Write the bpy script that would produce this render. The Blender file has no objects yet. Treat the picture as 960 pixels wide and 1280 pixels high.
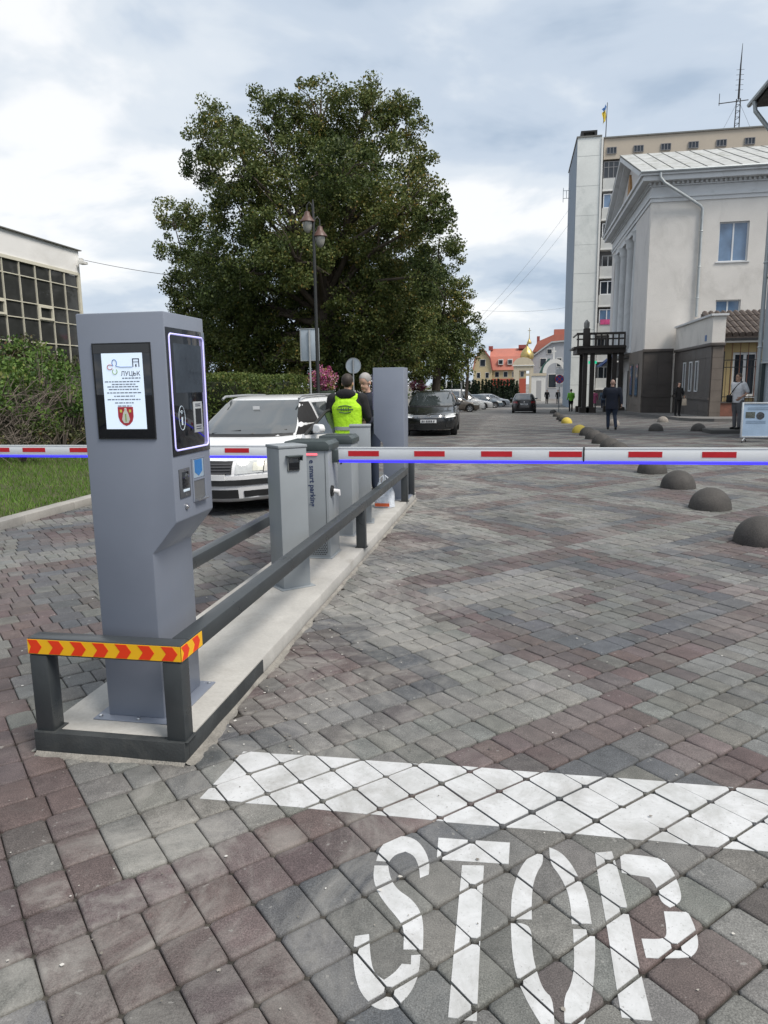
import bpy, bmesh, math, random
import numpy as np
from mathutils import Vector, Matrix, Euler, noise as mnoise

R = math.radians
scene = bpy.context.scene
COL = scene.collection

# ---------------------------------------------------------------- camera
# x runs across the street, y along it (away from the viewer), z up; the origin is
# the near corner of the traffic island.
cam_d = bpy.data.cameras.new('camera')
cam_d.sensor_fit = 'VERTICAL'
cam_d.sensor_height = 36.0
cam_d.sensor_width = 27.0
cam_d.lens = 900.0 / 1280.0 * 36.0
cam_d.clip_start = 0.05
cam_d.clip_end = 3000.0
cam = bpy.data.objects.new('camera', cam_d)
COL.objects.link(cam)
cam.matrix_world = (Matrix.Translation((1.36, -2.63, 1.60)) @ Matrix.Rotation(R(10.4), 4, 'Z')
                    @ Matrix.Rotation(R(90 - 10.02), 4, 'X') @ Matrix.Rotation(R(-0.8), 4, 'Z'))
scene.camera = cam

# ---------------------------------------------------------------- sky and sun
SUN_EL, SUN_AZ = 54.0, -28.0          # azimuth measured from +x towards +y
world = bpy.data.worlds.new('World')
scene.world = world
world.use_nodes = True
wt = world.node_tree
for n in list(wt.nodes):
    wt.nodes.remove(n)
def wn(t, **k):
    n = wt.nodes.new(t)
    for a, b in k.items():
        setattr(n, a, b)
    return n
wo = wn('ShaderNodeOutputWorld')
sky = wn('ShaderNodeTexSky', sky_type='NISHITA')
sky.sun_disc = False
sky.sun_elevation = R(SUN_EL)
sky.sun_rotation = R(90 - SUN_AZ)
sky.air_density = 1.0
sky.dust_density = 2.0
bg_sky = wn('ShaderNodeBackground')
bg_sky.inputs[1].default_value = 0.10
wt.links.new(sky.outputs[0], bg_sky.inputs[0])
tc = wn('ShaderNodeTexCoord')
sep = wn('ShaderNodeSeparateXYZ')
wt.links.new(tc.outputs['Generated'], sep.inputs[0])
def wmath(op, a, b=None):
    n = wn('ShaderNodeMath', operation=op)
    for i, v in enumerate((a, b)):
        if v is None:
            continue
        if isinstance(v, (int, float)):
            n.inputs[i].default_value = v
        else:
            wt.links.new(v, n.inputs[i])
    return n.outputs[0]
zc = wmath('ADD', wmath('ABSOLUTE', sep.outputs[2]), 0.22)
comb = wn('ShaderNodeCombineXYZ')
wt.links.new(wmath('DIVIDE', sep.outputs[0], zc), comb.inputs[0])
wt.links.new(wmath('DIVIDE', sep.outputs[1], zc), comb.inputs[1])
def wnoise(scale, detail, rough, dist, off):
    mp = wn('ShaderNodeMapping')
    mp.inputs['Location'].default_value = off
    wt.links.new(comb.outputs[0], mp.inputs[0])
    n = wn('ShaderNodeTexNoise')
    n.inputs['Scale'].default_value = scale
    n.inputs['Detail'].default_value = detail
    n.inputs['Roughness'].default_value = rough
    n.inputs['Distortion'].default_value = dist
    wt.links.new(mp.outputs[0], n.inputs[0])
    return n.outputs[0]
def wramp(src, stops):
    r = wn('ShaderNodeValToRGB')
    el = r.color_ramp.elements
    while len(el) < len(stops):
        el.new(0.5)
    for e, (p, c) in zip(el, stops):
        e.position = p
        e.color = (*c, 1)
    r.color_ramp.interpolation = 'EASE'
    wt.links.new(src, r.inputs[0])
    return r.outputs[0]
n1 = wnoise(0.95, 6.0, 0.50, 0.25, (3.1, 7.4, 0.0))
n2 = wnoise(2.3, 5.0, 0.55, 0.5, (1.2, 0.4, 2.0))
nm = wmath('ADD', wmath('MULTIPLY', n1, 0.72), wmath('MULTIPLY', n2, 0.28))
cloud_col = wramp(nm, [(0.385, (0.36, 0.44, 0.545)), (0.455, (0.48, 0.55, 0.64)), (0.515, (0.61, 0.66, 0.715)), (0.585, (0.80, 0.81, 0.82))])
bg_cloud = wn('ShaderNodeBackground')
bg_cloud.inputs[1].default_value = 1.0
wt.links.new(cloud_col, bg_cloud.inputs[0])
cover = wramp(nm, [(0.28, (0.62,) * 3), (0.42, (0.93,) * 3)])
mixw = wn('ShaderNodeMixShader')
wt.links.new(cover, mixw.inputs[0])
wt.links.new(bg_sky.outputs[0], mixw.inputs[1])
wt.links.new(bg_cloud.outputs[0], mixw.inputs[2])
wt.links.new(mixw.outputs[0], wo.inputs[0])

sun_d = bpy.data.lights.new('sun', 'SUN')
sun_d.energy = 2.9
sun_d.angle = R(22)
sun_d.color = (1.0, 0.93, 0.84)
sun = bpy.data.objects.new('sun', sun_d)
COL.objects.link(sun)
sd = Vector((math.cos(R(SUN_EL)) * math.cos(R(SUN_AZ)), math.cos(R(SUN_EL)) * math.sin(R(SUN_AZ)), math.sin(R(SUN_EL))))
sun.rotation_euler = sd.to_track_quat('Z', 'Y').to_euler()
sun.location = sd * 60

vs = scene.view_settings
vs.view_transform = 'Standard'
vs.look = 'None'
vs.exposure = 0.38
vs.gamma = 1.0
vs.use_curve_mapping = False
scene.cycles.max_bounces = 6
scene.cycles.transparent_max_bounces = 8
scene.cycles.caustics_reflective = False
scene.cycles.caustics_refractive = False
scene.cycles.use_denoising = True

# ---------------------------------------------------------------- helpers
def srgb(r, g, b):
    f = lambda c: (c / 255 / 12.92) if c / 255 <= 0.04045 else ((c / 255 + 0.055) / 1.055) ** 2.4
    return (f(r), f(g), f(b))

def gz(y):
    """Height of the street surface: level round the island, then a gentle fall."""
    if y < 12:
        return 0.0
    y = min(y, 80)
    t = y - 12
    return -.017 * (t * t / 16 if t < 8 else t - 4)

class MB:
    """Collects vertices and faces of ONE part."""
    def __init__(self):
        self.v, self.f, self.m = [], [], []
        self.mi = 0
    def add(self, vs, fs):
        o = len(self.v)
        self.v += [tuple(p) for p in vs]
        for f in fs:
            self.f.append(tuple(i + o for i in f))
            self.m.append(self.mi)
        return self
    def box(self, x0, x1, y0, y1, z0, z1):
        x0, x1 = min(x0, x1), max(x0, x1); y0, y1 = min(y0, y1), max(y0, y1); z0, z1 = min(z0, z1), max(z0, z1)
        return self.add([(x0, y0, z0), (x1, y0, z0), (x1, y1, z0), (x0, y1, z0), (x0, y0, z1), (x1, y0, z1), (x1, y1, z1), (x0, y1, z1)],
                        [(3, 2, 1, 0), (4, 5, 6, 7), (0, 1, 5, 4), (1, 2, 6, 5), (2, 3, 7, 6), (3, 0, 4, 7)])
    def obox(self, c, ax, ay, az):
        """Box from a centre and three half-axis vectors."""
        c, ax, ay, az = map(Vector, (c, ax, ay, az))
        vs = [c + sx * ax + sy * ay + sz * az for sz in (-1, 1) for sx, sy in ((-1, -1), (1, -1), (1, 1), (-1, 1))]
        return self.add(vs, [(3, 2, 1, 0), (4, 5, 6, 7), (0, 1, 5, 4), (1, 2, 6, 5), (2, 3, 7, 6), (3, 0, 4, 7)])
    def prism(self, poly, axis, a, b):
        """Extrude a 2-D polygon along 'x', 'y' or 'z' from a to b."""
        n = len(poly)
        if axis == 'x':
            mk = lambda p, t: (t, p[0], p[1])
        elif axis == 'y':
            mk = lambda p, t: (p[0], t, p[1])
        else:
            mk = lambda p, t: (p[0], p[1], t)
        vs = [mk(p, a) for p in poly] + [mk(p, b) for p in poly]
        fs = [tuple(range(n))[::-1], tuple(range(n, 2 * n))] + [(i, (i + 1) % n, n + (i + 1) % n, n + i) for i in range(n)]
        return self.add(vs, fs)
    def tube(self, pts, rad, n=10, cap=True):
        pts = [Vector(p) for p in pts]
        if isinstance(rad, (int, float)):
            rad = [rad] * len(pts)
        rings = []
        up = None
        for i, p in enumerate(pts):
            d = (pts[min(i + 1, len(pts) - 1)] - pts[max(i - 1, 0)]).normalized()
            if up is None:
                up = Vector((0, 0, 1)) if abs(d.z) < 0.9 else Vector((0, 1, 0))
            x = d.cross(up)
            if x.length < 1e-5:
                x = d.cross(Vector((1, 0, 0)))
            x.normalize()
            y = x.cross(d).normalized()
            up = y
            rings.append([p + rad[i] * (math.cos(2 * math.pi * k / n) * x + math.sin(2 * math.pi * k / n) * y) for k in range(n)])
        vs = [q for r in rings for q in r]
        fs = []
        for i in range(len(pts) - 1):
            for k in range(n):
                fs.append((i * n + k, i * n + (k + 1) % n, (i + 1) * n + (k + 1) % n, (i + 1) * n + k))
        if cap:
            fs.append(tuple(range(n))[::-1])
            fs.append(tuple(range((len(pts) - 1) * n, len(pts) * n)))
        return self.add(vs, fs)
    def lathe(self, prof, n=20, c=(0, 0, 0)):
        """Revolve (radius, z) pairs about the vertical through c."""
        vs, fs = [], []
        for r, z in prof:
            r = max(r, 1e-4)
            vs += [(c[0] + r * math.cos(2 * math.pi * k / n), c[1] + r * math.sin(2 * math.pi * k / n), c[2] + z) for k in range(n)]
        for i in range(len(prof) - 1):
            for k in range(n):
                fs.append((i * n + k, i * n + (k + 1) % n, (i + 1) * n + (k + 1) % n, (i + 1) * n + k))
        fs.append(tuple(range(n))[::-1])
        fs.append(tuple(range((len(prof) - 1) * n, len(prof) * n)))
        return self.add(vs, fs)
    def disc(self, c, nrm, r, t, n=20):
        nrm = Vector(nrm).normalized()
        return self.tube([Vector(c) - nrm * t / 2, Vector(c) + nrm * t / 2], r, n)
    def ball(self, c, rx, ry=None, rz=None, nu=14, nv=9):
        ry = rx if ry is None else ry
        rz = rx if rz is None else rz
        vs, fs = [], []
        for j in range(nv + 1):
            th = math.pi * j / nv
            for i in range(nu):
                ph = 2 * math.pi * i / nu
                s = max(math.sin(th), 1e-3)
                vs.append((c[0] + rx * s * math.cos(ph), c[1] + ry * s * math.sin(ph), c[2] - rz * math.cos(th)))
        for j in range(nv):
            for i in range(nu):
                fs.append((j * nu + i, j * nu + (i + 1) % nu, (j + 1) * nu + (i + 1) % nu, (j + 1) * nu + i))
        return self.add(vs, fs)
    def loft(self, secs, n=18):
        """Closed body through elliptical sections (centre, rx, ry), squared a little."""
        vs, fs = [], []
        for c, rx, ry in secs:
            for k in range(n):
                a = 2 * math.pi * k / n
                ca, sa = math.cos(a), math.sin(a)
                vs.append((c[0] + rx * math.copysign(abs(ca) ** .85, ca), c[1] + ry * math.copysign(abs(sa) ** .85, sa), c[2]))
        for i in range(len(secs) - 1):
            for k in range(n):
                fs.append((i * n + k, i * n + (k + 1) % n, (i + 1) * n + (k + 1) % n, (i + 1) * n + k))
        fs.append(tuple(range(n))[::-1])
        fs.append(tuple(range((len(secs) - 1) * n, len(secs) * n)))
        return self.add(vs, fs)
    def grid(self, fn, nu, nv):
        """Sheet from fn(u, v), u and v in 0..1."""
        vs = [fn(i / nu, j / nv) for j in range(nv + 1) for i in range(nu + 1)]
        fs = [(j * (nu + 1) + i, j * (nu + 1) + i + 1, (j + 1) * (nu + 1) + i + 1, (j + 1) * (nu + 1) + i) for j in range(nv) for i in range(nu)]
        return self.add(vs, fs)
    def text(self, s, size, mat4, extrude=0.001, align='CENTER', bold=0.0):
        cu = bpy.data.curves.new('t', 'FONT')
        cu.body = s
        cu.size = size
        cu.align_x = align
        cu.align_y = 'CENTER'
        cu.extrude = extrude
        cu.offset = bold
        cu.resolution_u = 3
        o = bpy.data.objects.new('t', cu)
        me = evaluated(o)
        self.add([mat4 @ v.co for v in me.vertices], [tuple(p.vertices) for p in me.polygons])
        bpy.data.objects.remove(o)
        bpy.data.curves.remove(cu)
        bpy.data.meshes.remove(me)
        return self
    def mesh(self, name, mats, bevel=0.0, smooth=None, segs=2, off=None):
        v = self.v
        if off is not None:
            v = [(p[0] - off[0], p[1] - off[1], p[2] - off[2]) for p in v]
        me = bpy.data.meshes.new(name)
        me.from_pydata(v, [], self.f)
        if not isinstance(mats, (list, tuple)):
            mats = [mats]
        for m in mats:
            me.materials.append(m)
        me.polygons.foreach_set('material_index', self.m)
        bm = bmesh.new()
        bm.from_mesh(me)
        bmesh.ops.recalc_face_normals(bm, faces=bm.faces)
        if bevel > 0:
            bm.normal_update()
            es = [e for e in bm.edges if len(e.link_faces) == 2 and e.calc_face_angle(0) > R(30)]
            bmesh.ops.bevel(bm, geom=es, offset=bevel, offset_type='OFFSET', segments=segs, profile=0.5, affect='EDGES', clamp_overlap=True)
        bm.to_mesh(me)
        bm.free()
        if smooth is None:
            smooth = 35 if bevel > 0 else 0
        if smooth:
            me.polygons.foreach_set('use_smooth', [True] * len(me.polygons))
            me.set_sharp_from_angle(angle=R(smooth))
        me.update()
        return me
    def build(self, name, mats, parent=None, bevel=0.0, smooth=None, segs=2, world=True):
        off = parent_loc(parent) if (parent is not None and world) else None
        me = self.mesh(name, mats, bevel, smooth, segs, off)
        return link(name, me, parent)

def parent_loc(p):
    t = Vector((0, 0, 0))
    while p is not None:
        t += p.location
        p = p.parent
    return t
def link(name, data, parent=None):
    o = bpy.data.objects.new(name, data)
    COL.objects.link(o)
    o.parent = parent
    return o
def tag(o, label=None, cat=None, group=None, kind=None):
    if label: o['label'] = label
    if cat: o['category'] = cat
    if group: o['group'] = group
    if kind: o['kind'] = kind
    return o
def thing(name, label, cat, loc=(0, 0, 0), rz=0.0, group=None):
    o = bpy.data.objects.new(name, None)
    o.empty_display_size = 0.1
    COL.objects.link(o)
    o.location = loc
    o.rotation_euler = (0, 0, rz)
    return tag(o, label, cat, group)
def copy_tree(o, parent=None):
    c = o.copy()
    COL.objects.link(c)
    c.parent = parent
    for ch in list(o.children):
        copy_tree(ch, c)
    return c
WORKSHOP = bpy.data.scenes.new('workshop')      # a scratch scene, removed again below
def evaluated(o, *helpers):
    """Mesh of an object with its modifiers applied, worked out apart from the growing scene."""
    for q in (o, *helpers):
        WORKSHOP.collection.objects.link(q)
    vl = WORKSHOP.view_layers[0]
    vl.update()
    me = bpy.data.meshes.new_from_object(o.evaluated_get(vl.depsgraph))
    for q in (o, *helpers):
        WORKSHOP.collection.objects.unlink(q)
    return me
def bake(o, *helpers):
    """Apply the modifiers of an object to its mesh."""
    me = evaluated(o, *helpers)
    old = o.data
    o.modifiers.clear()
    o.data = me
    bpy.data.meshes.remove(old)
    return o

# ---------------------------------------------------------------- materials
MATS = {}
def nodes_of(m):
    m.use_nodes = True
    nt = m.node_tree
    b = nt.nodes.get('Principled BSDF')
    return nt, b
def nn(nt, t, **k):
    n = nt.nodes.new(t)
    for a, b in k.items():
        setattr(n, a, b)
    return n
def noise_node(nt, co, scale, detail=4, rough=.55, dist=0.0):
    n = nn(nt, 'ShaderNodeTexNoise')
    n.inputs['Scale'].default_value = scale
    n.inputs['Detail'].default_value = detail
    n.inputs['Roughness'].default_value = rough
    n.inputs['Distortion'].default_value = dist
    nt.links.new(co, n.inputs['Vector'])
    return n.outputs['Fac']
def ramp_node(nt, src, stops, interp='LINEAR'):
    r = nn(nt, 'ShaderNodeValToRGB')
    el = r.color_ramp.elements
    while len(el) < len(stops):
        el.new(0.5)
    for e, (p, c) in zip(el, stops):
        e.position = p
        e.color = (*c, 1) if len(c) == 3 else c
    r.color_ramp.interpolation = interp
    nt.links.new(src, r.inputs[0])
    return r.outputs[0]
def mixc(nt, fac, a, b, mode='MIX'):
    n = nn(nt, 'ShaderNodeMix', data_type='RGBA', blend_type=mode)
    for sock, v in ((n.inputs[0], fac), (n.inputs[6], a), (n.inputs[7], b)):
        if isinstance(v, (int, float)):
            sock.default_value = v
        elif isinstance(v, tuple):
            sock.default_value = (*v, 1)
        else:
            nt.links.new(v, sock)
    return n.outputs[2]
def bump_node(nt, src, strength, dist, b):
    n = nn(nt, 'ShaderNodeBump')
    n.inputs['Strength'].default_value = strength
    n.inputs['Distance'].default_value = dist
    nt.links.new(src, n.inputs['Height'])
    nt.links.new(n.outputs[0], b.inputs['Normal'])
def M(name, col, rough=.55, metal=0.0, var=.10, scale=3.0, fine=40.0, bump=0.0, bdist=.004, spec=.5, coat=0.0, emit=0.0, rvar=.12, stain=None, stain_amt=.35, world_co=False):
    """Plain painted / cast surface: two scales of colour variation, roughness variation, optional relief and stains."""
    if name in MATS:
        return MATS[name]
    m = bpy.data.materials.new(name)
    nt, b = nodes_of(m)
    tcn = nn(nt, 'ShaderNodeNewGeometry').outputs['Position'] if world_co else nn(nt, 'ShaderNodeTexCoord').outputs['Object']
    big = noise_node(nt, tcn, scale, 5, .6, .4)
    fin = noise_node(nt, tcn, fine, 4, .6)
    lo = tuple(c * (1 - var) for c in col)
    hi = tuple(min(1, c * (1 + var)) for c in col)
    c1 = ramp_node(nt, big, [(.3, lo), (.7, hi)])
    c2 = ramp_node(nt, fin, [(.25, (1 - var * .6,) * 3), (.75, (1 + var * .5,) * 3)])
    c = mixc(nt, 1.0, c1, c2, 'MULTIPLY')
    if stain is not None:
        sn = noise_node(nt, tcn, scale * .6, 7, .68, 1.2)
        sf = ramp_node(nt, sn, [(.52, (0, 0, 0)), (.72, (stain_amt,) * 3)])
        c = mixc(nt, sf, c, tuple(stain))
    nt.links.new(c, b.inputs['Base Color'])
    rr = ramp_node(nt, big, [(.3, (max(0, rough - rvar),) * 3), (.7, (min(1, rough + rvar),) * 3)])
    nt.links.new(rr, b.inputs['Roughness'])
    b.inputs['Metallic'].default_value = metal
    b.inputs['Specular IOR Level'].default_value = spec
    if coat:
        b.inputs['Coat Weight'].default_value = coat
        b.inputs['Coat Roughness'].default_value = .04
    if emit:
        b.inputs['Emission Color'].default_value = (*col, 1)
        b.inputs['Emission Strength'].default_value = emit
    if bump:
        bump_node(nt, fin, bump, bdist, b)
    MATS[name] = m
    return m
def glass_mat(name, col=(.02, .025, .03), rough=.03, spec=.8, alpha=1.0):
    if name in MATS:
        return MATS[name]
    m = bpy.data.materials.new(name)
    nt, b = nodes_of(m)
    tcn = nn(nt, 'ShaderNodeTexCoord').outputs['Object']
    f = noise_node(nt, tcn, 1.5, 3, .5)
    nt.links.new(ramp_node(nt, f, [(.3, tuple(c * .8 for c in col)), (.7, tuple(c * 1.25 for c in col))]), b.inputs['Base Color'])
    nt.links.new(ramp_node(nt, noise_node(nt, tcn, 9, 3), [(.3, (rough * .6,) * 3), (.8, (rough * 1.6,) * 3)]), b.inputs['Roughness'])
    b.inputs['Specular IOR Level'].default_value = spec
    b.inputs['Alpha'].default_value = alpha
    MATS[name] = m
    return m
def leaf_mat(name, stops, trans=.25, rough=.55):
    """Leaf colour from a per-leaf random attribute; a little light passes through the blade."""
    if name in MATS:
        return MATS[name]
    m = bpy.data.materials.new(name)
    nt, b = nodes_of(m)
    at = nn(nt, 'ShaderNodeAttribute')
    at.attribute_name = 'tone'
    c = ramp_node(nt, at.outputs['Fac'], stops)
    nt.links.new(c, b.inputs['Base Color'])
    b.inputs['Roughness'].default_value = rough
    b.inputs['Specular IOR Level'].default_value = .3
    tr = nn(nt, 'ShaderNodeBsdfTranslucent')
    nt.links.new(c, tr.inputs[0])
    mx = nn(nt, 'ShaderNodeMixShader')
    mx.inputs[0].default_value = trans
    out = nt.nodes['Material Output']
    nt.links.new(b.outputs[0], mx.inputs[1])
    nt.links.new(tr.outputs[0], mx.inputs[2])
    nt.links.new(mx.outputs[0], out.inputs[0])
    MATS[name] = m
    return m
# ================================================================ ground and paving
rng = np.random.default_rng(7)
random.seed(7)

def ground_material():
    m = bpy.data.materials.new('joint_sand_and_far_paving')
    nt, b = nodes_of(m)
    pos = nn(nt, 'ShaderNodeNewGeometry').outputs['Position']
    sp = nn(nt, 'ShaderNodeSeparateXYZ')
    nt.links.new(pos, sp.inputs[0])
    near = ramp_node(nt, noise_node(nt, pos, 60, 5, .7), [(.3, (.014, .013, .011)), (.6, (.040, .037, .032)), (.8, (.12, .11, .10))])
    near = mixc(nt, ramp_node(nt, noise_node(nt, pos, 5, 5, .7), [(.48, (0, 0, 0)), (.66, (.8,) * 3)]), near, (.105, .096, .082))
    # beyond the built pavers: the same paving, too far away to tell the pieces apart
    mp = nn(nt, 'ShaderNodeMapping')
    mp.inputs['Rotation'].default_value = (0, 0, R(45))
    nt.links.new(pos, mp.inputs[0])
    ch = nn(nt, 'ShaderNodeTexChecker')
    ch.inputs['Scale'].default_value = 1 / 2.45
    nt.links.new(mp.outputs[0], ch.inputs[0])
    big = ramp_node(nt, noise_node(nt, pos, .35, 6, .65, .6), [(.3, (.13, .125, .12)), (.7, (.22, .215, .20))])
    far = mixc(nt, .35, big, mixc(nt, ch.outputs[1], (.10, .082, .082), (.20, .20, .19)))
    r = ramp_node(nt, sp.outputs[1], [(0, (0, 0, 0)), (1, (1, 1, 1))])
    mr = nn(nt, 'ShaderNodeMapRange')
    mr.inputs['From Min'].default_value = 46.0
    mr.inputs['From Max'].default_value = 50.0
    nt.links.new(sp.outputs[1], mr.inputs[0])
    nt.links.new(mixc(nt, mr.outputs[0], near, far), b.inputs['Base Color'])
    b.inputs['Roughness'].default_value = .9
    bump_node(nt, noise_node(nt, pos, 90, 4, .7), .6, .006, b)
    return m

ys = [-40, -8, 0, 6, 10, 11, 12, 13, 14, 15, 16, 17, 18, 19, 20, 22, 30, 40, 50, 60, 70, 78, 79, 80, 81, 90, 120, 200, 500, 1500]
xs = [-1200, -200, -60, -20, -8, 0, 8, 20, 60, 200, 1200]
g = MB()
g.grid(lambda u, v: (0, 0, 0), len(xs) - 1, len(ys) - 1)
g.v = [(x, y, gz(y)) for y in ys for x in xs]
ground = g.build('ground', ground_material(), smooth=60)
tag(ground, 'block paved square in grey, slate and dusty red', kind='structure')

# ---- paver layout: rows at 45 degrees to the street, squares of 14 x 14 blocks with concentric colours
P = 0.175
L0 = np.array([0.12, -0.70])
S2 = math.sqrt(.5)
CL = {'light': (.142, .143, .136), 'grey': (.116, .116, .111), 'red': (.099, .078, .077), 'slate': (.082, .086, .093), 'dark': (.092, .082, .081)}
def cls(i, j, rnd):
    a, b2 = i // 14, j // 14
    ii, jj = i % 14, j % 14
    ring = min(ii, 13 - ii, jj, 13 - jj)
    t = (a + b2) % 2
    if (a, b2) == (-1, -1):
        t = 1
    if t == 0:
        k = ['light', 'light', 'light', 'slate', 'dark', 'red', 'red'][ring]
        if ring == 2 and rnd < .3: k = 'grey'
    else:
        k = ['red', 'red', 'slate', 'grey', 'grey', 'light', 'red'][ring]
        if a < 0 and b2 == 0: k = ['red', 'red', 'red', 'red', 'dark', 'grey', 'grey'][ring]
        if a > 0 and ring < 2 and rnd > .55: k = 'dark'
    r2 = (rnd * 7.13) % 1
    if r2 < .03: k = 'grey'
    elif r2 < .07: k = 'dark'
    return k
def uv2xy(um, v):
    """um in metres along the rows, v in rows."""
    return L0[0] + um * S2 - v * P * S2, L0[1] + um * S2 + v * P * S2
CAMX, CAMY = 1.36, -2.63
def in_view(x, y, m=0.6):
    dx, dy = x - CAMX, y - CAMY
    c, s = math.cos(R(10.4)), math.sin(R(10.4))
    f = -s * dx + c * dy
    l = c * dx + s * dy
    return f > .9 and abs(l) < f * .56 + m
pavers = []
for j in range(-24, 300):
    um = -30.0
    shift = random.choice((0.0, 0.0, .06, .03))
    laid = False
    while um < 56:
        x, y = uv2xy(um + .075, j + .5)
        if not (-2.6 < y < 48 and -4.6 < x < (16 if y < 34 else 10.0)) or not in_view(x, y):
            um += .12
            continue
        rnd = random.random()
        q_ = random.random()
        if y < .25:
            # big setts in the foreground, their cross joints nearly in line
            if laid != 'near':
                um = math.ceil(um / .15 - 1e-6) * .15
                laid = 'near'
            w_ = .15
            r_ = um / .15 - round(um / .15)
            if abs(r_) > .01:
                w_ = .12
            elif q_ < .06:
                w_ = .18
        else:
            if laid != 'far':
                um = um + (0 if laid == 'near' else shift)
                laid = 'far'
            w_ = .12 if q_ < .90 else .15
        k = cls(int(math.floor((um + w_ / 2) / P)), j, rnd)
        if k == 'slate' and q_ > .45 and y > .25:
            w_ = .21
        pavers.append((um, j, w_, k))
        um += w_
def blocked(x, y):
    return -.655 < x < -.045 and .045 < y < 7.25
rows = []
for (i, j, ln, k) in pavers:
    x, y = uv2xy(i + ln / 2, j + .5)
    c = np.array(CL[k]) * (1 + random.uniform(-.11, .11)) * np.array([1 + random.uniform(-.04, .04), 1, 1 + random.uniform(-.04, .04)])
    # cement dust trodden along the island and in a patch before the stop line
    w = mnoise.noise(Vector((x * .9, y * .9, 3.3))) + .5 * mnoise.noise(Vector((x * 2.3, y * 2.3, 1.3)))
    d = max(0, w - .05) * (1.0 if -0.2 < x < 3.2 and .2 < y < 6 else .35)
    c = c * (1 - min(.45, d)) + np.array([.27, .265, .25]) * min(.45, d)
    rows.append((x, y, ln, j, i, c))

def paver_material(obj_colour):
    m = bpy.data.materials.new('paver_concrete' + ('' if obj_colour else '_field'))
    nt, b = nodes_of(m)
    pos = nn(nt, 'ShaderNodeNewGeometry').outputs['Position']
    if obj_colour:
        base = nn(nt, 'ShaderNodeObjectInfo').outputs['Color']
    else:
        a = nn(nt, 'ShaderNodeAttribute')
        a.attribute_name = 'tint'
        base = a.outputs['Color']
    fine = noise_node(nt, pos, 230, 3, .7)
    mid = noise_node(nt, pos, 14, 6, .65, .3)
    big = noise_node(nt, pos, 1.3, 6, .65, .8)
    c = mixc(nt, 1.0, base, ramp_node(nt, fine, [(.30, (.50,) * 3), (.5, (1.0,) * 3), (.70, (1.65,) * 3)]), 'MULTIPLY')
    c = mixc(nt, 1.0, c, ramp_node(nt, mid, [(.3, (.78,) * 3), (.7, (1.18,) * 3)]), 'MULTIPLY')
    c = mixc(nt, 1.0, c, ramp_node(nt, big, [(.3, (.80,) * 3), (.7, (1.14,) * 3)]), 'MULTIPLY')
    spots = noise_node(nt, pos, 34, 2, .5)
    c = mixc(nt, ramp_node(nt, spots, [(.715, (0, 0, 0)), (.74, (.45,) * 3)]), c, (.30, .295, .28))
    oil = noise_node(nt, pos, 3.4, 3, .5, .6)
    c = mixc(nt, ramp_node(nt, oil, [(.66, (0, 0, 0)), (.80, (.55,) * 3)]), c, (.035, .033, .032))
    # cement dust spilt and trodden beside the island
    sx = nn(nt, 'ShaderNodeSeparateXYZ')
    nt.links.new(pos, sx.inputs[0])
    mr = nn(nt, 'ShaderNodeMapRange', interpolation_type='SMOOTHSTEP')
    mr.inputs['From Min'].default_value = 1.9
    mr.inputs['From Max'].default_value = .0
    nt.links.new(sx.outputs[0], mr.inputs[0])
    sm = noise_node(nt, pos, 1.9, 9, .70, 1.6)
    smf = ramp_node(nt, sm, [(.44, (0, 0, 0)), (.66, (.80,) * 3)])
    mr2 = nn(nt, 'ShaderNodeMapRange', interpolation_type='SMOOTHSTEP')
    mr2.inputs['From Min'].default_value = -.35
    mr2.inputs['From Max'].default_value = .05
    nt.links.new(sx.outputs[0], mr2.inputs[0])
    fac = mixc(nt, 1.0, mixc(nt, 1.0, smf, mr.outputs[0], 'MULTIPLY'), mr2.outputs[0], 'MULTIPLY')
    c = mixc(nt, fac, c, (.30, .292, .272))
    gen = noise_node(nt, pos, .8, 9, .72, 1.0)
    c = mixc(nt, ramp_node(nt, gen, [(.56, (0, 0, 0)), (.74, (.28,) * 3)]), c, (.23, .222, .205))
    nt.links.new(c, b.inputs['Base Color'])
    nt.links.new(ramp_node(nt, mid, [(.3, (.62,) * 3), (.7, (.85,) * 3)]), b.inputs['Roughness'])
    b.inputs['Specular IOR Level'].default_value = .35
    bump_node(nt, fine, .55, .003, b)
    return m
MAT_PAVER = paver_material(True)
MAT_PAVER_F = paver_material(False)

def paver_rings(ln):
    """Octagonal rounded block: rings of (half-length, half-width, corner cut, z)."""
    hx, hy = ln / 2, P / 2
    out = []
    for gx_, gy_, cut, z in ((.0018, .0042, .0095, -.004), (.0018, .0042, .0095, .009), (.0048, .0078, .0115, .0145), (.012, .016, .016, .0165)):
        a, b2 = hx - gx_, hy - gy_
        out.append([(a - cut, -b2), (a, -b2 + cut), (a, b2 - cut), (a - cut, b2), (-a + cut, b2), (-a, b2 - cut), (-a, -b2 + cut), (-a + cut, -b2)])
    zs = (-.004, .009, .0145, .0165)
    return out, zs
def paver_geo(ln):
    rg, zs = paver_rings(ln)
    vs, fs = [], []
    for r_, z in zip(rg, zs):
        vs += [((x + y * 0) * S2 - y * S2, x * S2 + y * S2, z) for x, y in r_]
    for k in range(3):
        for q in range(8):
            fs.append((k * 8 + q, k * 8 + (q + 1) % 8, (k + 1) * 8 + (q + 1) % 8, (k + 1) * 8 + q))
    fs.append(tuple(range(24, 32)))
    return np.array(vs), fs
SIZES = (.12, .15, .18, .21)
GEO = {ln: paver_geo(ln) for ln in SIZES}
PM = {}
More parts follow.
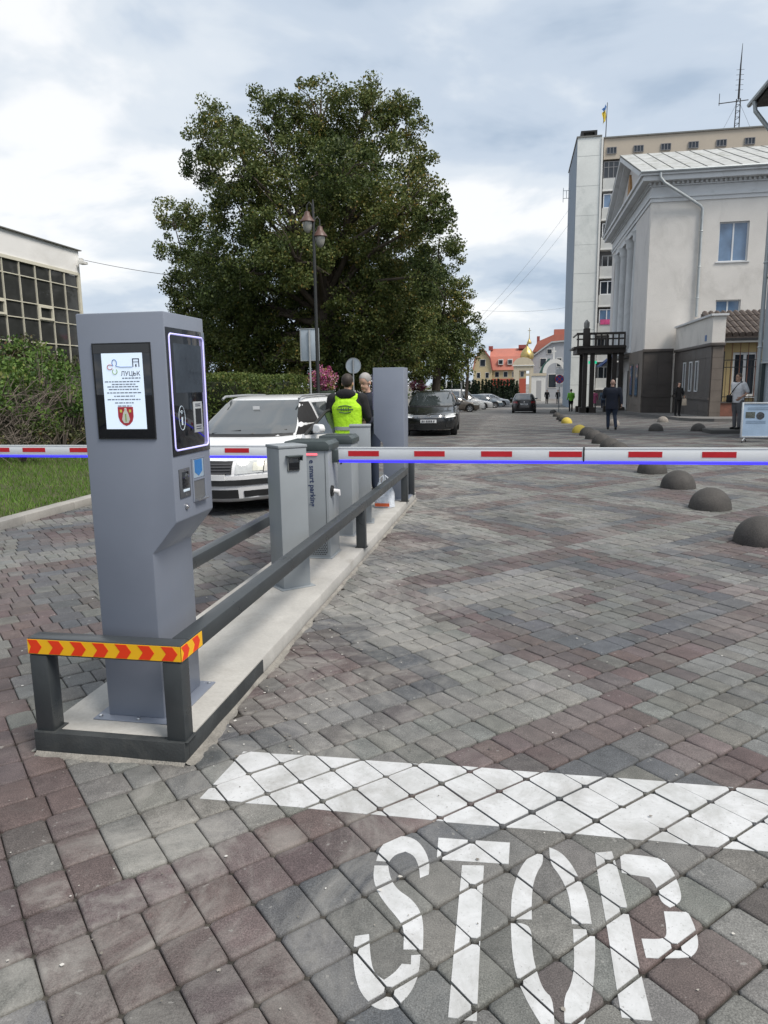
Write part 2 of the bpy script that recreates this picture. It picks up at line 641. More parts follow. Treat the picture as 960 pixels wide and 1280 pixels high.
for ln in SIZES:
    vs_, fs_ = GEO[ln]
    me = bpy.data.meshes.new('paver')
    me.from_pydata([tuple(p) for p in vs_], [], fs_)
    me.materials.append(MAT_PAVER)
    me.polygons.foreach_set('use_smooth', [True] * len(me.polygons))
    me.set_sharp_from_angle(angle=R(50))
    PM[ln] = me

def px_of(x, y, z=0.0):
    p = cam.matrix_world.inverted() @ Vector((x, y, z))
    if p.z > -.05:
        return None
    return 480 + 900 * p.x / -p.z, 640 - 900 * p.y / -p.z
PAVER_POSE = {}
vis = []
for n_, (x, y, ln, j, i, c) in enumerate(rows):
    q = px_of(x, y)
    if y < 13 and not blocked(x, y) and q and -60 < q[0] < 1020 and q[1] < 1330:
        d = math.hypot(x - CAMX, y - CAMY)
        shown = -20 < q[0] < 980 and q[1] < 1295
        vis.append((d if shown else d + 100, n_))
vis.sort()
single = set(n_ for d, n_ in vis[:300])
near_ids = set(n_ for d, n_ in vis)
field_v, field_f, field_c = [], [], []
far_v, far_c = [], []
for n_, (x, y, ln, j, i, c) in enumerate(rows):
    if blocked(x, y):
        continue
    if n_ in near_ids:
        dz = random.uniform(-.0025, .0025)
        tx, ty = random.gauss(0, .008), random.gauss(0, .008)
        rz = random.gauss(0, .006)
        if n_ in single:
            o = bpy.data.objects.new('paver', PM[ln])
            COL.objects.link(o)
            o.parent = ground
            o.location = (x, y, dz)
            o.rotation_euler = (tx, ty, rz)
            o.color = (*c, 1)
        else:
            vs_, fs_ = GEO[ln]
            cr, sr = math.cos(rz), math.sin(rz)
            b0 = len(field_v)
            for p in vs_:
                px_, py_ = p[0] * cr - p[1] * sr, p[0] * sr + p[1] * cr
                field_v.append((x + px_, y + py_, p[2] + dz + tx * py_ - ty * px_))
            for f in fs_:
                field_f.append(tuple(q + b0 for q in f))
                field_c.append(c)
        PAVER_POSE[n_] = (x, y, ln, dz, tx, ty)
    elif y >= 12.5:
        gh = .003 + y * .00022
        h1, h2 = ln / 2 - .0035, P / 2 - .0065
        for sx, sy in ((-1, -1), (1, -1), (1, 1), (-1, 1)):
            X = x + sx * h1 * S2 - sy * h2 * S2
            Y = y + sx * h1 * S2 + sy * h2 * S2
            far_v.append((X, Y, gz(Y) + gh))
        far_c.append(c)
def tinted(name, v, f, cols, mat, parent):
    me = bpy.data.meshes.new(name)
    me.from_pydata(v, [], f)
    at = me.attributes.new('tint', 'FLOAT_COLOR', 'FACE')
    buf = np.ones((len(cols), 4), np.float32)
    buf[:, :3] = np.array(cols)
    at.data.foreach_set('color', buf.ravel())
    me.materials.append(mat)
    o = link(name, me, parent)
    return o
o = tinted('paver_field', field_v, field_f, field_c, MAT_PAVER_F, ground)
o['kind'] = 'stuff'
nf = len(far_c)
o = tinted('distant_paver_field', far_v, [(4 * q, 4 * q + 1, 4 * q + 2, 4 * q + 3) for q in range(nf)], far_c, MAT_PAVER_F, ground)
o['kind'] = 'stuff'

# ---- paint on the blocks: every block's top carries its own piece, the joints stay bare
def paint_material():
    m = bpy.data.materials.new('worn_white_road_paint')
    nt, b = nodes_of(m)
    pos = nn(nt, 'ShaderNodeNewGeometry').outputs['Position']
    f = noise_node(nt, pos, 160, 4, .7)
    w = noise_node(nt, pos, 5.0, 7, .72, .4)
    sp = noise_node(nt, pos, 55, 4, .65)
    c = ramp_node(nt, w, [(.35, (.42, .43, .43)), (.6, (.54, .55, .56))])
    pit = noise_node(nt, pos, 95, 5, .75)
    c = mixc(nt, ramp_node(nt, pit, [(.60, (0, 0, 0)), (.68, (.8,) * 3)]), c, (.16, .155, .15))
    c = mixc(nt, ramp_node(nt, f, [(.6, (0, 0, 0)), (.8, (.35,) * 3)]), c, (.42, .42, .40))
    chip = nn(nt, 'ShaderNodeMath', operation='ADD')
    nt.links.new(w, chip.inputs[0])
    nt.links.new(sp, chip.inputs[1])
    c = mixc(nt, ramp_node(nt, chip.outputs[0], [(1.035, (0, 0, 0)), (1.10, (.9,) * 3)]), c, (.10, .097, .093))
    gr = noise_node(nt, pos, 3.4, 8, .75, .8)
    c = mixc(nt, ramp_node(nt, gr, [(.47, (0, 0, 0)), (.68, (.60,) * 3)]), c, (.26, .255, .24))
    nt.links.new(c, b.inputs['Base Color'])
    b.inputs['Roughness'].default_value = .6
    bump_node(nt, f, .4, .002, b)
    return m
MAT_PAINT = paint_material()
def clip_convex(poly, clip):
    out = poly
    n = len(clip)
    for k in range(n):
        a, b2 = clip[k], clip[(k + 1) % n]
        ex_, ey_ = b2[0] - a[0], b2[1] - a[1]
        src, out = out, []
        for q in range(len(src)):
            p0, p1 = src[q - 1], src[q]
            s0 = ex_ * (p0[1] - a[1]) - ey_ * (p0[0] - a[0])
            s1 = ex_ * (p1[1] - a[1]) - ey_ * (p1[0] - a[0])
            if (s0 >= 0) != (s1 >= 0):
                t = s0 / (s0 - s1)
                out.append((p0[0] + t * (p1[0] - p0[0]), p0[1] + t * (p1[1] - p0[1])))
            if s1 >= 0:
                out.append(p1)
        if not out:
            return []
    return out
def paint(name, polys, parent=None):
    mb = MB()
    for poly in polys:
        x0, x1 = min(p[0] for p in poly), max(p[0] for p in poly)
        y0, y1 = min(p[1] for p in poly), max(p[1] for p in poly)
        for n_, (x, y, ln, dz, tx, ty) in PAVER_POSE.items():
            if not (x0 - .2 < x < x1 + .2 and y0 - .2 < y < y1 + .2):
                continue
            rg, zs = paver_rings(ln)
            for ring, zz in ([[((a_[0] + b_[0]) / 2, (a_[1] + b_[1]) / 2) for a_, b_ in zip(rg[1], rg[2])], zs[2]], ):
                clip = [(x + a * S2 - b2 * S2, y + a * S2 + b2 * S2) for a, b2 in ring]
                cl = clip_convex(poly, clip)
                if len(cl) >= 3:
                    zt = .0165 + dz + .0012
                    vs_ = [(px_, py_, zt + tx * (py_ - y) - ty * (px_ - x)) for px_, py_ in cl]
                    lo = [(p[0], p[1], p[2] - .003) for p in vs_]
                    m_ = len(vs_)
                    mb.add(vs_ + lo, [tuple(range(m_))] + [(q, m_ + q, m_ + (q + 1) % m_, (q + 1) % m_) for q in range(m_)])
    off = None
    me = mb.mesh(name, MAT_PAINT)
    return link(name, me, parent)

line = paint('stop_line', [[(.17, -.225), (.60, -.222), (1.05, -.226), (1.50, -.222), (2.0, -.226), (3.4, -.23), (3.4, .19), (1.9, .18), (1.3, .172), (.75, .163), (.205, .152)]])
tag(line, 'broad white stop line painted across the blocks', kind='structure')
def strip(pts, w):
    """Polygon pieces of a stroke: one quad per segment."""
    out = []
    L, Rr = [], []
    for k, p in enumerate(pts):
        a = pts[max(0, k - 1)]
        b2 = pts[min(len(pts) - 1, k + 1)]
        dx, dy = b2[0] - a[0], b2[1] - a[1]
        l_ = math.hypot(dx, dy) or 1
        ww = w[k] if isinstance(w, (list, tuple)) else w
        L.append((p[0] - dy / l_ * ww / 2, p[1] + dx / l_ * ww / 2))
        Rr.append((p[0] + dy / l_ * ww / 2, p[1] - dx / l_ * ww / 2))
    for k in range(len(pts) - 1):
        out.append([L[k], Rr[k], Rr[k + 1], L[k + 1]])
    return out
from mathutils.geometry import tessellate_polygon
_paint = paint
def rounded(poly, it=2):
    """Corner-keeping smoothing: only gentle bends of a stencil outline are rounded."""
    for _ in range(it):
        out, m_ = [], len(poly)
        for k in range(m_):
            a, b2, c2 = Vector(poly[k - 1]), Vector(poly[k]), Vector(poly[(k + 1) % m_])
            d1, d2 = (b2 - a), (c2 - b2)
            if d1.length < 1e-6 or d2.length < 1e-6 or d1.angle(d2) > R(52):
                out.append(tuple(b2))
            else:
                out += [tuple(b2.lerp(a, .25)), tuple(b2.lerp(c2, .25))]
        poly = out
    return poly
def paint_letters(name, polys, parent):
    tris = []
    for poly in polys:
        poly = rounded(poly)
        for t in tessellate_polygon([[Vector((p[0], p[1], 0)) for p in poly]]):
            q = [poly[k] for k in t]
            ar = (q[1][0] - q[0][0]) * (q[2][1] - q[0][1]) - (q[1][1] - q[0][1]) * (q[2][0] - q[0][0])
            tris.append(q if ar > 0 else q[::-1])
    return _paint(name, tris, parent)
STOP = {
    's': [[(0.922, -0.482), (0.922, -0.414), (0.944, -0.360), (0.988, -0.332), (1.038, -0.345), (1.077, -0.397), (1.102, -0.465), (1.106, -0.525), (1.080, -0.547), (1.068, -0.486), (1.045, -0.435), (1.012, -0.419), (0.979, -0.441), (0.967, -0.478)],
          [(0.921, -0.507), (0.966, -0.499), (0.984, -0.560), (1.017, -0.611), (1.059, -0.639), (1.093, -0.680), (1.116, -0.739), (1.127, -0.843), (1.072, -0.852), (1.062, -0.772), (1.036, -0.734), (0.991, -0.683), (0.949, -0.622), (0.927, -0.562)],
          [(0.925, -0.824), (0.964, -0.810), (0.983, -0.888), (1.004, -0.948), (1.037, -0.968), (1.061, -0.939), (1.076, -0.905), (1.101, -0.903), (1.097, -0.870), (1.123, -0.863), (1.127, -0.938), (1.112, -1.005), (1.079, -1.050), (1.034, -1.060), (0.987, -1.025), (0.956, -0.967), (0.932, -0.886)]],
    't': [[(1.117, -0.328), (1.366, -0.314), (1.363, -0.431), (1.123, -0.443)],
          [(1.210, -0.460), (1.282, -0.451), (1.285, -0.736), (1.290, -1.053), (1.218, -1.056), (1.214, -0.817)]],
    'o': [[(1.372, -0.679), (1.373, -0.581), (1.387, -0.494), (1.412, -0.415), (1.443, -0.360), (1.476, -0.328), (1.478, -0.401), (1.455, -0.454), (1.439, -0.529), (1.435, -0.598), (1.434, -0.672)],
          [(1.500, -0.318), (1.538, -0.339), (1.569, -0.397), (1.591, -0.476), (1.607, -0.556), (1.608, -0.665), (1.550, -0.672), (1.552, -0.598), (1.546, -0.525), (1.527, -0.457), (1.499, -0.401)],
          [(1.372, -0.697), (1.409, -0.691), (1.433, -0.711), (1.432, -0.803), (1.446, -0.885), (1.460, -0.932), (1.482, -0.952), (1.482, -1.038), (1.452, -1.043), (1.417, -0.977), (1.390, -0.905), (1.376, -0.813)],
          [(1.552, -0.692), (1.614, -0.685), (1.608, -0.774), (1.589, -0.901), (1.570, -0.979), (1.547, -1.036), (1.507, -1.042), (1.509, -0.948), (1.532, -0.901), (1.547, -0.827)]],
    'p': [[(1.652, -0.321), (1.710, -0.304), (1.718, -0.426), (1.722, -0.590), (1.720, -0.767), (1.722, -0.898), (1.724, -0.980), (1.650, -0.984), (1.650, -0.871), (1.651, -0.676), (1.648, -0.466)],
          [(1.735, -0.316), (1.821, -0.315), (1.876, -0.324), (1.893, -0.383), (1.899, -0.454), (1.891, -0.523), (1.850, -0.556), (1.826, -0.534), (1.827, -0.466), (1.811, -0.425), (1.766, -0.421), (1.727, -0.417)],
          [(1.828, -0.576), (1.899, -0.567), (1.905, -0.622), (1.902, -0.692), (1.882, -0.735), (1.849, -0.759), (1.744, -0.771), (1.743, -0.701), (1.802, -0.695), (1.820, -0.671)]],
}
word = thing('stop_lettering', 'white stencilled word STOP painted on the blocks before the line', 'road marking', (1.4, -.6, 0))
word['kind'] = 'structure'
for ch_, polys in STOP.items():
    lo_ = paint_letters('letter_' + ch_, polys, None)
    lo_.parent = word
    lo_.location = (-1.4, .6, 0)

# ---- concrete kerb and lawn on the left
MAT_KERB = M('kerb_concrete', (.30, .29, .27), .85, var=.18, scale=2.5, fine=70, bump=.5, stain=(.12, .11, .09), stain_amt=.5)
MAT_SOIL = M('lawn_soil', (.060, .062, .025), .95, var=.35, scale=3, fine=30, bump=.8, bdist=.02)
kerb = thing('lawn_kerb', 'pale concrete kerb edging the lawn', 'kerb', (-4.5, 4, 0))
kerb['kind'] = 'structure'
y = -2.0
kk = 0
while y < 19:
    mb = MB().box(-4.64, -4.44 + random.uniform(-.006, .006), y + .004, y + .994, -.05, .115 + random.uniform(-.006, .006))
    mb.build('kerb_stone', MAT_KERB, kerb, bevel=.012)
    y += 1.0
lawn = MB()
def lawn_z(x, y):
    d = max(0, -4.64 - x)
    return .085 + min(d, 1.5) * .06 + max(0, min(d - 1.5, 3)) * .05 + .03 * mnoise.noise(Vector((x * .8, y * .8, 0))) + gz(y)
lawn.grid(lambda u, v: (-4.63 - 30 * u ** 1.7, -4 + 40 * v, lawn_z(-4.63 - 30 * u ** 1.7, -4 + 40 * v)), 24, 50)
lawn_o = lawn.build('lawn', MAT_SOIL, smooth=60)
tag(lawn_o, 'strip of short green lawn behind the kerb', kind='structure')
# grass blades
nb = 42000
gx = -4.66 - 4.6 * rng.random(nb) ** 1.1
gy = 3.2 + 13 * rng.random(nb) ** 1.15
hh = (.035 + .05 * rng.random(nb)) * (1 + .5 * (rng.random(nb) > .93))
an = rng.random(nb) * 2 * math.pi
ln_ = .03 * rng.standard_normal((nb, 2))
wd = .0045 + .003 * rng.random(nb)
gzv = np.array([lawn_z(a, b2) for a, b2 in zip(gx, gy)])
V = np.empty((nb, 3, 3), np.float32)
V[:, 0] = np.stack([gx - np.cos(an) * wd, gy - np.sin(an) * wd, gzv - .01], 1)
V[:, 1] = np.stack([gx + np.cos(an) * wd, gy + np.sin(an) * wd, gzv - .01], 1)
V[:, 2] = np.stack([gx + ln_[:, 0], gy + ln_[:, 1], gzv + hh], 1)
def raw_mesh(name, V, mat, tone=None, parent=None):
    """Many separate small polygons (n, k, 3) as one mesh with a per-face random tone."""
    n, k, _ = V.shape
    me = bpy.data.meshes.new(name)
    me.vertices.add(n * k)
    me.vertices.foreach_set('co', np.ascontiguousarray(V, np.float32).ravel())
    me.loops.add(n * k)
    me.loops.foreach_set('vertex_index', np.arange(n * k, dtype=np.int32))
    me.polygons.add(n)
    me.polygons.foreach_set('loop_start', np.arange(0, n * k, k, dtype=np.int32))
    me.update(calc_edges=True)
    if tone is not None:
        a = me.attributes.new('tone', 'FLOAT', 'FACE')
        a.data.foreach_set('value', np.asarray(tone, np.float32))
    me.materials.append(mat)
    return link(name, me, parent)
MAT_GRASS = leaf_mat('grass_blades', [(0, (.06, .125, .018)), (.5, (.115, .215, .034)), (.85, (.17, .265, .056)), (1, (.28, .26, .10))], .3)
tone = np.clip(.5 + .18 * rng.standard_normal(nb) + .25 * np.array([mnoise.noise(Vector((a, b2, 5))) for a, b2 in zip(gx, gy)]), 0, 1)
go = raw_mesh('lawn_grass', V, MAT_GRASS, tone)
tag(go, 'short mown grass on the strip behind the kerb', 'grass', kind='stuff')

# small litter trodden into the joints: cement crumbs, grit and the odd scrap
nl = 900
lx = -1.8 + 6.5 * rng.random(nl)
ly = -1.3 + 8 * rng.random(nl) ** 1.4
keep = ~((lx > -.74) & (lx < .01) & (ly > -.03) & (ly < 7.34))
lx, ly = lx[keep], ly[keep]
near_isl = rng.random(len(lx)) < .45
lx = np.where(near_isl, .06 + .5 * rng.random(len(lx)) ** 2, lx)
ly = np.where(near_isl, 6.5 * rng.random(len(lx)), ly)
sz = .0035 + .006 * rng.random(len(lx)) ** 3
an = rng.random(len(lx)) * 6.28
Vl = []
for k in range(5):
    q_ = an + k * 1.2566
    rr_ = sz * (.6 + .6 * rng.random(len(lx)))
    Vl.append(np.stack([lx + rr_ * np.cos(q_), ly + rr_ * np.sin(q_), np.full(len(lx), .0215) + .002 * rng.random(len(lx))], 1))
lo_ = raw_mesh('grit', np.stack(Vl, 1), leaf_mat('grit_crumbs', [(0, (.10, .09, .075)), (.6, (.32, .30, .27)), (1, (.62, .61, .58))], .0, .9), rng.random(len(lx)))
tag(lo_, 'pale crumbs and grit scattered over the paving', 'grit', kind='stuff')
# ================================================================ traffic island and parking equipment
MAT_CONC = M('island_concrete', (.385, .378, .358), .85, var=.14, scale=2.2, fine=60, bump=.45, stain=(.24, .225, .20), stain_amt=.6, world_co=True)
MAT_TARP = M('dark_kerb_paint', (.030, .034, .036), .75, var=.3, scale=6, fine=90, bump=.5, stain=(.10, .10, .09), stain_amt=.35, world_co=True)
MAT_RAIL = M('anthracite_steel', (.040, .046, .050), .36, metal=.0, var=.12, scale=4, fine=120, bump=.06, spec=.55, stain=(.10, .10, .095), stain_amt=.12)
MAT_KIOSK = M('grey_powder_coat', (.188, .212, .264), .40, var=.05, scale=2, fine=400, bump=.05, bdist=.001, spec=.5, stain=(.22, .22, .22), stain_amt=.2)
MAT_CAB = M('light_grey_powder_coat', (.255, .280, .300), .42, var=.05, scale=2, fine=400, bump=.05, bdist=.001, stain=(.25, .25, .25), stain_amt=.2)
MAT_DARKCAP = M('dark_green_grey_cap', (.050, .064, .066), .35, var=.08)
MAT_BLACK = M('black_plastic', (.012, .013, .014), .35, var=.15)
MAT_BGLASS = glass_mat('black_screen_glass', (.010, .012, .016), .04, .7)
MAT_PAPER = M('poster_print', (.60, .70, .80), .5, var=.02)
MAT_LCD = M('lit_poster_screen', (.60, .70, .82), .4, emit=.42, var=.02)
MAT_INK = M('printed_dark_ink', (.03, .035, .06), .6, var=.1)
MAT_CHROME = M('bright_steel', (.62, .62, .62), .22, metal=1.0, var=.05)
MAT_LEDW = M('violet_white_led', (.52, .50, .95), .4, emit=.5, var=.02)
MAT_LEDB = M('blue_led_strip', (.045, .035, .90), .4, emit=.85, var=.05, scale=1.5)
MAT_LEDR = M('red_led_bar', (.95, .16, .20), .4, emit=.7, var=.02)
MAT_WHITE = M('white_gloss_paint', (.70, .73, .76), .35, var=.04, scale=1.5, stain=(.5, .5, .5), stain_amt=.25)
MAT_REDREF = M('red_reflective_sheet', (.47, .012, .022), .35, var=.08)
MAT_YELREF = M('yellow_reflective_sheet', (.80, .44, .015), .35, var=.05, fine=300)
MAT_ORREF = M('orange_red_reflective_sheet', (.72, .045, .012), .35, var=.05, fine=300)
MAT_RED = M('poster_red', (.42, .03, .045), .5, var=.05)
MAT_BLUE = M('poster_blue', (.04, .14, .42), .5, var=.05)
MAT_YEL = M('poster_yellow', (.62, .55, .10), .5, var=.05)
MAT_GREENP = M('poster_green', (.25, .40, .08), .5, var=.05)

isl = thing('traffic_island', 'low concrete traffic island with dark painted nose', 'traffic island', (-.35, 3.6, 0))
isl['kind'] = 'structure'
for y0, y1 in ((.045, 3.93), (3.945, 7.30)):
    mb = MB()
    nseg = 16
    poly = []
    mb.box(-.70, -.004, y0, y1, -.02, .112)
    mb.build('slab', MAT_CONC, isl, bevel=.012)
mb = MB()
mb.prism([(-.705, 0.0), (.003, 0.0), (.003, .045), (-.705, .045)], 'z', -.02, .116)
mb.box(-.002, .004, .045, .98, -.02, .108)
mb.build('painted_nose', MAT_TARP, isl, bevel=.006)
# mortar squeezed out along the foot
mb = MB()
def mortar(p0, p1, nrm, n, w0, h0, seed):
    ring = []
    for k in range(n + 1):
        t = k / n
        x, y = p0[0] + t * (p1[0] - p0[0]), p0[1] + t * (p1[1] - p0[1])
        q_ = t * math.hypot(p1[0] - p0[0], p1[1] - p0[1])
        w = max(.012, w0 * (.8 + 1.5 * mnoise.noise(Vector((q_ * 2.1, seed, 0))) + .7 * mnoise.noise(Vector((q_ * 9, seed, 4))) + .3 * mnoise.noise(Vector((q_ * 31, seed, 2)))))
        h = max(.0205, h0 * (1.0 + .35 * mnoise.noise(Vector((q_ * 4, seed, 9)))))
        ring += [(x, y, h + .008), (x + nrm[0] * w * .45, y + nrm[1] * w * .45, h), (x + nrm[0] * w * .9, y + nrm[1] * w * .9, .0195), (x + nrm[0] * w, y + nrm[1] * w, .010)]
    mb.add(ring, [(4 * k + q, 4 * k + q + 1, 4 * k + 5 + q, 4 * k + 4 + q) for k in range(n) for q in (0, 1, 2)])
mortar((.004, .0), (.004, 7.3), (1, 0), 420, .030, .0212, 1.0)
mortar((-.70, -.001), (.004, -.001), (0, -1), 60, .026, .0208, 5.0)
mortar((-.702, 7.3), (-.702, .0), (-1, 0), 400, .026, .0208, 8.0)
mb.build('mortar_bead', M('mortar', (.25, .238, .215), .95, var=.3, scale=9, fine=90, bump=.9, bdist=.01, stain=(.14, .125, .11), stain_amt=.8, world_co=True), isl, smooth=40)

# ---- guard rail
rail = thing('guard_rail', 'dark grey square tube guard rail round the island', 'guard rail', (-.35, 3.2, .112))
def rbox(name, x0, x1, y0, y1, z0, z1, mat=MAT_RAIL, b=.006, par=rail):
    return MB().box(x0, x1, y0, y1, z0, z1).build(name, mat, par, bevel=b)
rbox('front_beam', -.70, .010, .012, .092, .468, .548)
rbox('side_beam', -.070, .010, .0935, 6.50, .468, .548)
rbox('side_beam', -.70, -.62, .72, 6.95, .468, .548)
for (x0, y0) in ((-.70, .014), (-.080, .014), (-.075, 3.74), (-.075, 6.42), (-.695, .735), (-.695, 3.2), (-.695, 6.42), (-.075, 7.02)):
    top = .468 if y0 < 7 else .56
    p_ = rbox('post', x0, x0 + .085, y0, y0 + .078, .114, top)
    MB().box(x0 - .012, x0 + .097, y0 - .006, y0 + .090, .1125, .117).build('weld_foot', MAT_TARP, p_, bevel=.002)
# chevron tape: each chevron its own piece
tape = MB().box(-.699, .0085, .0095, .0115, .476, .541).build('chevron_tape', MAT_YELREF, rail)
xx = -.69
z0, zm, z1 = .478, .5085, .539
for k in range(7):
    a, b2, w = -.705 + k * .1045, .022, .052
    pts = [(a, z0), (a + w, z0), (a + w + b2, zm), (a + w, z1), (a, z1), (a + b2, zm)]
    pts = [(min(max(p[0], -.697), .006), p[1]) for p in pts]
    MB().prism(pts, 'y', .0086, .0094).build('chevron', MAT_ORREF, tape)
side = MB().box(.0105, .0125, .012, .215, .476, .541).build('chevron_tape', MAT_YELREF, rail)
for k in range(2):
    a = .012 + k * .1045
    pts = [(a, z0), (a + w, z0), (a + w + b2, zm), (a + w, z1), (a, z1), (a + b2, zm)]
    MB().prism([(max(min(p[0], .214), .0125), p[1]) for p in pts], 'x', .0126, .0134).build('chevron', MAT_ORREF, side)

# ---- pay terminal
def terminal(label, with_print):
    """Cabinet with a screen on its narrow face and a pay panel overhanging one side. Local frame: the column's front-left foot at x -.46, y .2."""
    k = thing('pay_terminal', label, 'parking terminal', (-.26, .39, .112))
    zt = 1.91
    # body: front outline extruded in depth, with the overhanging head
    out = [(-.462, .118), (-.186, .118), (-.186, .885), (-.066, 1.028), (-.066, zt), (-.462, zt)]
    MB().prism(out, 'y', .20, .585).build('cabinet', MAT_KIOSK, k, bevel=.006)
    MB().prism([(-.236, .203), (-.190, .193), (-.2365, .193)], 'z', .14, .80)
    MB().box(-.515, -.125, .155, .630, .1125, .1185).build('base_plate', MAT_KIOSK, k, bevel=.002)
    for bx, by in ((-.49, .18), (-.15, .18), (-.15, .605), (-.30, .175)):
        MB().lathe([(.009, .118), (.009, .124), (.006, .127)], 8, (bx, by, 0)).build('bolt', MAT_CHROME, k)
    # screen on the near face
    scr = MB().box(-.392, -.135, .196, .2005, 1.391, 1.783).build('screen', MAT_BGLASS, k, bevel=.002)
    bz = MB()
    for a in ((-.396, -.131, 1.387, 1.391), (-.396, -.131, 1.783, 1.787), (-.396, -.392, 1.391, 1.783), (-.135, -.131, 1.391, 1.783)):
        bz.box(a[0], a[1], .1945, .2004, a[2], a[3])
    bz.build('bezel', MAT_BLACK, scr)
    MB().box(-.391, -.136, .1950, .1958, 1.745, 1.782).build('visor', M('screen_visor', (.035, .037, .04), .25, var=.1), scr)
    if with_print:
        Yp = .1938
        MB().box(-.354, -.169, Yp, .1945, 1.430, 1.745).build('poster', MAT_LCD, scr)
        fm = lambda x, z, y=Yp - .0006: Matrix.Translation((x, y, z)) @ Matrix.Rotation(R(90), 4, 'X')
        MB().text('ЛУЦЬК', .0262, fm(-.226, 1.660), .0003).build('poster_title', MAT_INK, scr)
        sm = MB()
        random.seed(3)
        def words(mb, xc, z, w, h):
            x = xc - w / 2
            while x < xc + w / 2:
                ww = random.uniform(.006, .018)
                mb.box(x, min(x + ww, xc + w / 2), Yp - .0008, Yp - .0002, z, z + h)
                x += ww + .0035
        words(sm, -.222, 1.640, .086, .0045)
        for z_, w_ in ((1.626, .160), (1.615, .110), (1.605, .140), (1.594, .135), (1.580, .155), (1.566, .095), (1.552, .150), (1.538, .085), (1.525, .062)):
            words(sm, -.262 + random.uniform(-.004, .004), z_, w_, .0042)
        sm.build('poster_text', M('printed_grey_ink', (.16, .19, .24), .6, var=.1), scr)
        # clover of loops, castle gate and ribbon
        def ring(cx, cz, rx, rz, a0, a1, m_, th=.0028):
            MB().tube([(cx + rx * math.cos(R(a)), Yp - .0012, cz + rz * math.sin(R(a))) for a in np.linspace(a0, a1, 15)], th / 2, 6).build('logo_loop', m_, scr)
        ring(-.296, 1.705, .0105, .014, -60, 240, MAT_BLUE)
        ring(-.3175, 1.688, .012, .010, 40, 330, MAT_RED)
        ring(-.296, 1.670, .0105, .011, -230, 50, MAT_GREENP)
        MB().tube([(-.290, Yp - .0012, 1.692), (-.270, Yp - .0012, 1.688), (-.216, Yp - .0012, 1.688)], .0012, 6).build('logo_ribbon', MAT_BLUE, scr)
        cg = MB()
        for a in ((-.214, -.2105, 1.688, 1.721), (-.187, -.1835, 1.688, 1.721), (-.214, -.1835, 1.719, 1.7225), (-.211, -.187, 1.707, 1.7095)):
            cg.box(a[0], a[1], Yp - .0014, Yp - .0002, a[2], a[3])
        cg.box(-.2015, -.196, Yp - .0014, Yp - .0002, 1.688, 1.699)
        cg.build('castle_mark', MAT_INK, scr)
        sh = [(-.296, 1.523), (-.226, 1.523), (-.226, 1.482), (-.232, 1.463), (-.246, 1.449), (-.261, 1.443), (-.276, 1.449), (-.290, 1.463), (-.296, 1.482)]
        MB().prism(sh, 'y', Yp - .0010, Yp - .0002).build('shield', MAT_RED, scr)
        fg = MB().prism([(-.266, 1.509), (-.256, 1.509), (-.250, 1.498), (-.243, 1.470), (-.251, 1.456), (-.271, 1.456), (-.279, 1.470), (-.272, 1.498)], 'y', Yp - .0018, Yp - .0011)
        fg.ball((-.261, Yp - .0014, 1.513), .006, .0008, .006)
        fg.build('shield_figure', M('print_pale', (.60, .62, .55), .5), scr)
        t2 = MB().box(-.287, -.277, Yp - .0018, Yp - .0011, 1.500, 1.512).box(-.245, -.235, Yp - .0018, Yp - .0011, 1.500, 1.512)
        t2.build('shield_tower', MAT_YEL, scr)
        MB().box(-.2635, -.2585, Yp - .0024, Yp - .0019, 1.462, 1.494).build('shield_stripe', MAT_GREENP, scr)
    # pay panel on the overhanging side
    X = -.066
    pan = MB().box(X, X + .004, .206, .580, 1.311, 1.848).build('pay_panel', MAT_BGLASS, k, bevel=.0015)
    def rr_path(y0, y1, z0, z1, r, n=6):
        pts = []
        for cy, cz, a0 in ((y1 - r, z1 - r, 0), (y0 + r, z1 - r, 90), (y0 + r, z0 + r, 180), (y1 - r, z0 + r, 270)):
            pts += [(cy + r * math.cos(R(a0 + 90 * q / n)), cz + r * math.sin(R(a0 + 90 * q / n))) for q in range(n + 1)]
        return pts
    pts = rr_path(.226, .560, 1.335, 1.822, .018)
    MB().tube([(X + .0045, a, b2) for a, b2 in pts + pts[:1]], .0042, 6, cap=False).build('light_border', MAT_LEDW, pan, smooth=60)
    MB().box(X + .0035, X + .0046, .262, .535, 1.578, 1.785).build('display', M('sleeping_display', (.050, .062, .080), .12, var=.25, scale=3), pan)
    # contactless oval
    oval = [(.305 + .030 * math.cos(R(a)), 1.470 + .052 * math.sin(R(a))) for a in range(0, 361, 15)]
    MB().tube([(X + .0045, a, b2) for a, b2 in oval], .0013, 6).build('contactless_ring', MAT_PAPER, pan)
    cw = MB()
    for q in range(3):
        cw.tube([(X + .0048, .305 + (.006 + .006 * q) * math.cos(R(a)), 1.484 + (.006 + .006 * q) * math.sin(R(a))) for a in range(40, 141, 20)], .0011, 5)
    cw.box(X + .004, X + .0052, .299, .311, 1.440, 1.474)
    cw.build('contactless_mark', MAT_PAPER, pan)
    bd = MB().box(X + .004, X + .0075, .418, .508, 1.400, 1.537).build('scanner', M('scanner_plate', (.36, .38, .40), .4), pan, bevel=.001)
    MB().box(X + .0072, X + .0082, .434, .494, 1.436, 1.506).build('scanner_window', MAT_BLACK, bd)
    wsm = MB()
    for zz in (1.524, 1.516, 1.424, 1.414):
        wsm.box(X + .0072, X + .0080, .436, .490, zz, zz + .004)
    wsm.build('scanner_print', MAT_INK, bd)
    # lower plate: intercom, ticket recess, lock
    ic = MB().box(X, X + .005, .246, .348, 1.125, 1.252).build('intercom', M('intercom_grey', (.075, .080, .090), .45), k, bevel=.002)
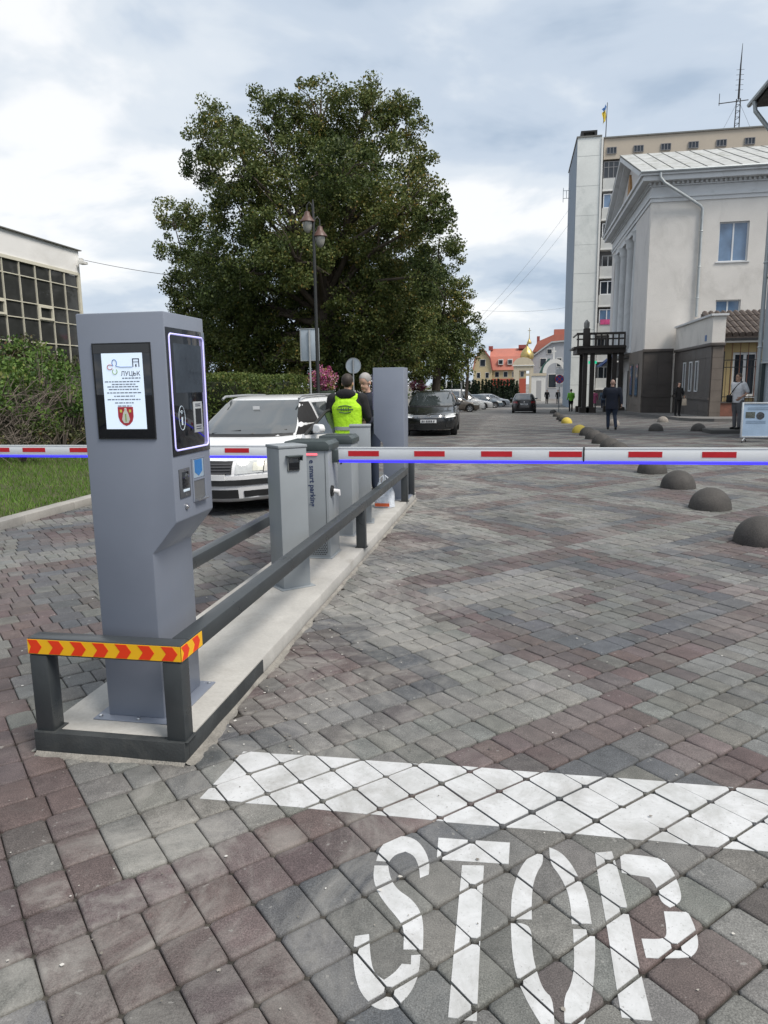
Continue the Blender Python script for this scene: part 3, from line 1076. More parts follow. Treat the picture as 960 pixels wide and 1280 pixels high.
    MB().box(X + .0045, X + .0075, .268, .330, 1.168, 1.238).build('intercom_lens', MAT_BGLASS, ic, bevel=.002)
    MB().ball((X + .006, .306, 1.214), .006, .016, .016).build('intercom_dome', glass_mat('clear_dome', (.05, .055, .06), .05), ic)
    MB().box(X + .0045, X + .0080, .272, .332, 1.150, 1.161).build('call_button', MAT_PAPER, ic, bevel=.001)
    for zz in (1.246, 1.135):
        MB().disc((X + .0055, .300, zz), (1, 0, 0), .004, .002, 10).build('screw', MAT_CHROME, ic)
    rc = MB()
    rc.box(X, X + .004, .374, .386, 1.090, 1.285).box(X, X + .004, .500, .512, 1.090, 1.285).box(X, X + .004, .386, .500, 1.184, 1.190).box(X, X + .004, .386, .500, 1.281, 1.285)
    rcs = rc.build('ticket_slot', MAT_KIOSK, k)
    MB().box(X + .0002, X + .0012, .386, .500, 1.100, 1.184).build('slot_back', M('slot_shadow_grey', (.12, .125, .13), .5), rcs)
    MB().prism([(X, 1.090), (X + .022, 1.093), (X + .022, 1.097), (X + .001, 1.104)], 'y', .386, .500).build('slot_lip', MAT_CHROME, rcs)
    MB().box(X + .0002, X + .0018, .388, .498, 1.196, 1.280).build('ticket_label', M('label_blue_grey', (.30, .38, .46), .4), rcs)
    MB().prism([(.404, 1.277), (.482, 1.277), (.482, 1.222), (.443, 1.202), (.404, 1.222)], 'x', X + .0019, X + .0027).build('label_arrow', M('label_blue', (.03, .16, .42), .4), rcs)
    MB().lathe([(.012, 0), (.012, .006), (.008, .010)], 14).tube
    lk = MB().disc((X + .004, .302, 1.083), (1, 0, 0), .013, .008, 16)
    lk.disc((X + .009, .302, 1.083), (1, 0, 0), .007, .006, 12)
    lk.build('lock', MAT_CHROME, k, bevel=.001)
    return k
k1 = terminal('tall grey pay terminal with lit poster screen at the island nose', True)
k2 = terminal('plain grey back of the pay terminal at the far island end', False)
k2.location = (-.262, 6.80, .112)
k2.rotation_euler = (0, 0, math.pi)
k2.scale = (1, 1, .948)

# ---- camera posts
def camera_post(label, loc, rz):
    t = thing('camera_post', label, 'camera post', loc, rz, 'number plate camera posts on the island')
    h = .11
    kw = dict(world=False)
    MB().box(-h, h, -h, h, .004, 1.045).build('post_body', MAT_CAB, t, bevel=.005, world=False)
    MB().box(-h - .006, h + .006, -h - .006, h + .006, 1.0455, 1.068).build('lid', MAT_CAB, t, bevel=.006, world=False)
    MB().box(-h - .03, h + .03, -h - .03, h + .03, .0005, .006).build('base_plate', MAT_CAB, t, bevel=.002, world=False)
    # plate camera on the face that looks up the lane (local -y)
    c = MB().box(-.050, .050, -h - .012, -h, .880, .985).build('camera_frame', M('camera_bezel', (.20, .21, .21), .4), t, bevel=.012, world=False)
    MB().box(-.042, .042, -h - .018, -h - .011, .888, .972).build('camera_glass', MAT_BGLASS, c, bevel=.010, world=False)
    MB().box(-.060, .060, -h - .050, -h + .001, .985, .995).build('camera_hood', MAT_DARKCAP, c, bevel=.003, world=False)
    MB().box(.055, .060, -h - .040, -h + .001, .955, .9845).build('hood_side', MAT_DARKCAP, c, world=False)
    return t
camera_post('light grey post with a square camera, just behind the pay terminal', (-.300, 2.46, .112), R(43))
camera_post('light grey camera post beside the man in the lime vest', (-.30, 5.05, .112), R(190))

# ---- barrier cabinets and booms
def barrier(label, x0, x1, y0, y1, h, boom_dir, boom_len, seg):
    t = thing('boom_barrier', label, 'barrier', ((x0 + x1) / 2, (y0 + y1) / 2, .112))
    b_ = MB().box(x0, x1, y0, y1, .114, h).build('cabinet', MAT_CAB, t, bevel=.006)
    MB().box(x0 - .015, x1 + .015, y0 - .01, y1 + .01, .1125, .122).build('base_plate', MAT_CAB, t, bevel=.002)
    MB().prism([(x0 - .012, h + .001), (x1 + .012, h + .001), (x1 + .012, h + .050), (x1 - .020, h + .080), (x0 - .004, h + .080), (x0 - .012, h + .074)], 'y', y0 - .012, y1 + .012).build('cap', MAT_DARKCAP, t, bevel=.003)
    return t, b_
bar1, cab1 = barrier('grey boom barrier with vertical lettering and long boom across the right lane', -.575, -.205, 3.30, 3.63, 1.055, 1, 4.6, 0)
MB().box(-.43, -.300, 3.292, 3.2995, 1.015, 1.032).build('status_light', MAT_LEDR, bar1)
MB().box(-.2335, -.2315, 3.2975, 3.2998, .16, 1.05).build('door_seam', MAT_BLACK, bar1)
tm = Matrix.Translation((-.352, 3.2985, .775)) @ Matrix.Rotation(R(90), 4, 'X') @ Matrix.Rotation(R(-90), 4, 'Z')
MB().text('e smart parking', .064, tm, .0005, bold=.0012).build('lettering', M('navy_vinyl', (.025, .04, .10), .5), bar1)
vt = MB()
for a in range(9):
    for c_ in range(7):
        xa, za = -.375 + a * .0155, .150 + c_ * .0165
        vt.disc((xa + (.0077 if c_ % 2 else 0), 3.2992, za), (0, 1, 0), .0055, .002, 8)
vt.build('vent_holes', MAT_BLACK, bar1)['kind'] = 'stuff'
kb = MB().disc((-.197, 3.38, .700), (1, 0, 0), .048, .014, 20).build('release_socket', MAT_BLACK, bar1)
MB().tube([(-.19, 3.385, .700), (-.150, 3.405, .690), (-.145, 3.410, .655)], [.020, .024, .014], 10).build('release_knob', M('white_plastic', (.6, .6, .6), .4), kb, smooth=60)
def boom(par, x0, x1, y, z0, z1, stripes, joint):
    d = .022
    bo = MB().box(x0, x1, y - d, y + d, z0, z1).build('boom', MAT_WHITE, par, bevel=.005)
    MB().box(x0 + .01, x1, y - d - .004, y + d + .004, z0 - .022, z0 - .0005).build('boom_light_strip', MAT_LEDB, bo, bevel=.003)
    MB().box(x0, x1, y - d - .003, y - d + .004, z1 - .010, z1 + .003).build('boom_top_lip', MAT_WHITE, bo, bevel=.001)
    for a, b2 in stripes:
        MB().box(a, b2, y - d - .0024, y - d - .0004, z0 + .034, z0 + .080).build('red_stripe', MAT_REDREF, bo)
    for a in joint:
        MB().box(a, a + .012, y - d - .005, y + d + .005, z0 - .004, z1 + .005).build('boom_joint', MAT_BLACK, bo)
    return bo
st = [(-.06, .21), (.515, .775), (1.08, 1.335), (1.635, 1.897), (2.26, 2.52), (2.82, 3.075), (3.38, 3.64), (3.94, 4.2), (4.5, 4.7)]
boom(bar1, -.150, 4.75, 3.455, .962, 1.072, st, (1.905,))
MB().box(-.205, -.150, 3.425, 3.487, .940, 1.050).build('boom_clamp', MAT_DARKCAP, bar1, bevel=.006)
bar2, cab2 = barrier('dark capped boom barrier whose boom closes the left lane', -.530, -.220, 4.25, 4.56, 1.035, -1, 4.4, 0)
hm = MB()
for xa in (-.365, -.325):
    hm.disc((xa, 4.2492, .845), (0, 1, 0), .009, .003, 10)
hm.build('screw_holes', MAT_BLACK, bar2)
st2 = [(-1.56, -1.30), (-2.15, -1.88), (-2.72, -2.46), (-3.31, -3.03), (-3.87, -3.6), (-4.28, -4.03), (-4.75, -4.5), (-.98, -.74)]
boom(bar2, -4.85, -.585, 4.34, .905, 1.012, st2, ())
MB().box(-.585, -.530, 4.31, 4.37, .885, 1.0).build('boom_clamp', MAT_DARKCAP, bar2, bevel=.006)

# ---- stone hemispheres
def granite_mat(name, a, b2):
    m = bpy.data.materials.new(name)
    nt, b = nodes_of(m)
    pos = nn(nt, 'ShaderNodeTexCoord').outputs['Object']
    oi = nn(nt, 'ShaderNodeObjectInfo').outputs['Random']
    f = noise_node(nt, pos, 130, 3, .75)
    g_ = noise_node(nt, pos, 4, 5, .6, .5)
    c = ramp_node(nt, f, [(.32, a), (.5, tuple((p + q) / 2 for p, q in zip(a, b2))), (.7, b2)])
    c = mixc(nt, 1.0, c, ramp_node(nt, g_, [(.3, (.7,) * 3), (.7, (1.2,) * 3)]), 'MULTIPLY')
    c = mixc(nt, 1.0, c, ramp_node(nt, oi, [(0, (.85,) * 3), (1, (1.15,) * 3)]), 'MULTIPLY')
    nt.links.new(c, b.inputs['Base Color'])
    b.inputs['Roughness'].default_value = .75
    bump_node(nt, f, .6, .004, b)
    return m
MAT_HEMI = granite_mat('dark_exposed_aggregate', (.018, .017, .016), (.085, .078, .072))
MAT_HEMI_L = granite_mat('pale_exposed_aggregate', (.13, .115, .10), (.32, .29, .26))
MAT_HEMI_Y = M('yellow_painted_concrete', (.52, .40, .06), .7, var=.15, fine=80, bump=.3, stain=(.18, .15, .08), stain_amt=.6)
def hemi_mesh(mat):
    pr = [(.252, -.01), (.252, .018)] + [(.25 * math.cos(R(a)), .018 + .25 * math.sin(R(a))) for a in range(6, 90, 7)] + [(.004, .268)]
    return MB().lathe(pr, 36).mesh('stone_hemisphere', mat, smooth=50)
HM = {'d': hemi_mesh(MAT_HEMI), 'y': hemi_mesh(MAT_HEMI_Y), 'l': hemi_mesh(MAT_HEMI_L)}
hs = [(3.76, 4.87, 'd', 'cropped dark stone hemisphere, the nearest of the row'),
      (3.78, 6.87, 'd', 'second dark stone hemisphere from the near end of the row'),
      (3.78, 8.72, 'd', 'third dark stone hemisphere from the near end of the row'),
      (3.73, 10.57, 'd', 'fourth dark stone hemisphere, its top hidden by the boom'),
      (3.66, 12.5, 'd', 'fifth dark stone hemisphere, half behind the boom'),
      (3.63, 14.1, 'd', 'dark stone hemisphere just beyond the boom, largest of the cluster'),
      (3.62, 15.5, 'd', 'dark stone hemisphere beyond the boom, second of the cluster'),
      (3.62, 17.4, 'd', 'dark stone hemisphere beyond the boom, third of the cluster'),
      (3.62, 19.3, 'd', 'dark stone hemisphere beyond the boom, fourth of the cluster'),
      (3.62, 21.3, 'd', 'dark stone hemisphere right in front of the nearer yellow one'),
      (3.52, 23.0, 'y', 'nearer of the two yellow stone hemispheres'),
      (3.66, 31.6, 'y', 'farther of the two yellow stone hemispheres'),
      (3.68, 34.0, 'd', 'dark stone hemisphere just past the farther yellow one'),
      (3.70, 36.5, 'd', 'dark stone hemisphere second past the farther yellow one'),
      (3.80, 42.3, 'd', 'dark stone hemisphere third past the farther yellow one'),
      (4.00, 51.0, 'd', 'dark stone hemisphere at the far end of the row'),
      (6.20, 24.0, 'd', 'dark stone hemisphere standing alone beside the walking man'),
      (7.60, 24.0, 'd', 'dark stone hemisphere standing alone before the woman in black'),
      (8.00, 32.4, 'l', 'pale stone hemisphere at the pavement step by the woman'),
      (5.40, 29.0, 'l', 'pale stone hemisphere half hidden behind the walking man')]
for x, y, k, lab in hs:
    o = link('stone_hemisphere', HM[k])
    o.location = (x, y, gz(y) + .012)
    o.rotation_euler = (random.uniform(-.03, .03), random.uniform(-.03, .03), random.uniform(0, 6))
    tag(o, lab, 'bollard', 'stone hemispheres on the square')
# ================================================================ trees, shrubs and hedges
MAT_BARK = M('bark', (.085, .068, .052), .9, var=.3, scale=4, fine=25, bump=.9, bdist=.03)
MAT_TWIG = M('grey_brown_twigs', (.150, .125, .105), .9, var=.35, scale=2, fine=20)
LEAF_DARK = leaf_mat('lime_tree_leaves', [(0, (.030, .050, .016)), (.35, (.068, .098, .026)), (.65, (.115, .140, .037)), (.92, (.180, .178, .052)), (1, (.28, .20, .05))], .22)
LEAF_SHRUB = leaf_mat('shrub_leaves', [(0, (.035, .072, .016)), (.5, (.085, .155, .032)), (.85, (.15, .225, .05)), (1, (.21, .23, .07))], .25)
LEAF_HEDGE = leaf_mat('hedge_leaves', [(0, (.028, .055, .012)), (.5, (.080, .118, .026)), (.85, (.150, .175, .045)), (1, (.22, .19, .06))], .25)
LEAF_BROWN = leaf_mat('brownish_shrub_leaves', [(0, (.024, .030, .012)), (.5, (.056, .066, .024)), (.85, (.095, .100, .036)), (1, (.14, .09, .05))], .15)
LEAF_CON = leaf_mat('conifer_needles', [(0, (.010, .020, .010)), (.6, (.022, .040, .018)), (1, (.045, .065, .03))], .1)
PETAL = leaf_mat('mixed_petals', [(0, (.25, .03, .10)), (.35, (.48, .10, .26)), (.6, (.62, .36, .50)), (.75, (.55, .42, .10)), (.85, (.12, .16, .03)), (1, (.05, .08, .02))], .25)

def leaves(centres, radii, per, size, rg, flat=.0, tone_c=None, spread=1.0, droop=.25):
    """Diamond-shaped leaf blades scattered through clumps; returns (n,4,3) and tones."""
    C_, T_ = [], []
    for q, (c, r) in enumerate(zip(centres, radii)):
        n = max(3, int(per))
        d = rg.standard_normal((n, 3))
        d /= np.linalg.norm(d, axis=1)[:, None]
        rad = (rg.random(n) ** .45)[:, None] * r * spread
        C_.append(np.asarray(c) + d * rad * np.array([1, 1, .8]))
        base = .5 if tone_c is None else tone_c[q]
        T_.append(np.clip(base + .20 * rg.standard_normal(n), 0, 1))
    c = np.concatenate(C_)
    t = np.concatenate(T_)
    n = len(c)
    a = rg.standard_normal((n, 3))
    a[:, 2] -= droop
    a /= np.linalg.norm(a, axis=1)[:, None]
    b = rg.standard_normal((n, 3))
    b -= (b * a).sum(1)[:, None] * a
    b /= np.linalg.norm(b, axis=1)[:, None]
    s = (size * (.6 + .8 * rg.random(n)))[:, None]
    V = np.stack([c - a * s * .5, c + b * s * .34, c + a * s * .5, c - b * s * .34], 1)
    return V, t

def make_tree(name, label, loc, lobes, clumps, per, leaf, mat, trunk_r, trunk_h, seed, group='trees along the square', bare=()):
    rg = np.random.default_rng(seed)
    t = thing(name, label, 'tree', loc, group=group)
    cs, rs, tc = [], [], []
    for (x, y, z, r) in lobes:
        k = max(6, int(clumps * r * r))
        d = rg.standard_normal((k, 3))
        d /= np.linalg.norm(d, axis=1)[:, None]
        rr = r * (.30 + .60 * rg.random(k) ** .5)
        base = .46 + .10 * rg.standard_normal()
        for q in range(k):
            p = np.array([x, y, z]) + d[q] * rr[q]
            cs.append(p)
            rs.append(.26 + .24 * rg.random() * min(1.3, r))
            tc.append(np.clip(base + .09 * rg.standard_normal(), .1, .95))
    V, tone = leaves(cs, rs, per, leaf, rg, tone_c=tc)
    V -= np.array(loc)
    crown = raw_mesh('crown', V, mat, tone, t)
    tr = MB()
    top = Vector((loc[0] + .2, loc[1], loc[2] + trunk_h))
    tr.tube([loc, (loc[0] + .03, loc[1], loc[2] + trunk_h * .35), tuple(top)], [trunk_r * 1.35, trunk_r, trunk_r * .75], 14)
    tr.build('trunk', MAT_BARK, t, smooth=60)
    br = MB()
    for (x, y, z, r) in lobes:
        e = Vector((x, y, z))
        s = Vector(loc) + (top - Vector(loc)) * (.55 + .45 * min(1, max(0, (z - loc[2]) / 12)))
        m_ = s.lerp(e, .5) + Vector((rg.uniform(-.4, .4), rg.uniform(-.4, .4), .6))
        rr = trunk_r * .30 * min(1.4, r / 1.5 + .3)
        br.tube([s, m_, e], [rr, rr * .6, rr * .22], 7)
        for q in range(7):
            dd = Vector(rg.standard_normal(3)).normalized() * r * .95
            br.tube([s.lerp(e, .9), e + dd * .45 + Vector((0, 0, .1)), e + dd], [rr * .3, rr * .16, .012], 5)
    br.build('limbs', MAT_BARK, t, smooth=60)
    return t
LOBA = [(-8.32, 27.39, 12.89, 1.26), (-6.64, 27.96, 13.11, 1.38), (-4.89, 28.22, 12.76, 1.51), (-3.54, 28.92, 12.6, 1.16), (-11.13, 27.95, 12.53, 1.35), (-12.22, 28.83, 11.46, 1.05), (-8.86, 24.54, 10.15, 1.37), (-7.99, 26.63, 10.7, 1.9), (-6.28, 28.93, 10.94, 2.18), (-3.98, 27.52, 10.1, 1.88), (-2.86, 28.72, 11.12, 0.78), (-2.65, 24.94, 8.09, 1.48), (-9.77, 26.65, 8.41, 1.55), (-7.43, 25.58, 7.77, 1.95), (-5.56, 27.01, 7.66, 2.01), (-3.96, 27.15, 7.0, 1.99), (-1.72, 24.46, 7.39, 0.96), (-9.42, 25.44, 6.05, 1.97), (-7.26, 25.74, 5.1, 2.09), (-5.69, 28.8, 5.05, 2.27), (-3.47, 28.08, 5.23, 1.85), (-9.76, 25.17, 3.9, 1.78), (-8.81, 28.23, 3.41, 2.1), (-5.52, 25.07, 3.02, 1.85), (-3.72, 27.36, 3.25, 1.64), (-10.43, 25.01, 5.57, 1.47),
        (-7.0, 30.5, 10.0, 2.2), (-5.0, 31.0, 6.5, 2.3), (-9.0, 30.5, 6.5, 2.3), (-4.6, 23.6, 4.6, 1.5), (-6.6, 23.6, 6.2, 1.5), (-5.0, 24.2, 9.6, 1.4), (-11.4, 26.2, 4.6, 1.6), (-11.2, 27.6, 2.6, 1.7), (-7.2, 24.4, 2.4, 1.5), (-9.2, 24.8, 1.9, 1.4), (-4.2, 24.6, 2.3, 1.3), (-12.2, 28.5, 6.4, 1.3), (-1.9, 25.2, 5.6, 1.1), (-2.3, 26.5, 9.4, 1.0), (-4.57, 29.00, 3.09, 1.60), (-3.13, 31.00, 3.17, 1.56), (-5.38, 27.00, 2.47, 1.27), (-1.95, 30.0, 6.6, 1.15), (-4.05, 25.00, 2.41, 1.09), (-7.2, 26.0, 2.5, 1.3), (-8.9, 26.0, 2.5, 1.25)]
LOBA = [(x, y + (2.3 if z < 5.6 and y < 27 else 0), z - (.45 if z > 9 else 0), r) for x, y, z, r in LOBA if (x, z) not in ((-2.3, 9.4), (-1.95, 6.6))]
LOBB = [(-2.58, 34.8, 7.69, 1.56), (-2.5, 36.89, 5.57, 1.63), (-3.17, 35.3, 3.64, 1.86), (-1.81, 35.32, 3.81, 1.15), (-1.59, 37.16, 6.39, 0.69), (-2.28, 36.89, 2.65, 1.28), (-3.82, 35.49, 4.88, 1.66), (-4.2, 37.5, 6.6, 1.7), (-3.0, 38.2, 4.2, 1.7)]
LOBC = [(-16.3, 34.11, 10.34, 0.99), (-14.84, 33.09, 9.85, 0.95), (-14.0, 33.43, 9.31, 1.08), (-15.34, 32.29, 8.21, 1.02), (-16.09, 34.06, 6.54, 1.32), (-14.8, 33.46, 5.03, 1.92), (-15.42, 34.12, 3.45, 1.96), (-15.31, 33.94, 7.5, 1.31), (-13.2, 33.5, 7.0, 1.8), (-12.4, 33.5, 4.4, 2.0)]
make_tree('lime_tree', 'huge dark green lime tree behind the street lamp', (-6.7, 27.3, gz(27)), LOBA, 19, 140, .104, LEAF_DARK, .38, 6.0, 21)
make_tree('lime_tree', 'smaller lime tree overhanging the parked cars, right flank of the green mass', (-2.9, 36.2, gz(36)), LOBB, 17, 120, .115, LEAF_DARK, .24, 4.0, 22)
make_tree('lime_tree', 'dark narrow tree forming the left shoulder of the green mass', (-14.9, 33.6, gz(33)), LOBC, 17, 110, .115, LEAF_DARK, .26, 4.5, 23)
lo4 = [(-3.0, 60, 4.6, 1.9), (-4.6, 61, 3.9, 2.0), (-2.6, 60.5, 6.2, 1.4), (-5.5, 60.5, 5.8, 1.9), (-3.6, 60.5, 7.4, 1.2)]
make_tree('lime_tree', 'farthest street tree, slim trunk showing in front of the yellow house', (-2.9, 60.3, gz(60)), lo4, 10, 60, .19, LEAF_DARK, .14, 3.8, 24)
lo5 = [(-6.5, 44, 3.2, 1.9), (-8.0, 44.5, 4.4, 2.2), (-5.6, 45, 5.0, 1.7), (-9.5, 44, 3.3, 2.0)]
make_tree('lime_tree', 'low tree in deep shade under the big lime tree', (-7.2, 44.3, gz(44)), lo5, 10, 60, .18, LEAF_DARK, .2, 3.0, 25)

def shrub(name, label, cat, loc, lobes, per, leaf, mat, seed, clump=16, group=None, core=None):
    rg = np.random.default_rng(seed)
    t = thing(name, label, cat, loc, group=group)
    cs, rs, tc = [], [], []
    for (x, y, z, r) in lobes:
        k = max(5, int(clump * r * r))
        d = rg.standard_normal((k, 3))
        d[:, 2] = np.abs(d[:, 2]) * .9 - .25
        d /= np.linalg.norm(d, axis=1)[:, None]
        for q in range(k):
            cs.append(np.array([x, y, z]) + d[q] * r * (.55 + .45 * rg.random() ** .5))
            rs.append(.14 + .14 * rg.random())
            tc.append(np.clip(.5 + .16 * rg.standard_normal(), 0, 1))
    V, tone = leaves(cs, rs, per, leaf, rg, tone_c=tc, droop=-.4)
    V -= np.array(loc)
    raw_mesh('foliage', V, mat, tone, t)
    tw = MB()
    for (x, y, z, r) in lobes:
        for q in range(10):
            d = Vector(rg.standard_normal(3))
            d.z = abs(d.z) * .8
            d.normalize()
            b0 = Vector((x, y, max(loc[2], z - r)))
            tw.tube([b0, b0.lerp(Vector((x, y, z)) + d * r * .8, .6), Vector((x, y, z)) + d * r * .95], [.02, .012, .005], 5)
    tw.build('stems', MAT_TWIG, t)['kind'] = 'stuff'
    return t
zb = .25
shrub('evergreen_shrub', 'sprawling bright green shrub topping the bank beside the terminal', 'shrub', (-8.6, 11.8, zb),
      [(-8.6, 11.4, 1.75, .75), (-9.2, 10.2, 1.75, .8), (-8.3, 12.8, 1.7, .8), (-9.6, 12.2, 1.9, .8), (-8.9, 9.0, 1.6, .75), (-9.5, 8.0, 1.6, .9), (-8.2, 13.9, 1.6, .75), (-8.0, 12.2, 1.15, .65), (-7.9, 13.0, .75, .6), (-9.8, 10.8, 2.0, .7), (-8.0, 11.4, 1.45, .5), (-8.6, 14.8, 1.5, .8), (-8.1, 11.6, .95, .55), (-8.3, 10.9, 1.55, .5), (-8.5, 9.9, 1.55, .45), (-8.0, 12.6, 1.3, .6), (-8.25, 11.0, .8, .5), (-8.3, 10.2, 1.15, .45), (-8.4, 9.2, 1.3, .4)], 46, .075, LEAF_SHRUB, 31, 36)
shrub('dark_shrub', 'low dark shrub at the foot of the bank above the grass', 'shrub', (-7.7, 10.4, zb),
      [(-7.7, 9.4, .55, .45), (-7.7, 10.6, .60, .50), (-7.6, 11.8, .55, .5), (-7.8, 8.4, .5, .45), (-7.6, 12.8, .6, .5)], 46, .06, LEAF_BROWN, 32, 34)
shrub('rounded_shrub', 'brownish rounded shrub below the glass building', 'shrub', (-10.3, 13.3, zb),
      [(-10.2, 13.0, 2.25, .75), (-10.3, 12.0, 2.15, .7), (-10.5, 14.1, 2.1, .75), (-10.4, 15.0, 1.8, .7), (-10.6, 13.2, 1.5, 1.0), (-10.8, 10.6, 1.9, .8)], 46, .075, LEAF_BROWN, 33, 30)
# bare twigs on the worn face of the bank
rg = np.random.default_rng(5)
tw = MB()
for q in range(420):
    y = rg.uniform(7.8, 11.2)
    z0 = rg.uniform(.5, 1.6)
    x = -8.55 + .55 * rg.random() + .15 * (1.4 - z0)
    d = Vector((rg.uniform(-.1, .6), rg.normal(0, .9), rg.normal(.25, .5))).normalized() * rg.uniform(.25, .6)
    p = Vector((x, y, z0))
    tw.tube([p, p + d * .5 + Vector((0, 0, rg.normal(0, .04))), p + d], [.0075, .005, .0025], 4, cap=False)
tw.build('bare_twigs', MAT_TWIG, thing('bare_shrub', 'tangle of bare grey twigs on the front of the bank', 'shrub', (-8.4, 10, .3)))['kind'] = 'stuff'
# a solid bank of earth and dead wood behind the leaves
bk = MB()
def bankp(u, v):
    y = 5 + 14 * u
    prof = [(-8.3, .1), (-8.45, .8), (-8.7, 1.35), (-9.3, 1.75), (-10.5, 1.9), (-13.5, 1.7)]
    f = v * (len(prof) - 1)
    k = min(int(f), len(prof) - 2)
    w = f - k
    x = prof[k][0] * (1 - w) + prof[k + 1][0] * w
    z = prof[k][1] * (1 - w) + prof[k + 1][1] * w
    n_ = mnoise.noise(Vector((x * 1.6, y * 1.6, z * 1.6)))
    return (x + .16 * n_, y, z + .14 * n_)
bk.grid(bankp, 70, 25)
bo_ = bk.build('planted_bank', M('dark_leaf_mould', (.030, .030, .016), .95, var=.5, scale=4, fine=24, bump=1.0, bdist=.05), smooth=60)
tag(bo_, 'dark earth bank under the shrubs', kind='structure')

def hedge(label, x0, x1, y0, y1, h, mat, seed, n, leaf=.06):
    rg = np.random.default_rng(seed)
    zb_ = gz((y0 + y1) / 2)
    t = thing('clipped_hedge', label, 'hedge', ((x0 + x1) / 2, (y0 + y1) / 2, zb_))
    core = MB().box(x0 + .10, x1 - .10, y0 + .10, y1 - .10, zb_, zb_ + h - .12)
    core.build('light_block_core', M('dark_hedge_inside', (.02, .026, .010), .95, var=.4), t, bevel=.05)  # dark solid core added inside the foliage to block light
    areas = [('t', (x1 - x0) * (y1 - y0)), ('f', (x1 - x0) * h), ('r', (y1 - y0) * h), ('l', (y1 - y0) * h), ('b', (x1 - x0) * h)]
    tot = sum(a for _, a in areas)
    cs = []
    for k, a in areas:
        m_ = int(n * a / tot)
        u, v = rg.random(m_), rg.random(m_)
        if k == 't': p = np.stack([x0 + (x1 - x0) * u, y0 + (y1 - y0) * v, np.full(m_, h)], 1)
        elif k == 'f': p = np.stack([x0 + (x1 - x0) * u, np.full(m_, y0), h * v], 1)
        elif k == 'b': p = np.stack([x0 + (x1 - x0) * u, np.full(m_, y1), h * v], 1)
        elif k == 'r': p = np.stack([np.full(m_, x1), y0 + (y1 - y0) * u, h * v], 1)
        else: p = np.stack([np.full(m_, x0), y0 + (y1 - y0) * u, h * v], 1)
        cs.append(p)
    cs = np.concatenate(cs)
    wob = np.array([mnoise.noise(Vector((p[0] * 1.1, p[1] * 1.1, p[2] * 1.1 + seed))) for p in cs])
    cs[:, 2] += zb_ + .10 * wob
    cs[:, 0] += .08 * wob
    V, tone = leaves(cs, np.full(len(cs), .11), 9, leaf, rg, tone_c=np.clip(.5 + .25 * wob, 0, 1), droop=-.5)
    V -= np.array(t.location)
    raw_mesh('foliage', V, mat, tone, t)
hedge('clipped yellowish green hedge behind the white car', -7.6, -5.0, 13.5, 19.0, 1.86, LEAF_HEDGE, 41, 5200)
shrub('loose_shrub', 'loose autumn tinted shrub at the end of the hedge', 'shrub', (-6.2, 21.0, 0),
      [(-6.6, 20.6, 1.2, .7), (-5.9, 21.4, 1.3, .6), (-6.9, 21.8, 1.3, .7), (-6.3, 21.0, .8, .7)], 40, .07, LEAF_HEDGE, 42, 22)

# flower towers: pole, planter and a ball of blossom
def flower_tower(label, loc, s, seed):
    rg = np.random.default_rng(seed)
    t = thing('flower_tower', label, 'planter', loc, group='flower towers')
    MB().tube([(0, 0, 0), (0, 0, 1.5 * s)], .05 * s, 10).build('pole', MAT_RAIL, t, world=False)
    MB().lathe([(.05, 1.05), (.28, 1.15), (.36, 1.45), (.34, 1.52)], 18).build('planter', M('dark_green_planter', (.02, .035, .02), .6), t, smooth=50, world=False)
    n = 170
    d = rg.standard_normal((n, 3))
    d /= np.linalg.norm(d, axis=1)[:, None]
    cs = np.array([0, 0, 1.78 * s]) + d * np.array([.44, .44, .40]) * s * (.6 + .4 * rg.random((n, 1)))
    V, tone = leaves(cs, np.full(n, .10 * s), 20, .055 * s, rg, tone_c=np.clip(.45 + .28 * d[:, 2] * 0 + .28 * rg.standard_normal(n), 0, 1))
    raw_mesh('blossom', V, PETAL, tone, t)
    n = 60
    cs = np.array([0, 0, 1.25 * s]) + rg.standard_normal((n, 3)) * np.array([.16, .16, .28]) * s
    V, tone = leaves(cs, np.full(n, .12 * s), 18, .06 * s, rg)
    raw_mesh('foliage', V, LEAF_CON, tone, t)
flower_tower('ball of pink and yellow flowers on a pole behind the vested man', (-4.95, 21, gz(21)), 1.06, 51)
flower_tower('smaller pink flower tower behind the far terminal', (-3.78, 36, gz(36)), 1.06, 52)
# mid-distance planting and low wall under the trees
lw = MB().box(-9.0, -3.5, 50.0, 50.35, gz(50), .55)
tag(lw.build('low_wall', M('pale_plaster_low_wall', (.38, .37, .35), .9, var=.15, scale=1.2), bevel=.02), 'low pale plastered wall under the street trees', 'wall')
shrub('flowering_shrub', 'yellow green flowering shrubs above the low pale wall', 'shrub', (-5.5, 52, -.6),
      [(-7.4, 52, .7, .9), (-6.2, 52.3, .8, .9), (-5.0, 52, .7, .9), (-4.2, 52.3, .6, .7)], 30, .13, LEAF_HEDGE, 61, 16)
# row of far conifers
rg = np.random.default_rng(9)
for k in range(26):
    x = -9.5 + k * .44 + rg.normal(0, .05)
    h = 1.9 + .35 * rg.random()
    yb = 100 + rg.normal(0, .2)
    t = thing('young_conifer', 'slim dark conifer in the close row before the yellow house', 'conifer', (x, yb, gz(100)), group='row of slim conifers before the yellow house')
    z = rg.random(150) ** 1.3
    a = rg.random(150) * 6.283
    r_ = .40 * (1 - z) + .06
    cs = np.stack([r_ * np.cos(a), r_ * np.sin(a), z * (h + 1.0)], 1)
    V, tone = leaves(cs, np.full(150, .14), 9, .17, rg)
    raw_mesh('crown', V, LEAF_CON, tone, t)
    MB().lathe([(.26, 0), (.25, 1.4), (.03, h + .7)], 7).build('trunk', M('dark_conifer_core', (.012, .018, .010), .95), t, world=False)
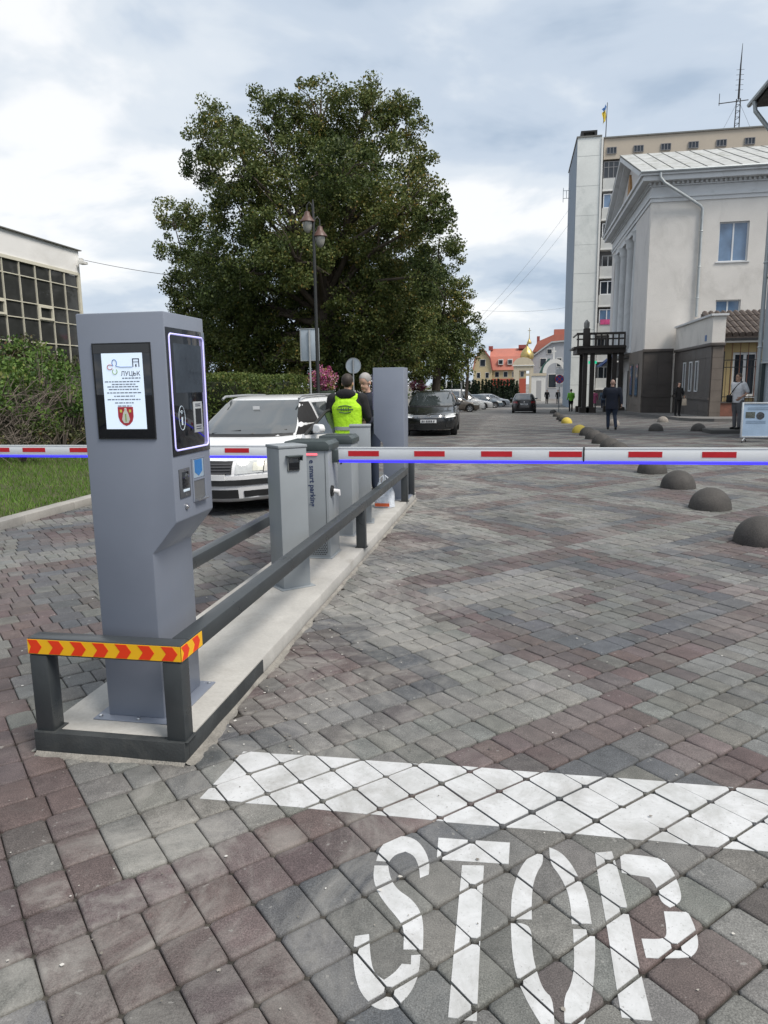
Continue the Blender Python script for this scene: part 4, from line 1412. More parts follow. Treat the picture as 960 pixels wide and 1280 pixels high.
# ================================================================ buildings
MAT_STUCCO = M('warm_grey_roughcast', (.68, .655, .62), .9, var=.07, scale=.6, fine=22, bump=.55, bdist=.02, stain=(.46, .44, .41), stain_amt=.6)
MAT_STUCCO_D = M('mauve_grey_plaster', (.60, .58, .565), .9, var=.06, scale=.5, fine=16, bump=.3, bdist=.01, stain=(.32, .31, .31), stain_amt=.5)
MAT_TRIM = M('pale_blue_grey_trim', (.61, .625, .64), .85, var=.06, scale=.8, fine=20, stain=(.32, .32, .31), stain_amt=.5)
MAT_GRANITE = M('dark_granite', (.085, .074, .068), .55, var=.22, scale=1.0, fine=60, bump=.15, stain=(.13, .115, .10), stain_amt=.4)
MAT_GRANITE_L = M('brown_granite', (.16, .135, .115), .6, var=.2, scale=1.2, fine=60, bump=.15)
MAT_ROOF = M('weathered_zinc_sheet', (.38, .39, .385), .6, var=.22, scale=1.7, fine=9, stain=(.15, .155, .11), stain_amt=.9, metal=.0)
MAT_SEAM = M('roof_seam', (.16, .16, .15), .7, var=.1)
MAT_FRAME = M('white_window_frame', (.66, .68, .70), .5, var=.04)
MAT_WGLASS = glass_mat('window_glass', (.12, .20, .32), .06, .7)
MAT_CURTAIN = M('blue_curtain_behind_glass', (.20, .30, .44), .35, var=.3, scale=5, fine=12)
MAT_PIPE = M('galvanised_pipe', (.45, .48, .49), .45, metal=.3, var=.1)
MAT_CONCT = M('tower_concrete', (.68, .70, .68), .9, var=.08, scale=.35, fine=6, stain=(.36, .40, .39), stain_amt=.6)
MAT_CONCS = M('tower_side_shade', (.23, .28, .34), .85, var=.12, scale=.4, fine=5)  # shade on the tower's street side, put into the colour
MAT_BEIGE = M('tower_beige', (.47, .41, .335), .85, var=.05, scale=.6, fine=6)
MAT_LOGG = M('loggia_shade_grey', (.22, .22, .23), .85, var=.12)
MAT_PANEL = M('loggia_white_panel', (.52, .53, .52), .75, var=.09, scale=1.5, stain=(.36, .36, .34), stain_amt=.4)
MAT_WOOD = M('dark_stained_timber', (.034, .027, .023), .6, var=.3, scale=4, fine=30, bump=.2)
MAT_OCHRE = M('ochre_plaster', (.42, .33, .17), .85, var=.08, scale=1, fine=14)
MAT_TILE = M('brown_roof_tile', (.085, .066, .056), .6, var=.25, scale=3, fine=18)
MAT_BRICK = M('red_brown_brick', (.21, .092, .066), .85, var=.25, scale=3, fine=14)
MAT_IRON = M('black_iron', (.012, .012, .013), .5)
MAT_CLAD = M('blue_grey_cladding', (.46, .51, .56), .5, var=.08, scale=.8, fine=10, stain=(.25, .28, .30), stain_amt=.4)
MAT_CREAM = M('cream_plaster', (.55, .49, .38), .85, var=.06)
MAT_YELLOW = M('yellow_house_plaster', (.50, .42, .26), .85, var=.06)
MAT_WPLAST = M('white_plaster', (.68, .68, .66), .85, var=.05)
MAT_RROOF = M('red_metal_roof', (.40, .135, .095), .6, var=.12, scale=.6, fine=6)
MAT_RROOF_D = M('dark_red_mansard', (.26, .065, .055), .6, var=.12)
MAT_GOLD = M('gilding', (.50, .38, .16), .42, metal=1.0, var=.1)
MAT_GHOUSE = M('blue_grey_render', (.36, .38, .41), .85, var=.06)
MAT_DARKG = glass_mat('dark_window_glass', (.025, .032, .042), .06, .6)

def holed(mb, axis, a0, a1, z0, z1, holes, d0, d1):
    """Wall slab with rectangular openings; axis 'x': it runs along x between depths d0..d1 in y; axis 'y': the other way round."""
    As = sorted({a0, a1, *[h[0] for h in holes], *[h[1] for h in holes]})
    Zs = sorted({z0, z1, *[h[2] for h in holes], *[h[3] for h in holes]})
    for i in range(len(As) - 1):
        run = None
        for j in range(len(Zs) - 1):
            ca, cz = (As[i] + As[i + 1]) / 2, (Zs[j] + Zs[j + 1]) / 2
            if any(h[0] < ca < h[1] and h[2] < cz < h[3] for h in holes):
                continue
            if axis == 'x':
                mb.box(As[i], As[i + 1], d0, d1, Zs[j], Zs[j + 1])
            else:
                mb.box(d0, d1, As[i], As[i + 1], Zs[j], Zs[j + 1])
    return mb
def window_x(par, x0, x1, z0, z1, y, glass=MAT_WGLASS, mull=(0.5,), bars=(), fw=.07, sill=True, frame=MAT_FRAME, name='window'):
    """Window in a wall facing -y at depth y: frame, pane, sill."""
    f = MB()
    f.box(x0, x0 + fw, y, y + .08, z0, z1).box(x1 - fw, x1, y, y + .08, z0, z1).box(x0 + fw, x1 - fw, y, y + .08, z0, z0 + fw).box(x0 + fw, x1 - fw, y, y + .08, z1 - fw, z1)
    for m_ in mull:
        xm = x0 + (x1 - x0) * m_
        f.box(xm - fw * .6, xm + fw * .6, y + .003, y + .078, z0 + fw, z1 - fw)
    for m_ in bars:
        zm = z0 + (z1 - z0) * m_
        f.box(x0 + fw, x1 - fw, y + .006, y + .074, zm - fw * .5, zm + fw * .5)
    w = f.build(name, frame, par)
    MB().box(x0 + fw * .5, x1 - fw * .5, y + .035, y + .045, z0 + fw * .5, z1 - fw * .5).build('pane', glass, w)
    if sill:
        MB().box(x0 - .12, x1 + .12, y - .22, y - .001, z0 - .07, z0 - .005).build('sill', MAT_TRIM, w)
    return w

# ---------------------------------------------------------------- classical building
cb = thing('classical_building', 'pale grey stucco building with pediment, columns and dark granite base', 'building', (9.05, 44.7, gz(44.7)))
YF, XS = 44.7, 9.05
w1 = (12.93, 14.57, 8.48, 10.72)
w2 = (12.99, 14.38, 5.40, 6.30)
mb = MB()
holed(mb, 'x', XS, 30, -1.2, 12.0, [w1, w2, (17.5, 19.1, 8.48, 10.72), (17.5, 19.0, 5.4, 6.9)], YF, YF + .45)
mb.build('front_wall', MAT_STUCCO, cb)
mb = MB()
tall = [(50.6, 53.3, 4.6, 10.6), (54.9, 57.0, 4.6, 10.6), (58.2, 60.2, 4.6, 10.6)]
mb.box(XS, XS + .45, YF + .45, 50.2, -1.2, 12.0).box(XS, XS + .45, 61.0, 62.6, -1.2, 12.0)
holed(mb, 'y', 50.2, 61.0, -1.2, 12.0, tall + [(51.2, 52.6, -1.2, 2.4), (55.2, 56.6, -1.2, 2.4), (58.6, 59.8, -1.2, 2.4)], XS + .75, XS + 1.15)
mb.build('street_wall', MAT_STUCCO_D, cb)
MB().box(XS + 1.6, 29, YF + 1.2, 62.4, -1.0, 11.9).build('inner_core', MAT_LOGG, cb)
for (y0, y1, z0, z1) in tall:
    f = MB().box(XS + .9, XS + .98, y0, y0 + .1, z0, z1).box(XS + .9, XS + .98, y1 - .1, y1, z0, z1).box(XS + .9, XS + .98, y0 + .1, y1 - .1, z1 - .1, z1).box(XS + .9, XS + .98, (y0 + y1) / 2 - .05, (y0 + y1) / 2 + .05, z0, z1 - .1)
    w = f.build('tall_window', MAT_FRAME, cb)
    MB().box(XS + .94, XS + .95, y0, y1, z0, z1).build('pane', MAT_DARKG, w)
for y0 in (51.2, 55.2, 58.6):
    d = MB().box(XS + .95, XS + 1.0, y0, y0 + 1.35, -1.2, 2.4).build('door', MAT_WOOD, cb)
    MB().box(XS + .935, XS + .949, y0 + .15, y0 + 1.2, -.2, 2.2).build('door_glass', MAT_DARKG, d)
for w_ in (w1, w2, (17.5, 19.1, 8.48, 10.72), (17.5, 19.0, 5.4, 6.9)):
    w = window_x(cb, *w_, YF + .16)
    MB().box(w_[0] + .08, w_[1] - .08, YF + .26, YF + .27, w_[2] + .08, w_[3] - .05).build('curtain', MAT_CURTAIN, w)
# columns
for k, yc in enumerate((51.0, 54.1, 57.5, 60.5)):
    c = MB().lathe([(.46, 3.55), (.46, 3.75), (.40, 3.85), (.38, 4.0), (.385, 7.0), (.33, 10.9), (.36, 10.95)], 18, (XS + .35, yc, 0)).build('column', MAT_TRIM, cb, smooth=40)
    MB().lathe([(.36, 10.95), (.44, 11.1), (.42, 11.3), (.52, 11.5), (.56, 11.6)], 14, (XS + .35, yc, 0)).build('capital', MAT_TRIM, c, smooth=40)
MB().box(XS + .02, XS + .7, 50.25, 60.95, 11.6, 11.99).build('lintel', MAT_TRIM, cb)
MB().box(XS - .05, XS + .74, 50.25, 60.95, 3.3, 3.54).build('column_plinth', MAT_GRANITE, cb)
# entablature, wrapped round the corner
def wrap(name, z0, z1, pr, mat, b=0):
    m_ = MB()
    m_.box(XS - pr, 30, YF - pr, YF, z0, z1).box(XS - pr, XS, YF, 62.6 + pr, z0, z1)
    return m_.build(name, mat, cb)
wrap('architrave', 12.002, 12.22, .06, MAT_TRIM)
wrap('architrave_band', 12.222, 12.34, .13, MAT_TRIM)
wrap('frieze', 12.342, 12.86, .04, MAT_TRIM)
wrap('bed_moulding', 12.862, 12.93, .16, MAT_TRIM)
wrap('corona', 13.082, 13.36, .62, MAT_TRIM)
wrap('cornice_lip', 13.362, 13.52, .75, MAT_TRIM)
wrap('dentil_ground', 12.931, 13.081, .10, MAT_STUCCO_D)
dn = MB()
x = XS - .22
while x < 29.8:
    dn.box(x, x + .13, YF - .24, YF - .101, 12.935, 13.078)
    x += .26
y = YF - .2
while y < 62.6:
    dn.box(XS - .24, XS - .101, y, y + .13, 12.935, 13.078)
    y += .26
dn.build('dentils', MAT_TRIM, cb)['kind'] = 'stuff'
# attic block behind, pediment
yA, yB, zA, yM, zM = YF - .75, 62.6 + .75, 13.53, (YF + 62.6) / 2, 17.12
MB().prism([(yA + .9, zA), (yB - .9, zA), (yM, zM - .62)], 'x', XS + .02, XS + .5).build('tympanum', MAT_STUCCO_D, cb)
for s in (-1, 1):
    ye = yA if s < 0 else yB
    def rake(th0, th1, px0, nm):
        P0, P1 = (ye, zA), (yM, zM)
        off = lambda p, t: (p[0], p[1] - t)
        poly = [off(P0, th0), off(P1, th0), off(P1, th1), off(P0, th1)]
        poly[3] = (ye + (-s) * (th1 - th0) * 0 , zA - th0 - .001) if th1 > th0 else poly[3]
        poly = [(ye, zA + .001), (yM, zM - th0), (yM, zM - th1), (ye - s * (th1) * 2.6, zA + .001)]
        MB().prism(poly, 'x', px0, XS + .5).build(nm, MAT_TRIM, cb)
    rake(.0, .30, XS - .78, 'raking_cornice')
    rake(.302, .50, XS - .45, 'raking_bed')
MB().prism([(52.9, 14.35), (53.65, 13.9), (54.4, 14.35), (54.1, 15.3), (53.65, 15.9), (53.2, 15.3)], 'x', XS - .12, XS + .019).build('pediment_emblem', M('ochre_relief', (.36, .20, .085), .8, var=.3, scale=4, fine=12, bump=.8, bdist=.05), cb)
# roof sheets, each between two seams
slope = Vector((0, yM - yA, zM - zA + .02))
up_n = Vector((0, -(zM - zA), yM - yA)).normalized()
roof = MB().prism([(yA - .02, zA + .002), (yM, zM + .002), (yB + .02, zA + .002), (yB + .02, zA + .04), (yM, zM + .06), (yA - .02, zA + .04)], 'x', XS - .80, 30).build('roof', MAT_SEAM, cb)
x = XS - .82
while x < 24:
    ww = .92
    for (t0, t1) in ((0.0, .36), (.362, .70), (.702, 1.0)):
        c0 = Vector((x + .015, yA - .03, zA + .062)) + slope * t0
        c1 = Vector((x + .015, yA - .03, zA + .062)) + slope * t1
        e = Vector((ww - .03, 0, 0))
        up = up_n * (.02 + random.uniform(0, .008))
        MB().add([c0, c0 + e, c1 + e, c1, c0 + up, c0 + e + up, c1 + e + up, c1 + up], [(3, 2, 1, 0), (4, 5, 6, 7), (0, 1, 5, 4), (1, 2, 6, 5), (2, 3, 7, 6), (3, 0, 4, 7)]).build('roof_sheet', MAT_ROOF, roof)
    c0 = Vector((x - .012, yA - .03, zA + .07))
    MB().tube([c0 + up_n * .03, c0 + slope + up_n * .03], .022, 6).build('standing_seam', MAT_SEAM, roof)
    x += ww
MB().tube([(XS - .8, yA - .06, zA + .02), (30, yA - .06, zA + .02)], .075, 8).build('gutter', MAT_PIPE, cb)
dp = MB().tube([(9.35, yA - .05, 13.45), (9.35, yA - .05, 13.2), (9.6, YF - .75, 12.9), (11.75, YF - .16, 11.68), (11.9, YF - .14, 11.5), (11.9, YF - .14, 5.35)], .085, 10)
dp.build('downpipe', MAT_PIPE, cb, smooth=50)
for zz in (10.2, 8.2, 6.4):
    MB().lathe([(.10, zz), (.115, zz + .03), (.10, zz + .06)], 12, (11.9, YF - .14, 0)).build('pipe_collar', MAT_PIPE, cb)
# granite base: individual slabs on the short front and the street side
base = MB().box(XS - .03, 10.72, YF - .06, YF - .001, -1.2, 3.50).build('granite_base', MAT_GRANITE, cb)
def slabs(par, axis, a0, a1, z0, z1, d, out, la, lz, mat, skip=()):
    nz = max(1, round((z1 - z0) / lz))
    hz = (z1 - z0) / nz
    for k in range(nz):
        na = max(1, round((a1 - a0) / la))
        wa = (a1 - a0) / na
        for q in range(na):
            A0, A1 = a0 + q * wa + .006, a0 + (q + 1) * wa - .006
            Z0, Z1 = z0 + k * hz + .006, z0 + (k + 1) * hz - .006
            if any(s_[0] < (A0 + A1) / 2 < s_[1] and s_[2] < (Z0 + Z1) / 2 < s_[3] for s_ in skip):
                continue
            t = .02 + random.uniform(0, .006)
            m_ = MB()
            if axis == 'x':
                m_.box(A0, A1, d, d + out * t, Z0, Z1)
            else:
                m_.box(d, d + out * t, A0, A1, Z0, Z1)
            m_.build('granite_slab', mat, par)
slabs(base, 'x', XS - .02, 10.70, -.6, 3.36, YF - .061, -1, .85, .62, MAT_GRANITE)
MB().box(XS - .12, 10.72, YF - .16, YF - .062, 3.37, 3.52).build('base_moulding', MAT_GRANITE, base)
MB().box(XS - .10, 10.72, YF - .12, YF - .085, .62, .74).build('plinth_band', MAT_GRANITE, base)
side = MB().box(XS - .06, XS - .001, YF, 50.2, -1.2, 3.5).build('granite_base', MAT_GRANITE_L, cb)
slabs(side, 'y', YF, 50.2, -.6, 3.4, XS - .061, -1, .9, .62, MAT_GRANITE_L)
for k, yc in enumerate((46.0, 48.2)):
    w = MB().box(XS - .12, XS - .085, yc, yc + 1.1, .6, 2.7).build('shop_window', MAT_BLACK, side)
    MB().box(XS - .13, XS - .121, yc + .1, yc + 1.0, .7, 2.6).build('pane', MAT_WGLASS, w)

# ---------------------------------------------------------------- granite-clad annexe
an = thing('granite_annexe', 'dark granite annexe with three slit windows and pale parapet', 'building', (10.8, 36.0, gz(36)))
MB().box(10.83, 11.38, 36.03, 44.55, -1.0, 3.38).build('wall', MAT_GRANITE, an)
sk = []
slits = [(41.35, 41.95), (39.85, 40.45), (38.45, 39.05)]
for a, b2 in slits:
    sk.append((a - .25, b2 + .25, .9, 2.6))
slabs(an, 'y', 36.03, 44.55, -.55, 3.24, 10.829, -1, 1.05, .54, MAT_GRANITE, sk)
slabs(an, 'x', 10.86, 11.38, -.55, 3.24, 36.029, -1, .55, .54, MAT_GRANITE_L)
for a, b2 in slits:
    f = MB().box(10.76, 10.828, a, a + .07, 1.0, 2.62).box(10.76, 10.828, b2 - .07, b2, 1.0, 2.62).box(10.76, 10.828, a + .07, b2 - .07, 2.55, 2.62).box(10.76, 10.828, a + .07, b2 - .07, 1.0, 1.06)
    w = f.build('slit_window', MAT_FRAME, an)
    MB().box(10.80, 10.812, a + .06, b2 - .06, 1.05, 2.56).build('pane', MAT_DARKG, w)
MB().box(10.72, 11.42, 35.92, 44.5, 3.262, 3.42).build('string_course', MAT_GRANITE, an, bevel=.02)
MB().box(10.74, 10.80, 35.95, 44.5, .62, .74).build('plinth_band', MAT_GRANITE, an)
MB().box(10.78, 11.38, 35.98, 44.5, 3.422, 4.70).build('parapet', MAT_STUCCO, an)
MB().box(10.68, 11.48, 35.88, 44.5, 4.702, 4.80).build('coping', MAT_TRIM, an)
MB().box(10.762, 10.778, 37.0, 37.35, 3.55, 3.85).build('house_number_plate', M('blue_enamel', (.03, .12, .32), .4), an)

# raised pavement before the entrance
sp_ = [(8.55, 78), (8.55, 48), (9.05, 38), (9.15, 34.6), (9.5, 33.3), (10.3, 32.7), (13.0, 32.9), (18, 33.0), (18, 78)]
mb = MB()
n_ = len(sp_)
mb.add([(x, y, gz(y) + .15) for x, y in sp_] + [(x, y, gz(y) - .05) for x, y in sp_], [tuple(range(n_))] + [(k, n_ + k, n_ + (k + 1) % n_, (k + 1) % n_) for k in range(n_)])
tag(mb.build('raised_pavement', M('pavement_slabs', (.15, .145, .14), .85, var=.15, scale=1.0, fine=8)), 'raised pavement with dark kerb before the granite wall', kind='structure')

# ---------------------------------------------------------------- ochre house behind the iron fence
oh = thing('ochre_house', 'low ochre house with brown tiled roof and tall white window', 'house', (11.5, 38.0, gz(38)))
mb = MB()
holed(mb, 'x', 11.45, 17.0, -.5, 3.70, [(12.35, 13.55, .75, 3.0), (14.6, 15.8, .75, 3.0)], 38.0, 38.3)
mb.build('wall', MAT_OCHRE, oh)
for k in range(14):
    MB().box(11.5 + k * .39, 11.53 + k * .39, 37.985, 37.999, -.2, 3.6).build('siding_groove', MAT_BRICK, oh)
window_x(oh, 12.35, 13.55, .75, 3.0, 38.08, MAT_DARKG, mull=(.5,), fw=.12)
window_x(oh, 14.6, 15.8, .75, 3.0, 38.08, MAT_DARKG, mull=(.5,), fw=.12)
rf = MB().prism([(37.5, 3.78), (41.5, 5.25), (41.5, 5.1), (37.5, 3.66)], 'x', 11.45, 17.2).build('roof', MAT_TILE, oh)
for r_ in range(4):
    for k in range(18):
        xx = 11.47 + k * .32
        y0_, z0_ = 37.46 + r_ * .98, 3.80 + r_ * .362
        MB().tube([(xx + .15, y0_, z0_ + .06), (xx + .15, y0_ + 1.0, z0_ + .40)], .145, 7).build('roof_tile', MAT_TILE, rf, smooth=50)
MB().box(11.45, 17.2, 37.44, 37.5, 3.58, 3.70).build('fascia', MAT_IRON, oh)
MB().box(11.45, 17.2, 37.52, 37.99, 3.48, 3.575).build('soffit', MAT_WPLAST, oh)
fen = thing('iron_fence', 'black iron fence on a red brick plinth beside the annexe', 'fence', (12, 36.2, gz(36)))
MB().box(11.39, 16.5, 36.1, 36.5, -.6, .46).build('brick_plinth', MAT_BRICK, fen)
MB().box(11.39, 16.5, 36.05, 36.55, .462, .53).build('plinth_cap', MAT_GRANITE, fen)
for z_ in (.75, 2.55, 2.2):
    MB().box(11.39, 16.5, 36.28, 36.31, z_, z_ + .04).build('rail', MAT_IRON, fen)
for k in range(2):
    MB().box(11.42 + 1.62 * k, 11.50 + 1.62 * k, 36.26, 36.34, .531, 3.0).build('fence_post', MAT_IRON, fen)
for k in range(26):
    MB().box(11.6 + k * .19, 11.618 + k * .19, 36.29, 36.308, .531, 2.5).build('bar', MAT_IRON, fen)

# ---------------------------------------------------------------- grey clad building cut by the picture edge
gb_ = thing('clad_building', 'blue grey clad building cut by the right picture edge', 'building', (9.15, 23.0, gz(23)))
MB().box(9.20, 20, 18.5, 23.0, -.5, 9.9).build('wall', MAT_CLAD, gb_)
for k in range(7):
    for z0_, z1_ in ((-.3, 2.05), (2.06, 4.6), (4.61, 7.2), (7.21, 9.6)):
        MB().box(9.165, 9.199, 23.0 - (k + 1) * .62 + .010, 23.0 - k * .62 - .010, z0_, z1_).build('cladding_panel', MAT_CLAD, gb_)
MB().prism([(8.40, 10.02), (8.42, 10.16), (14.0, 14.1), (14.0, 13.95)], 'y', 18.2, 23.35).build('roof', MAT_SEAM, gb_)
MB().prism([(8.45, 9.92), (9.19, 9.92), (9.19, 10.5), (8.45, 10.03)], 'y', 18.3, 23.25).build('soffit', MAT_WOOD, gb_)
MB().tube([(8.36, 18.2, 10.04), (8.36, 23.4, 10.04)], .07, 8).build('gutter', MAT_PIPE, gb_)
MB().tube([(8.38, 22.9, 9.98), (8.42, 22.9, 9.70), (8.95, 22.85, 9.0), (9.04, 22.85, 8.7), (9.04, 22.85, -.1)], .065, 12).build('downpipe', MAT_PIPE, gb_, smooth=50)
for z_ in (2.6, 5.2, 7.6):
    MB().lathe([(.075, z_), (.09, z_ + .02), (.075, z_ + .05)], 12, (9.04, 22.85, 0)).build('pipe_collar', MAT_PIPE, gb_)
MB().tube([(9.10, 20, 2.12), (9.10, 23.2, 2.12)], .03, 8).build('service_pipe', MAT_PIPE, gb_)
MB().tube([(9.12, 20, 5.15), (9.12, 23.0, 4.75)], .02, 6).build('cable', MAT_IRON, gb_)
MB().box(9.05, 9.16, 22.55, 22.70, -.1, 2.1).build('conduit', MAT_DARKCAP, gb_)

# ---------------------------------------------------------------- apartment tower
tw_ = thing('apartment_tower', 'tall concrete tower block with beige attic and stacked loggias', 'building', (6.83, 75, gz(75)))
XT0, XT1, YT = 6.83, 9.05, 75.0
MB().box(XT0, XT1, YT, 87, -1.5, 25.0).build('end_wall', MAT_CONCT, tw_)
MB().box(XT0 - .02, XT0 - .001, YT + .3, 86.9, -1.5, 24.9).build('side_shade_skin', MAT_CONCS, tw_)  # thin skin carrying the painted shade of the side wall
MB().box(XT0 - .10, XT1 + .06, YT - .08, 87.1, 25.002, 25.14).build('roof_edge', MAT_SEAM, tw_)
for z_ in np.arange(1.3, 24, 2.75):
    MB().box(XT0 + .02, XT1 - .02, YT - .006, YT - .001, z_, z_ + .03).build('panel_joint', M('joint_grey', (.36, .38, .37), .9), tw_)
MB().box(XT1 + .02, XT1 + .20, YT - .10, YT + .8, -1.5, 24.9).build('edge_pipe', MAT_WPLAST, tw_)
ch_ = MB().box(7.15, 8.70, YT + .5, YT + 2.2, 25.142, 25.25).box(7.15, 8.70, YT + .5, YT + 2.2, 25.62, 25.78).box(7.15, 7.4, YT + .5, YT + 2.2, 25.251, 25.619).box(8.45, 8.70, YT + .5, YT + 2.2, 25.251, 25.619)
ch_.build('vent_housing', MAT_IRON, tw_)
MB().box(9.35, 25.0, YT + .25, 87, 22.95, 24.85).build('attic', MAT_BEIGE, tw_)
MB().box(9.30, 25.1, YT + .12, 87.1, 24.852, 24.98).build('attic_edge', MAT_SEAM, tw_)
for k in range(6):
    x0 = 9.62 + k * 2.50
    window_x(tw_, x0, x0 + .92, 23.42, 24.03, YT + .16, MAT_DARKG, mull=(.33, .66), fw=.05, sill=False, frame=M('grey_window_frame', (.2, .2, .21), .6), name='attic_window')
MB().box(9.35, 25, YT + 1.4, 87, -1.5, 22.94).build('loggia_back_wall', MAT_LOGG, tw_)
for fl in range(8):
    zf = 22.95 - 2.75 * (fl + 1)
    for bay in range(5):
        x0 = 9.35 + bay * 3.1
        pp = MB().box(x0 + .02, x0 + 3.06, YT + .28, YT + .42, zf, zf + 1.02).build('loggia_parapet', MAT_PANEL, tw_)
        MB().box(x0, x0 + 3.08, YT + .24, YT + 1.39, zf - .16, zf - .002).build('loggia_slab', MAT_WPLAST, pp)
        if fl in (0,):
            wn_ = window_x(tw_, x0 + .05, x0 + 3.0, zf + 1.03, zf + 2.58, YT + .34, MAT_DARKG, mull=(.16, .32, .48, .64, .82), bars=(.66,), fw=.06, sill=False, frame=M('grey_window_frame', (.2, .2, .21), .6), name='loggia_glazing')
        elif (fl + bay) % 4 == 3:
            window_x(tw_, x0 + .3, x0 + 1.5, zf + .9, zf + 2.2, YT + 1.32, MAT_DARKG, fw=.08, sill=False, name='loggia_window')
        else:
            window_x(tw_, x0 + .12, x0 + 1.6, zf + 1.03, zf + 2.35, YT + (.36 if fl % 3 else 1.30), MAT_WGLASS if fl % 2 else MAT_DARKG, fw=.08, sill=False, name='loggia_window')
MB().box(9.6, 11.2, YT + .22, YT + .27, 22.95 - 2.75 * 6 + .85, 22.95 - 2.75 * 6 + 1.35).build('laundry', M('pink_cloth', (.55, .08, .22), .9, var=.3, fine=6), tw_)
for (x0, x1, z0_, z1_) in ((9.42, 10.3, 22.95 - 2.75 * 5 - .85, 22.95 - 2.75 * 5 - .55),):
    pass
wd_ = MB().tube([(XT0 - .05, YT + 9, 21.6), (XT0 - .75, YT + 9, 21.6)], .03, 6).tube([(XT0 - .05, YT + 9, 22.4), (XT0 - .75, YT + 9, 22.4)], .03, 6).tube([(XT0 - .75, YT + 9, 21.2), (XT0 - .75, YT + 9, 22.7)], .03, 6).tube([(XT0 - .4, YT + 9, 21.6), (XT0 - .4, YT + 9, 22.4)], .03, 6)
wd_.build('wall_bracket', MAT_PIPE, tw_)
# flag
fl_ = thing('flag', 'blue and yellow flag hanging limp on the tower roof', 'flag', (9.5, 75.6, 24.98))
MB().tube([(9.5, 75.6, 24.98), (9.55, 75.6, 28.2)], [.045, .03], 8).build('flagpole', MAT_IRON, fl_)
def flagp(z0_, z1_):
    return lambda u, v: (9.5 - .06 - .34 * u * (1 - .35 * (1 - v)) + .05 * math.sin(v * 5 + u * 6), 75.6 + .10 * math.sin(u * 9 + v * 3), z0_ + (z1_ - z0_) * v - .5 * u)
MB().grid(flagp(27.75, 28.1), 8, 6).build('blue_band', M('flag_blue', (.06, .17, .42), .8), fl_, smooth=60)
MB().grid(flagp(26.7, 27.75), 8, 6).build('yellow_band', M('flag_yellow', (.62, .47, .05), .8), fl_, smooth=60)
# aerial mast
am = thing('aerial_mast', 'thin lattice aerial mast on the tower roof', 'antenna', (22.1, 78, 24.98))
lt = MB()
for sx in (-.22, .22):
    lt.tube([(22.05 + sx, 78, 24.98), (22.05 + sx * .8, 78, 28.4)], .05, 6)
for k in range(12):
    z_ = 25.1 + k * .28
    lt.tube([(21.83, 78, z_), (22.27, 78, z_ + .28 * (1 if k % 2 else 0))], .025, 5)
lt.build('lattice', MAT_IRON, am)
MB().tube([(22.05, 78, 28.4), (22.05, 78, 31.3), (22.1, 78, 33.3)], [.10, .07, .02], 8).build('mast', MAT_IRON, am)
MB().tube([(20.25, 78, 28.1), (22.95, 78, 28.25)], .045, 6).build('crossbar', MAT_IRON, am)
MB().tube([(20.3, 78, 27.9), (20.3, 78, 29.0)], .03, 6).build('dipole', MAT_IRON, am)
for k in range(5):
    MB().tube([(21.7, 78, 29.2 + k * .45), (22.4, 78, 29.2 + k * .45)], .018, 5).build('dipole', MAT_IRON, am)
for dx in (-1.6, 1.6):
    MB().tube([(22.05, 78, 28.3), (22.05 + dx, 78, 25.0)], .012, 5).build('guy_wire', MAT_IRON, am)

# ---------------------------------------------------------------- timber balcony on posts
pg = thing('timber_balcony', 'dark timber balcony on posts before the classical facade', 'balcony', (7.2, 54, gz(54)))
MB().box(5.6, 8.95, 51.8, 55.6, 3.62, 4.15).build('deck', MAT_WOOD, pg)
MB().box(5.35, 8.95, 51.6, 55.8, 3.96, 4.08).build('deck_edge', MAT_WOOD, pg)
for (px_, py_) in ((6.22, 52.2), (6.72, 52.2), (6.22, 55.2), (8.25, 52.2), (8.7, 52.2), (8.25, 55.2)):
    p_ = MB().box(px_ - .155, px_ + .155, py_ - .155, py_ + .155, -.5, 3.615).build('post', MAT_WOOD, pg)
    MB().box(px_ - .34, px_ + .34, py_ - .34, py_ + .34, -.9, -.22).build('post_foot', MAT_WOOD, p_)
MB().box(5.55, 8.9, 51.83, 51.95, 4.90, 5.06).build('top_rail', MAT_WOOD, pg)
MB().box(5.55, 8.9, 51.85, 51.93, 4.56, 4.66).build('mid_rail', MAT_WOOD, pg)
for k in range(9):
    xx = 5.6 + k * .40
    MB().box(xx, xx + .11, 51.825, 51.955, 4.151, 4.898).build('baluster', MAT_WOOD, pg)
MB().box(5.55, 5.63, 51.94, 55.6, 4.92, 5.02).build('top_rail', MAT_WOOD, pg)
MB().box(6.0, 6.45, 51.7, 52.15, 4.06, 5.35).build('corner_pier', MAT_WOOD, pg, bevel=.03)
MB().lathe([(.16, 5.36), (.20, 5.5), (.20, 5.75), (.05, 5.95)], 8, (6.22, 51.92, 0)).build('lantern', M('lantern_grey', (.25, .25, .24), .5), pg)

# ---------------------------------------------------------------- glass fronted building on the left
gl = thing('glass_fronted_building', 'low modern building with dark glazing and white parapet', 'building', (-20, 20, 0))
MB().box(-34, -20.02, -6, 31.3, 7.25, 8.3).build('parapet', M('white_painted_concrete', (.78, .78, .77), .8, var=.04, scale=.4, stain=(.5, .49, .46), stain_amt=.4), gl)
MB().box(-34.1, -19.9, -6.1, 31.42, 8.302, 8.345).build('parapet_cap', MAT_SEAM, gl)
MB().box(-34, -20.4, -6, 31.0, .0, 7.24).build('dark_interior', M('dim_interior', (.030, .028, .024), .9, var=.4, scale=.5, fine=2), gl)
MAT_YFRAME = M('cream_window_mullion', (.62, .60, .50), .5, var=.05)
MAT_TINT = glass_mat('brown_tinted_glass', (.040, .042, .042), .05, .6)
mw = 1.085
nY = 14
MB().box(-20.12, -19.98, 31.07, 31.25, 0, 7.24).build('corner_post', MAT_YFRAME, gl)
